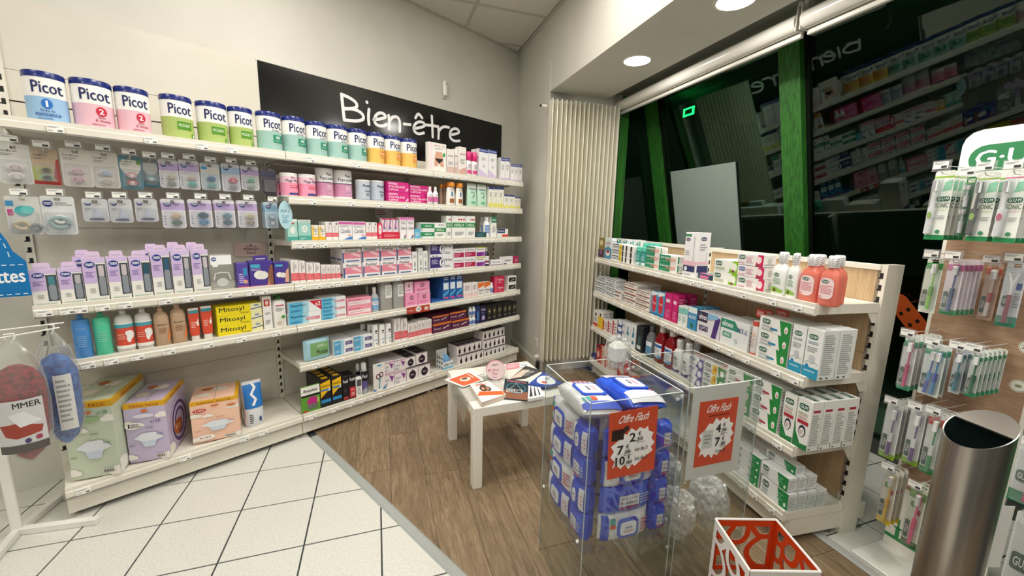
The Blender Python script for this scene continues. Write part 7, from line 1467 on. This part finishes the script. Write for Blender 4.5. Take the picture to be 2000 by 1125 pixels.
leaflet('brochure', 'fan of white folded brochures beside the dark magazine', [(716, 372), (838, 350), (790, 252), (722, 248)], .4522, .016, 'f2f1ee', [Po((.1, .1), (.3, .1), (.2, .9), '2c2c2e'), Po((.4, .1), (.55, .1), (.5, .9), '3c3c3e'), Po((.7, .1), (.8, .1), (.75, .9), '2c2c2e')])
leaflet('grey_magazine', 'dark grey magazine with a pale photo', [(585, 225), (700, 215), (812, 162), (700, 128)], .4522, .006, '3f4042', [Po((.0, .0), (.6, .1), (.5, .8), (.1, .7), 'd8c4b4'), Po((.5, .4), (.9, .6), (.8, .8), (.5, .7), '8a8c8c'), Ln(.6, .2, .95, .4, 3, '9a9c9c')])
leaflet('blue_brochure', 'deep blue brochure with a white round panel and red mark', [(720, 262), (840, 282), (972, 258), (832, 172)], .469, .008, '2a4a9c', [El(.5, .56, .42, .36, 'f0f0f2'), El(.56, .4, .14, .1, 'd8482c'), Ln(.3, .6, .6, .75, 3, '3f7f94')])
leaflet('pink_leaflet', 'small pink leaflet on the white table', [(560, 155), (655, 142), (650, 108), (556, 116)], .4522, .002, 'ee9aa6', [Ln(.1, .2, .9, .8, 3, 'f8d0d4')])
leaflet('white_leaflet', 'small white leaflet with blue lines on the table', [(660, 140), (735, 135), (722, 108), (654, 110)], .4522, .002, 'eef0f0', [Ln(.1, .2, .9, .8, 3, '8aa0c0')])
# translucent sleeve draped over the table edge
m = MB(); x0 = -.277
P = [(-.02, -.19, .4502), (-.275, -.19, .4502), (-.281, -.19, .445), (-.284, -.17, .36), (-.285, -.13, .30)]; Q = [(-.02, .12, .4502), (-.275, .13, .4502), (-.281, .13, .445), (-.284, .12, .38), (-.285, .08, .35)]
m.add(P+Q, [(i, i+1, 6+i, 5+i) for i in range(4)], 'bag'); m.add([(x-.0008, y, z+.0008) for x, y, z in P+Q], [(5+i, 6+i, i+1, i) for i in range(4)], 'bag')
t = m.build('plastic_sleeve', None, FT.w(0, 0, 0.0002), FT.rot, smooth=True); tag(t, 'grey translucent plastic sleeve draped over the table edge', 'sleeve')
# round pink sign on a clear stand
c = onplane(840+480/3.75, 680+232/3.75, .452); t = empty('round_sign', (c[0], c[1], .4512), .12); tag(t, 'round pink counter sign with dark script in a clear holder', 'sign')
dk_ = MB().prism([(.058*math.cos(2*math.pi*k_/36), .058+.058*math.sin(2*math.pi*k_/36)) for k_ in range(36)], 0, .02, 'd4798a', 'y').build('disc', t); dk_.rotation_euler = (math.radians(-10), 0, 0)
prints(MB(), [El(.5, .5, .49, .49, 'ecd2d6'), Tx(.16, .44, .68, .58, 'b8405a', 'Le Beauty', 0, .2), Tx(.3, .26, .6, .4, 'b8405a', 'Test', 0, .2), Ln(.3, .74, .7, .82, 2, '8a6a72'), Ln(.3, .12, .6, .18, 1, '8a6a72'), El(.16, .5, .07, .07, 'd88a96')], .116, .116).build('sign_print', dk_)['kind'] = 'stuff'
m = MB(); m.box(-.075, .075, .022, .025, .0, .20, 'acrylic'); m.box(-.075, .075, -.03, .025, 0, .003, 'acrylic'); m.build('holder', t)
# ================================================================== clear acrylic bins
FN = Frame((0, 0), bN)            # x = bn, y = bd
OF = 'c94d30'
BLOB = [(.08, .34), (.14, .42), (.08, .5), (.2, .56), (.3, .66), (.38, .64), (.46, .73), (.55, .67), (.62, .72), (.72, .68), (.78, .72), (.8, .64), (.9, .6), (.86, .52), (.93, .44), (.86, .38), (.9, .32), (.7, .22), (.56, .13), (.5, .17), (.44, .1), (.36, .18), (.28, .13), (.2, .2), (.12, .16), (.16, .26)]
def blob(P, c='efeeec'):
    cx, cz = sum(p[0] for p in P)/len(P), sum(p[1] for p in P)/len(P)
    return [('p', [P[i], P[(i+1) % len(P)], (cx, cz)], c) for i in range(len(P))]
def poster(par, name, w_, h_, els, loc):
    o = MB().box(-w_/2, w_/2, 0, .0012, 0, h_, OF).build(name, par, loc); b_ = blob([(.5+(x_-.5)*1.08, z_) for x_, z_ in BLOB])
    m = MB(); prints(m, els[:1], w_, h_)
    for e_ in b_: prints(m, [e_], w_, h_, 0, None, 2)
    prints(m, els[1:], w_, h_, 0, None, 4); m.build('poster_print', o)['kind'] = 'stuff'; return o
TITLE = Tx(.2, .82, .82, .94, 'f6efec', 'Offre Flash', .02, .12)
K_ = '1c1c1e'
def price(x, z, big, cents, sc_=1.): return [Tx(x, z, x+.13*sc_*(1.5 if len(big) > 1 else 1), z+.135*sc_, K_, big, .03), Tx(x+.14*sc_*(1.45 if len(big) > 1 else 1), z-.012, x+.14*sc_*(1.45 if len(big) > 1 else 1)+.14, z+.055, K_, cents, .03), Tx(x+.14*sc_*(1.45 if len(big) > 1 else 1)+.04, z+.075, x+.14*sc_*(1.45 if len(big) > 1 else 1)+.1, z+.14, K_, '€', .03), Rc(x+.15, z-.026, x+.32, z-.02, K_)]
E1 = [TITLE, Rc(.06, .58, .3, .74, '241a18'), Po((.3, .66), (.4, .72), (.4, .78), (.3, .76), '3a2c28')]+price(.42, .52, '2', ',50')+price(.17, .36, '7', ',00')+[Tx(.54, .37, .8, .43, K_, 'lot de 3', .02)]+price(.14, .2, '10', ',00')+[Tx(.54, .23, .8, .29, K_, 'lot de 5', .02)]
E2 = [TITLE, Ln(.25, .75, .78, .79, 1, '8a2c1c'), ('rr', .14, .28, .4, .56, .004, 'c4cac6'), Ln(.18, .34, .36, .5, 3, '8f9894')]+price(.47, .5, '4', ',90')+[Tx(.6, .45, .7, .475, '4a4a4c', 'ou', 0)]+price(.47, .29, '7', ',80')+[Tx(.52, .19, .76, .24, K_, 'Les 2', .02)]
def bin_(x0, x1, y0, y1, zt, zb, lab):
    t = empty('acrylic_bin', FN.w(0, 0), FN.rot); tag(t, lab, 'bin'); e = .004
    MB().box(x0, x1, y0, y0+e, 0, zt, 'acrylic').build('front_panel', t); MB().box(x0, x1, y1-e, y1, 0, zt, 'acrylic').build('back_panel', t)
    MB().box(x0, x0+e, y0+e, y1-e, 0, zt, 'acrylic').build('side_panel', t); MB().box(x1-e, x1, y0+e, y1-e, 0, zt, 'acrylic').build('side_panel', t)
    MB().box(x0+e, x1-e, y0+e, y1-e, zb-.005, zb, 'acrylic').build('floor_sheet', t)
    rim = MB()
    for a, b, c, d in ((x0, x1, y0, y0+e), (x0, x1, y1-e, y1), (x0, x0+e, y0, y1), (x1-e, x1, y0, y1)): rim.box(a, b, c, d, zt, zt+.0015, 'g:cfd6d4')
    for a in (x0, x1-.0016):
        for c in (y0, y1-.0016): rim.box(a-.0004, a+.002, c-.0004, c+.002, 0, zt, 'g:aab3b0')
    rim.build('polished_edge', t)['kind'] = 'stuff'
    for xx in (x0-.003, x1+.003):
        for yy in (y0+.03, y1-.03):
            for z in (zt-.04, zb+.03): MB().lathe([(.0, -.004), (.006, -.003), (.006, .003), (.0, .004)], 10, 'g:e2e4e2', cap=False).xf(Matrix.Translation((xx, yy, z)) @ Matrix.Rotation(math.pi/2, 4, 'Y')).build('screw', t)
    return t
X1a, X1b, Y1a, Y1b = .610, .966, 1.035, 1.392
b1 = bin_(X1a, X1b, Y1a, Y1b, .83, .29, 'clear acrylic bin full of blue baby wipes packs'); X2a, X2b, Y2a, Y2b = 1.005, 1.337, 1.052, 1.404
b2 = bin_(X2a, X2b, Y2a, Y2b, .83, .15, 'clear acrylic bin holding white plastic bags')
def fit(frame, y, TL, TR, BR, BL):
    h = [frame.hit(*p, y) for p in (TL, TR, BR, BL)]; xs = [p[0] for p in h]; zs = [p[1] for p in h]
    return (h[0][0]+h[1][0]+h[2][0]+h[3][0])/4, (h[2][1]+h[3][1])/2, ((h[1][0]-h[0][0])+(h[2][0]-h[3][0]))/2, ((h[0][1]+h[1][1])-(h[2][1]+h[3][1]))/2
x, z, w_, h_ = fit(FN, Y1a-.003, (1200, 799), (1294, 797.6), (1271.6, 925), (1181.5, 931))
t = empty('price_poster', FN.w(x, Y1a-.003, z), FN.rot); tag(t, 'orange price poster on the bin of blue wipes', 'poster'); poster(t, 'sheet', w_, h_, E1, (0, 0, 0)); t.rotation_euler = (0, -.03, FN.rot)
x, z, w_, h_ = fit(FN, Y2a-.004, (1352.5, 761), (1458, 743.6), (1442, 916), (1341, 939))
t = empty('price_poster', FN.w(x, Y2a-.006, z), FN.rot); tag(t, 'orange price poster on a grey backing board, on the bag bin', 'poster')
MB().box(-w_/2, w_/2, .002, .005, 0, h_, 'c4c7c3').build('backing_board', t)
x2, z2, w2, h2 = fit(FN, Y2a-.006, (1366, 787), (1440, 775), (1431, 898), (1357, 913)); poster(t, 'sheet', w2, h2, E2, (x2-x, 0, z2-z))
# wipes packs
dz('wipeb', s='wipe', c='film_blue', lid=(.3, .16, .72, .84, 'g:2452c8', 'eeeef4'), lel=[Tx(.3, .5, .72, .66, '2a3a70', 'BABYLOON', .01), Ln(.2, .2, .8, .42, 3, 'c08aa0')], el=[Rc(.02, .05, .26, .95, 'e6e4ea'), Rc(.76, .1, .95, .9, 'd9d8e4'), Ln(.8, .3, .92, .7, 3, 'd0607c'), El(.27, .2, .03, .04, 'd86a90')])
dz('wipew', s='wipe', c='film_white', lid=(.3, .16, .72, .84, 'g:2452c8', 'eeeef4'), lel=[Tx(.3, .5, .72, .66, '2a3a70', 'BABYLOON', .01), Ln(.2, .2, .8, .42, 3, 'c08aa0')], el=[Rc(.02, .02, .14, .98, '2a50c0'), Ln(.78, .25, .95, .75, 4, 'd0607c'), Rc(.16, .7, .26, .9, '3a9a94'), Rc(.16, .55, .26, .7, 'd8502c')])
dz('wipec', s='wipe', c='film_blue', el=[Rc(.3, .3, .7, .7, 'e6e4ea'), Tx(.34, .52, .66, .64, '2a3a70', 'lingettes', 0), Tx(.34, .38, .66, .5, '2a3a70', 'bébé', 0), Ln(.72, .3, .92, .7, 4, 'a8bce8'), Rc(.3, .22, .7, .28, 'd0607c')])
WL = [('blue baby wipes pack with flip lid, packed in the clear bin', 'wipeb'), ('white baby wipes pack with blue flip lid, in the clear bin', 'wipew'), ('blue baby wipes pack with a white printed panel, in the bin', 'wipec')]
def wp(k, x, y, z, rot, w_=.198, h_=.103, d_=.062):
    o = thing('wipes_pack', WL[k][1], w_, h_, d_, FN.w(x, y, z), FN.rot, WL[k][0]); o.rotation_euler = (Matrix.Rotation(FN.rot, 3, 'Z') @ rot).to_euler(); return o
RZ = lambda a: Matrix.Rotation(math.radians(a), 3, 'Z'); RX = lambda a: Matrix.Rotation(math.radians(a), 3, 'X'); RY = lambda a: Matrix.Rotation(math.radians(a), 3, 'Y')
for i, (z, k) in enumerate(((.292, 0), (.397, 1), (.502, 0), (.607, 1))):       # lids against the bin's outer side
    wp(k, X1a+.014, Y1a+.248, z, RZ(-90)); wp(0 if i % 2 else 2, X1a+.014, Y1a+.096, z, RZ(-90), .10)
for i, (z, k) in enumerate(((.292, 1), (.397, 2), (.502, 0), (.607, 2))):       # facing the front
    wp(k, X1a+.181, Y1a+.014, z, RZ(0)); wp(2, X1a+.316, Y1a+.014, z, RZ(0), .062)
for i, (z, k) in enumerate(((.292, 0), (.397, 0), (.502, 1), (.607, 0))): wp(k, X1a+.215, Y1a+.12, z, RZ(1)); wp(k, X1a+.215, Y1a+.22, z, RZ(-1))
wp(1, X1a+.168, Y1a+.172, .787, RZ(88) @ RX(-85), .24, .15, .07); wp(0, X1a+.342, Y1a+.176, .789, RZ(91) @ RX(-83), .25, .155, .07)
# crumpled bags in the second bin and on top of the first
def crumple(name, lab, loc, r, key, seed, core=None):
    bm = bmesh.new(); bmesh.ops.create_icosphere(bm, subdivisions=5, radius=1); sd = Vector((seed*3.1, seed*1.7, seed*.9))
    for v in bm.verts:
        c = v.co.copy(); f = .80+.30*(.5-abs(NZ.noise(c*2.2+sd)))+.26*(.4-abs(NZ.noise(c*4.5+sd)))+.08*(.4-abs(NZ.noise(c*9+sd)))
        if c.z > .5: f *= 1-.5*(c.z-.5)
        v.co = c*f
    bm.verts.index_update(); m = MB().add([(v.co.x*r[0], v.co.y*r[1], v.co.z*r[2]) for v in bm.verts], [[v.index for v in f.verts] for f in bm.faces], key); bm.free()
    o = m.build(name, None, loc, FN.rot, smooth=True); tag(o, lab, 'bag')
    if core:
        q = MB(); rings(q, [(r[0]*.3, r[1]*.3, -r[2]*.62), (r[0]*.62, r[1]*.62, -r[2]*.5), (r[0]*.66, r[1]*.66, r[2]*.2), (r[0]*.3, r[1]*.3, r[2]*.42)], core, 20, 3); q.build('content', o, smooth=True)
    return o
crumple('plastic_bag', 'crumpled clear bag with pinkish contents, low in the second bin', FN.w(1.088, 1.145, .272), (.072, .078, .112), 'bagw', 3, 'd9c8c4')
crumple('plastic_bag', 'crumpled whitish bag leaning on the bin side toward the shelves', FN.w(1.252, 1.15, .285), (.073, .08, .12), 'bagw', 5, 'd6cac8')
crumple('plastic_bag', 'crumpled white bag at the back of the second bin', FN.w(1.165, 1.315, .30), (.078, .07, .13), 'bagw', 8, 'c9d4d4')
crumple('plastic_bag', 'knotted clear bag on top of the wipes packs', FN.w(X1b-.085, Y1b-.075, .895), (.05, .05, .075), 'bag', 11, 'd9dcd8')
# ================================================================== orange cut-out umbrella stand
US = [bw(.863, .978), bw(.805, 1.162), bw(.625, 1.099), bw(.683, .917)]; HZ = .48
t = empty('umbrella_stand', tuple(np.mean(np.array(US), 0)[:2])+(0.,), 0); tag(t, 'square orange and white metal stand with cut-out lettering walls', 'umbrella stand')
oc = np.mean(np.array(US), 0)[:2]
ROWP = [[(.32, 1), (.22, .8), (.25, .62), (.42, .58), (.55, .72), (.56, 1)], [(.25, .62), (.24, .4), (.42, .14), (.75, .02), (1, .0)], [(.6, 1), (.75, .72), (1, .78)], [(.78, .74), (.6, .55), (.56, .32), (.68, .1), (.8, .0)], [(.0, .5), (.12, .3), (.24, .42)], [(.02, .85), (.12, .7), (.22, .78)]]
LET = [[(.0, .975), (1, .975)], [(.045, .0), (.045, .95)], [(.955, .0), (.955, .95)], [(.0, .02), (1, .02)], [(.05, .64), (.95, .64)], [(.05, .33), (.95, .33)]] + [[(x_, r_+z_*.31) for x_, z_ in P] for r_ in (.02, .33, .645) for P in ROWP]
for i in range(4):
    p, q = np.array(US[i][:2]), np.array(US[(i+1) % 4][:2]); L = np.linalg.norm(q-p); dx = (q-p)/L; nn = np.array([dx[1], -dx[0]])
    mid = (p+q)/2
    if (mid-oc) @ nn < 0: nn = -nn
    wl = MB()
    for key, off in ((OF if True else '', -.001), ('g:dcdad6', .001)):
        m = MB()
        for c_, P in enumerate(LET):
            prints(m, [('s', smooth_pts(P, 3), .024 if P[0][1] == .975 else .017, 'g:c93e10' if off < 0 else 'g:dcdad6')], L, HZ, 0, None, c_*.35)
        for f_, mi_ in zip(m.f, m.m):
            pts = [m.v[j] for j in f_]
            wl.add([tuple(np.append(mid+dx*x_+nn*(off-y_*(1 if off > 0 else -1)*.3)-oc, z_)) for x_, y_, z_ in pts], [tuple(range(len(pts)))], m.k[mi_])
    wl.box(-.001, .001, -.001, .001, 0, .001, 'g:d2440f')
    wl.build('wall_panel', t)['kind'] = 'stuff'
    e0 = MB(); e0.tube([tuple(np.append(p-oc, HZ)), tuple(np.append(q-oc, HZ))], .0035, 'g:e6e2de', 6); e0.build('rim', t)
MB().prism(ccw([tuple(map(float, np.array(u[:2])-oc)) for u in US]), .0, .006, 'g:dcdad6').build('tray', t)
# ================================================================== steel column bin
sb = (1.33, 1.055); t = empty('steel_bin', (sb[0], sb[1], 0), math.atan2(sb[1], sb[0])); tag(t, 'brushed steel cylindrical bin with a slanted opening', 'bin')
R_ = .069; N = 48; vs = []; H0 = .80
def topz(a): return H0+.085*(.5-.5*math.cos(a-2.6))**1.0
for r_, f_ in ((R_, 0), (R_, 1), (R_-.003, 1), (R_-.003, 0)):
    for j in range(N):
        a = 2*math.pi*j/N; vs.append((r_*math.cos(a), r_*math.sin(a), topz(a) if f_ else (.002 if r_ == R_ else .1)))
fs = [(k*N+j, k*N+(j+1) % N, (k+1)*N+(j+1) % N, (k+1)*N+j) for k in range(3) for j in range(N)]
m = MB(); m.add(vs[:2*N], fs[:N], 'steel'); m.add(vs[N:3*N], [tuple(q-N for q in f) for f in fs[N:2*N]], 'm:c9c6c2'); m.add(vs[2*N:], [tuple(q-2*N for q in f) for f in fs[2*N:]], 'g:1c2a2a'); m.build('body', t, smooth=True)
m = MB(); J = [j for j in range(N+1) if -.15 <= math.sin(2*math.pi*j/N-1.9-math.pi/2) or True]
aa = [2.6+math.pi-1.45+2.9*k/24 for k in range(25)]; P = [((R_-.002)*math.cos(a), (R_-.002)*math.sin(a), topz(a)+.001) for a in aa]
m.add(P, [tuple(range(25))], 'm:77726c'); m.add([(x, y, z-.003) for x, y, z in P], [tuple(range(25))[::-1]], 'm:77726c'); m.build('hood', t)
MB().lathe([(.05, .1), (.05, .72)], 24, 'g:1d4a50', cap=False).build('liner', t)
m = MB(); m.box(-.05, .05, -.0006, .0006, .42, .62, 'e9e9e6'); o = m.build('paper_note', t, (R_*.62, -R_*.9, 0), -.7)
# ================================================================== toothbrush stand
FS = Frame(tuple(bD*.985+bN*2.11), -bD); PWD = .31
t = gs = empty('toothbrush_stand', FS.w(0, 0), FS.rot); tag(t, 'tall white toothbrush stand with wood-look panel and hooks', 'display stand')
pts = [(0, .015), (PWD, .015), (PWD, 1.71)] + [(PWD-.05+.05*math.cos(a), 1.71+.05*math.sin(a)) for a in [math.radians(k) for k in (0, 30, 60, 90)]] + [(.05+.05*math.cos(a), 1.71+.05*math.sin(a)) for a in [math.radians(k) for k in (90, 120, 150, 180)]]
MB().prism(pts, 0, .012, 'g:efece2', 'y').build('board', t)
q = [(.012, .30), (PWD-.012, .30), (PWD-.012, 1.50)] + [(PWD-.05+.038*math.cos(a), 1.50+.038*math.sin(a)) for a in [math.radians(k) for k in (0, 30, 60, 90)]] + [(.05+.038*math.cos(a), 1.50+.038*math.sin(a)) for a in [math.radians(k) for k in (90, 120, 150, 180)]]
MB().prism(q, -.0015, 0, 'oakp', 'y').build('wood_panel', t)
MB().bbox(-.005, PWD+.005, -.20, .12, .0, .014, 'g:e6e4de', .003).build('base_plate', t)
lg = MB()
prints(lg, [('rr', .08, .915, .92, .968, .045, '2a7a4c'), Tx(.14, .926, .84, .957, 'f5f5f2', 'G·U·M', .03)], PWD, 1.76); lg.v = [(x+PWD/2, y, z) for x, y, z in lg.v]; lg.build('logo', t)['kind'] = 'stuff'
cs = MB(); S_ = [('r', 0, .02, 1, .035, '2f8a4c')]
def sil(a, b, c, d): cs.add([(a, -.0008, c), (b, -.0008, c), (b, -.0008, d), (a, -.0008, d)], [(0, 1, 2, 3)], '2f8a4c')
sil(0, PWD, .05, .066); sil(.035, .05, .066, .11); sil(.028, .057, .105, .112); sil(.039, .046, .11, .15); sil(.20, .25, .066, .10)
cs.add([(.13+.045*math.cos(a), -.0008, .066+.04*math.sin(a)) for a in [math.pi*k/10 for k in range(11)]], [tuple(range(11))], '2f8a4c'); cs.build('skyline_print', t)['kind'] = 'stuff'
for z in (.98, .84, .70):
    bd_ = MB(); prints(bd_, [El(.5, .5, .5, .5, 'efece2'), El(.5, .5, .45, .45, '5c7a50'), El(.5, .5, .42, .42, 'efece2')]+([Tx(.2, .35, .8, .65, '4a4a40', '2x2', .01)] if z == .98 else [El(.5, .5, .2, .12, '8a9a6c')]), .044, .044); bd_.v = [(x+PWD-.034, y-.0015, z_+z) for x, y, z_ in bd_.v]; bd_.build('badge', t)['kind'] = 'stuff'
def c7(x, y): return 1760+x/3.75, 400+y/3.75
def sonic(hk, dk):
    els = [Rc(0, 0, 1, .07, '1f8a50'), Rc(0, .9, 1, 1, '9cc436'), Rc(.04, .62, .96, .88, 'dfe6df'), Po((.5, .7), (.95, .72), (.95, .86), (.6, .84), '8cc4a8')]+[('rr', .3, .56, .96, .63, .006, '0f5c41'), Tx(.38, .572, .9, .618, 'f7f7f7', 'G·U·M', .02), Tx(.3, .47, .96, .54, '4a6a3c', 'SONIC', .01), Tx(.5, .42, .92, .455, 'b8c890' if hk != 'p' else 'd8a0b0', 'DAILY', 0), Ln(.5, .3, .9, .36, 3), El(.66, .12, .12, .03, '3c8a5c')]
    def cont(m, w_, h_): brush(m, -.26*w_, .09*h_, .86*h_, dk, dk, .12*w_, r=.0085); m.prism([(-.26*w_+.006*math.cos(a), .36*h_+.012*math.sin(a)) for a in [k*.628 for k in range(10)]], -.021, -.018, 'g:8ab82e' if hk != 'p' else 'g:c83a6a', 'y')
    return els, cont
e_, c_ = sonic('g', 'g:eceef0'); HK = []
def stand(u0, u1, v0, v1, y, name, lab, card, els, cont, bub, n=1, **kw):
    kw['gap'] = max(.028, kw.get('gap', .028)); n = max(1, min(n, int((-.012-y)/kw['gap'])+1))
    t, xm, zt, w_ = hang(FS, u0, u1, v0, v1, y, name, lab, card, els, cont, bub, n=n, **kw); HK.append((xm, zt, y)); return t
stand(1803, 1841, 333, 468, -.19, 'brush_pack', 'tall white and green sonic toothbrush pack with white handle', 'eef0ea', e_, c_, (.02, .07, .48, .9), n=5, gap=.03)
e_, c_ = sonic('g', 'g:1d2026'); stand(1884, 1927, 336, 471, -.19, 'brush_pack', 'tall white and green sonic toothbrush pack with black handle', 'eef0ea', e_, c_, (.02, .07, .48, .9), n=4, gap=.03)
e_, c_ = sonic('p', 'g:eceef0'); stand(1936, 1981, 333, 474, -.19, 'brush_pack', 'tall white sonic toothbrush pack with pink buttons', 'eef0ea', e_[:1]+[Rc(0, .9, 1, 1, 'e07a9c')]+e_[2:], c_, (.02, .07, .48, .9), n=4, gap=.03)
stand(1866, 1884, 345, 462, -.17, 'brush_pack', 'narrow clear pack of spare brush heads', '2f7a54', [Rc(0, .9, 1, 1, '9cc436')], lambda m, w_, h_: (brush(m, 0, .5*h_, .86*h_, 'g:eceeee', 'g:dfe3e3'), brush(m, 0, .06*h_, .46*h_, 'g:eceeee', 'g:dfe3e3')), (.05, .03, .95, .9))
def gb_els(c1, c2): return [Rc(0, .0, 1, .1, c2), Rc(0, .8, 1, 1, c1), ('rr', .06, .12, .34, .42, .004, '0f4a38'), Tx(.1, .2, .3, .34, 'f7f7f7', 'GUM', .02)]
def b1c(k1, k2, tilt=.1): return lambda m, w_, h_: brush(m, .14*w_, .08*h_, .9*h_, k1, k2, tilt*w_)
GR = [((120, 240, 390, 790), -.14, 'green card with a lime green toothbrush', 'e2e8dc', '2f9a44', 'e6ece0', 'g:7cc42c', 'g:5aa01e', 1),
      ((272, 392, 402, 805), -.14, 'pink-topped card with a navy toothbrush', 'ecdfe4', 'c85a94', '3f8a5c', 'g:2f4f84', 'g:24406c', 6),
      ((548, 662, 430, 842), -.03, 'red-topped flat card with a child toothbrush', 'd8b8a4', 'd0502c', 'c9a890', 'g:e4dcd2', 'g:b03a34', 1)]
for (a, b, c, d), y, lab, ck, c1, c2, k1, k2, n in GR:
    stand(*c7(a, 0)[:1], *c7(b, 0)[:1], c7(0, c)[1], c7(0, d)[1], y, 'brush_pack', lab, ck, gb_els(c1, c2), b1c(k1, k2), (.06, .04, .94, .9), n=n, gap=.018)
def scr(m, w_, h_): m.tube([(0, -.012, .06*h_), (.02*w_, -.012, .5*h_)], .006, 'g:8a2440', 8); m.tube([(.02*w_, -.012, .5*h_), (.02*w_, -.012, .64*h_), (-.22*w_, -.012, .84*h_), (.3*w_, -.012, .84*h_), (.02*w_, -.012, .64*h_)], .004, 'g:eeeeee', 8)
stand(c7(675, 0)[0], c7(832, 0)[0], c7(0, 420)[1], c7(0, 890)[1], -.05, 'scraper_pack', 'grey card with a white and maroon tongue scraper', 'd4d8dc', [Rc(0, 0, 1, .16, '2a8a6c'), ('rr', .12, .3, .4, .48, .006, '0f4a38'), Tx(.16, .35, .36, .43, 'f7f7f7', 'GUM', .02), Rc(.66, .58, .92, .68, '2c4c9c'), Ln(.62, .3, .94, .54, 6)], scr, (.05, .04, .95, .93))
G3 = [((1749, 1776, 657, 761), 'green-edged card with a pink toothbrush', 'e4ebe4', '2a9a6a', '3a9a70', 'g:d83a84', 'g:c02a70', 7), ((1790, 1832, 674, 772), 'green-edged card with two blue toothbrushes', 'e4ebe4', '2a9a6a', 'e4ebe4', 'g:2a4fb4', 'g:3a8fc0', 2), ((1850, 1873, 682, 768), 'smoky clear card with a teal toothbrush', 'c9cfd2', '5c6a74', 'c9cfd2', 'g:2a7f94', 'g:1f6070', 4), ((1881, 1904, 687, 774), 'green-edged card with a dark green toothbrush', 'e4ebe4', '2a9a6a', '2a9a6a', 'g:1f7a4c', 'g:176040', 7)]
for (a, b, c, d), lab, ck, c1, c2, k1, k2, n in G3:
    stand(a, b, c, d, -.17, 'brush_pack', lab, ck, gb_els(c1, c2), (lambda m, w_, h_, k1=k1, k2=k2: (brush(m, -.02*w_, .06*h_, .88*h_, k1, k2, .16*w_), brush(m, .26*w_, .06*h_, .88*h_, k2, k1, .1*w_))) if 'two' in lab else b1c(k1, k2), (.06, .04, .94, .92), n=n, gap=.02)
G4 = [((1714, 1746, 788, 894), 'white card with a purple-handled soft brush', 'e9ece6', 'e4e8e2', '8ab82c', 'g:6a3a8c', 'g:f0f0f0', 5), ((1759, 1791, 799, 906), 'white card with a purple-handled soft brush', 'e9ece6', 'e4e8e2', '8ab82c', 'g:6a3a8c', 'g:f0f0f0', 5), ((1792, 1824, 808, 924), 'green and white card with an orthodontic brush', 'e9ece6', 'd8403a', '1f8a50', 'g:2f9a5c', 'g:e8ecea', 4)]
for (a, b, c, d), lab, ck, c1, c2, k1, k2, n in G4:
    stand(a, b, c, d, -.17, 'brush_pack', lab, ck, gb_els(c1, c2), b1c(k1, k2), (.06, .04, .94, .92), n=n, gap=.02)
G5 = [((1709, 1738, 917, 1021), 'yellow child card with a yellow toothbrush', 'e4e2d4', 'd4d8cc', 'e8c81e', 'g:eac22a', 'g:e0a81e', 3), ((1756, 1790, 952, 1066), 'leafy child card with a bright pink toothbrush', 'dfe6d4', '6f9a44', '3c6a3c', 'g:f0508c', 'g:e83a78', 3)]
for (a, b, c, d), lab, ck, c1, c2, k1, k2, n in G5:
    stand(a, b, c, d, -.17, 'brush_pack', lab, ck, gb_els(c1, c2)+[El(.75, .6, .1, .05, 'b8344c'), El(.3, .7, .14, .05, '5f9a4c')], b1c(k1, k2), (.06, .04, .94, .92), n=n, gap=.02)
seen = {}
for xm, zt, y in HK: wire_hook(gs, FS, xm, zt, y-.02, 0., .045)
# neighbouring stand beyond the steel bin: only its outer packs reach into the picture
FS2 = Frame(FS.w(.42, -.05)[:2], -bD)
t = empty('toothbrush_stand', FS2.w(0, 0), FS2.rot); tag(t, 'second toothbrush stand half hidden behind the steel bin', 'display stand')
MB().bbox(0, .31, 0, .012, .015, 1.0, 'g:e4e2da', .003).build('board', t); MB().bbox(-.005, .315, -.16, .12, 0, .014, 'g:e6e4de', .003).build('base_plate', t)
MB().box(.03, .28, -.001, 0, .3, .9, '2f7a4c').build('green_panel', t)

for a, b, c, d, lab, k1 in ((1962, 2030, 872, 985, 'clear toothbrush pack on the half-hidden stand, upper hook', 'g:c83a70'), (1940, 2040, 1015, 1180, 'clear toothbrush pack on the half-hidden stand, lower hook', 'g:2f4fa0')):
    p_, xm, zt, w_ = hang(FS2, a, b, c, d, -.12, 'brush_pack', lab, 'dfe6e2', [Rc(0, 0, 1, .2, '2a8a5c'), ('rr', .1, .35, .6, .55, .01, '0f4a38'), Tx(.16, .4, .54, .5, 'f7f7f7', 'GUM', .02)], b1c(k1, k1), (.06, .04, .94, .92), n=3); wire_hook(t, FS2, xm, zt, -.14, 0., .045)
# ================================================================== groups for look-alikes
for lab, l in NAMED.items():
    if len(l) > 1:
        for o in l: o['group'] = lab
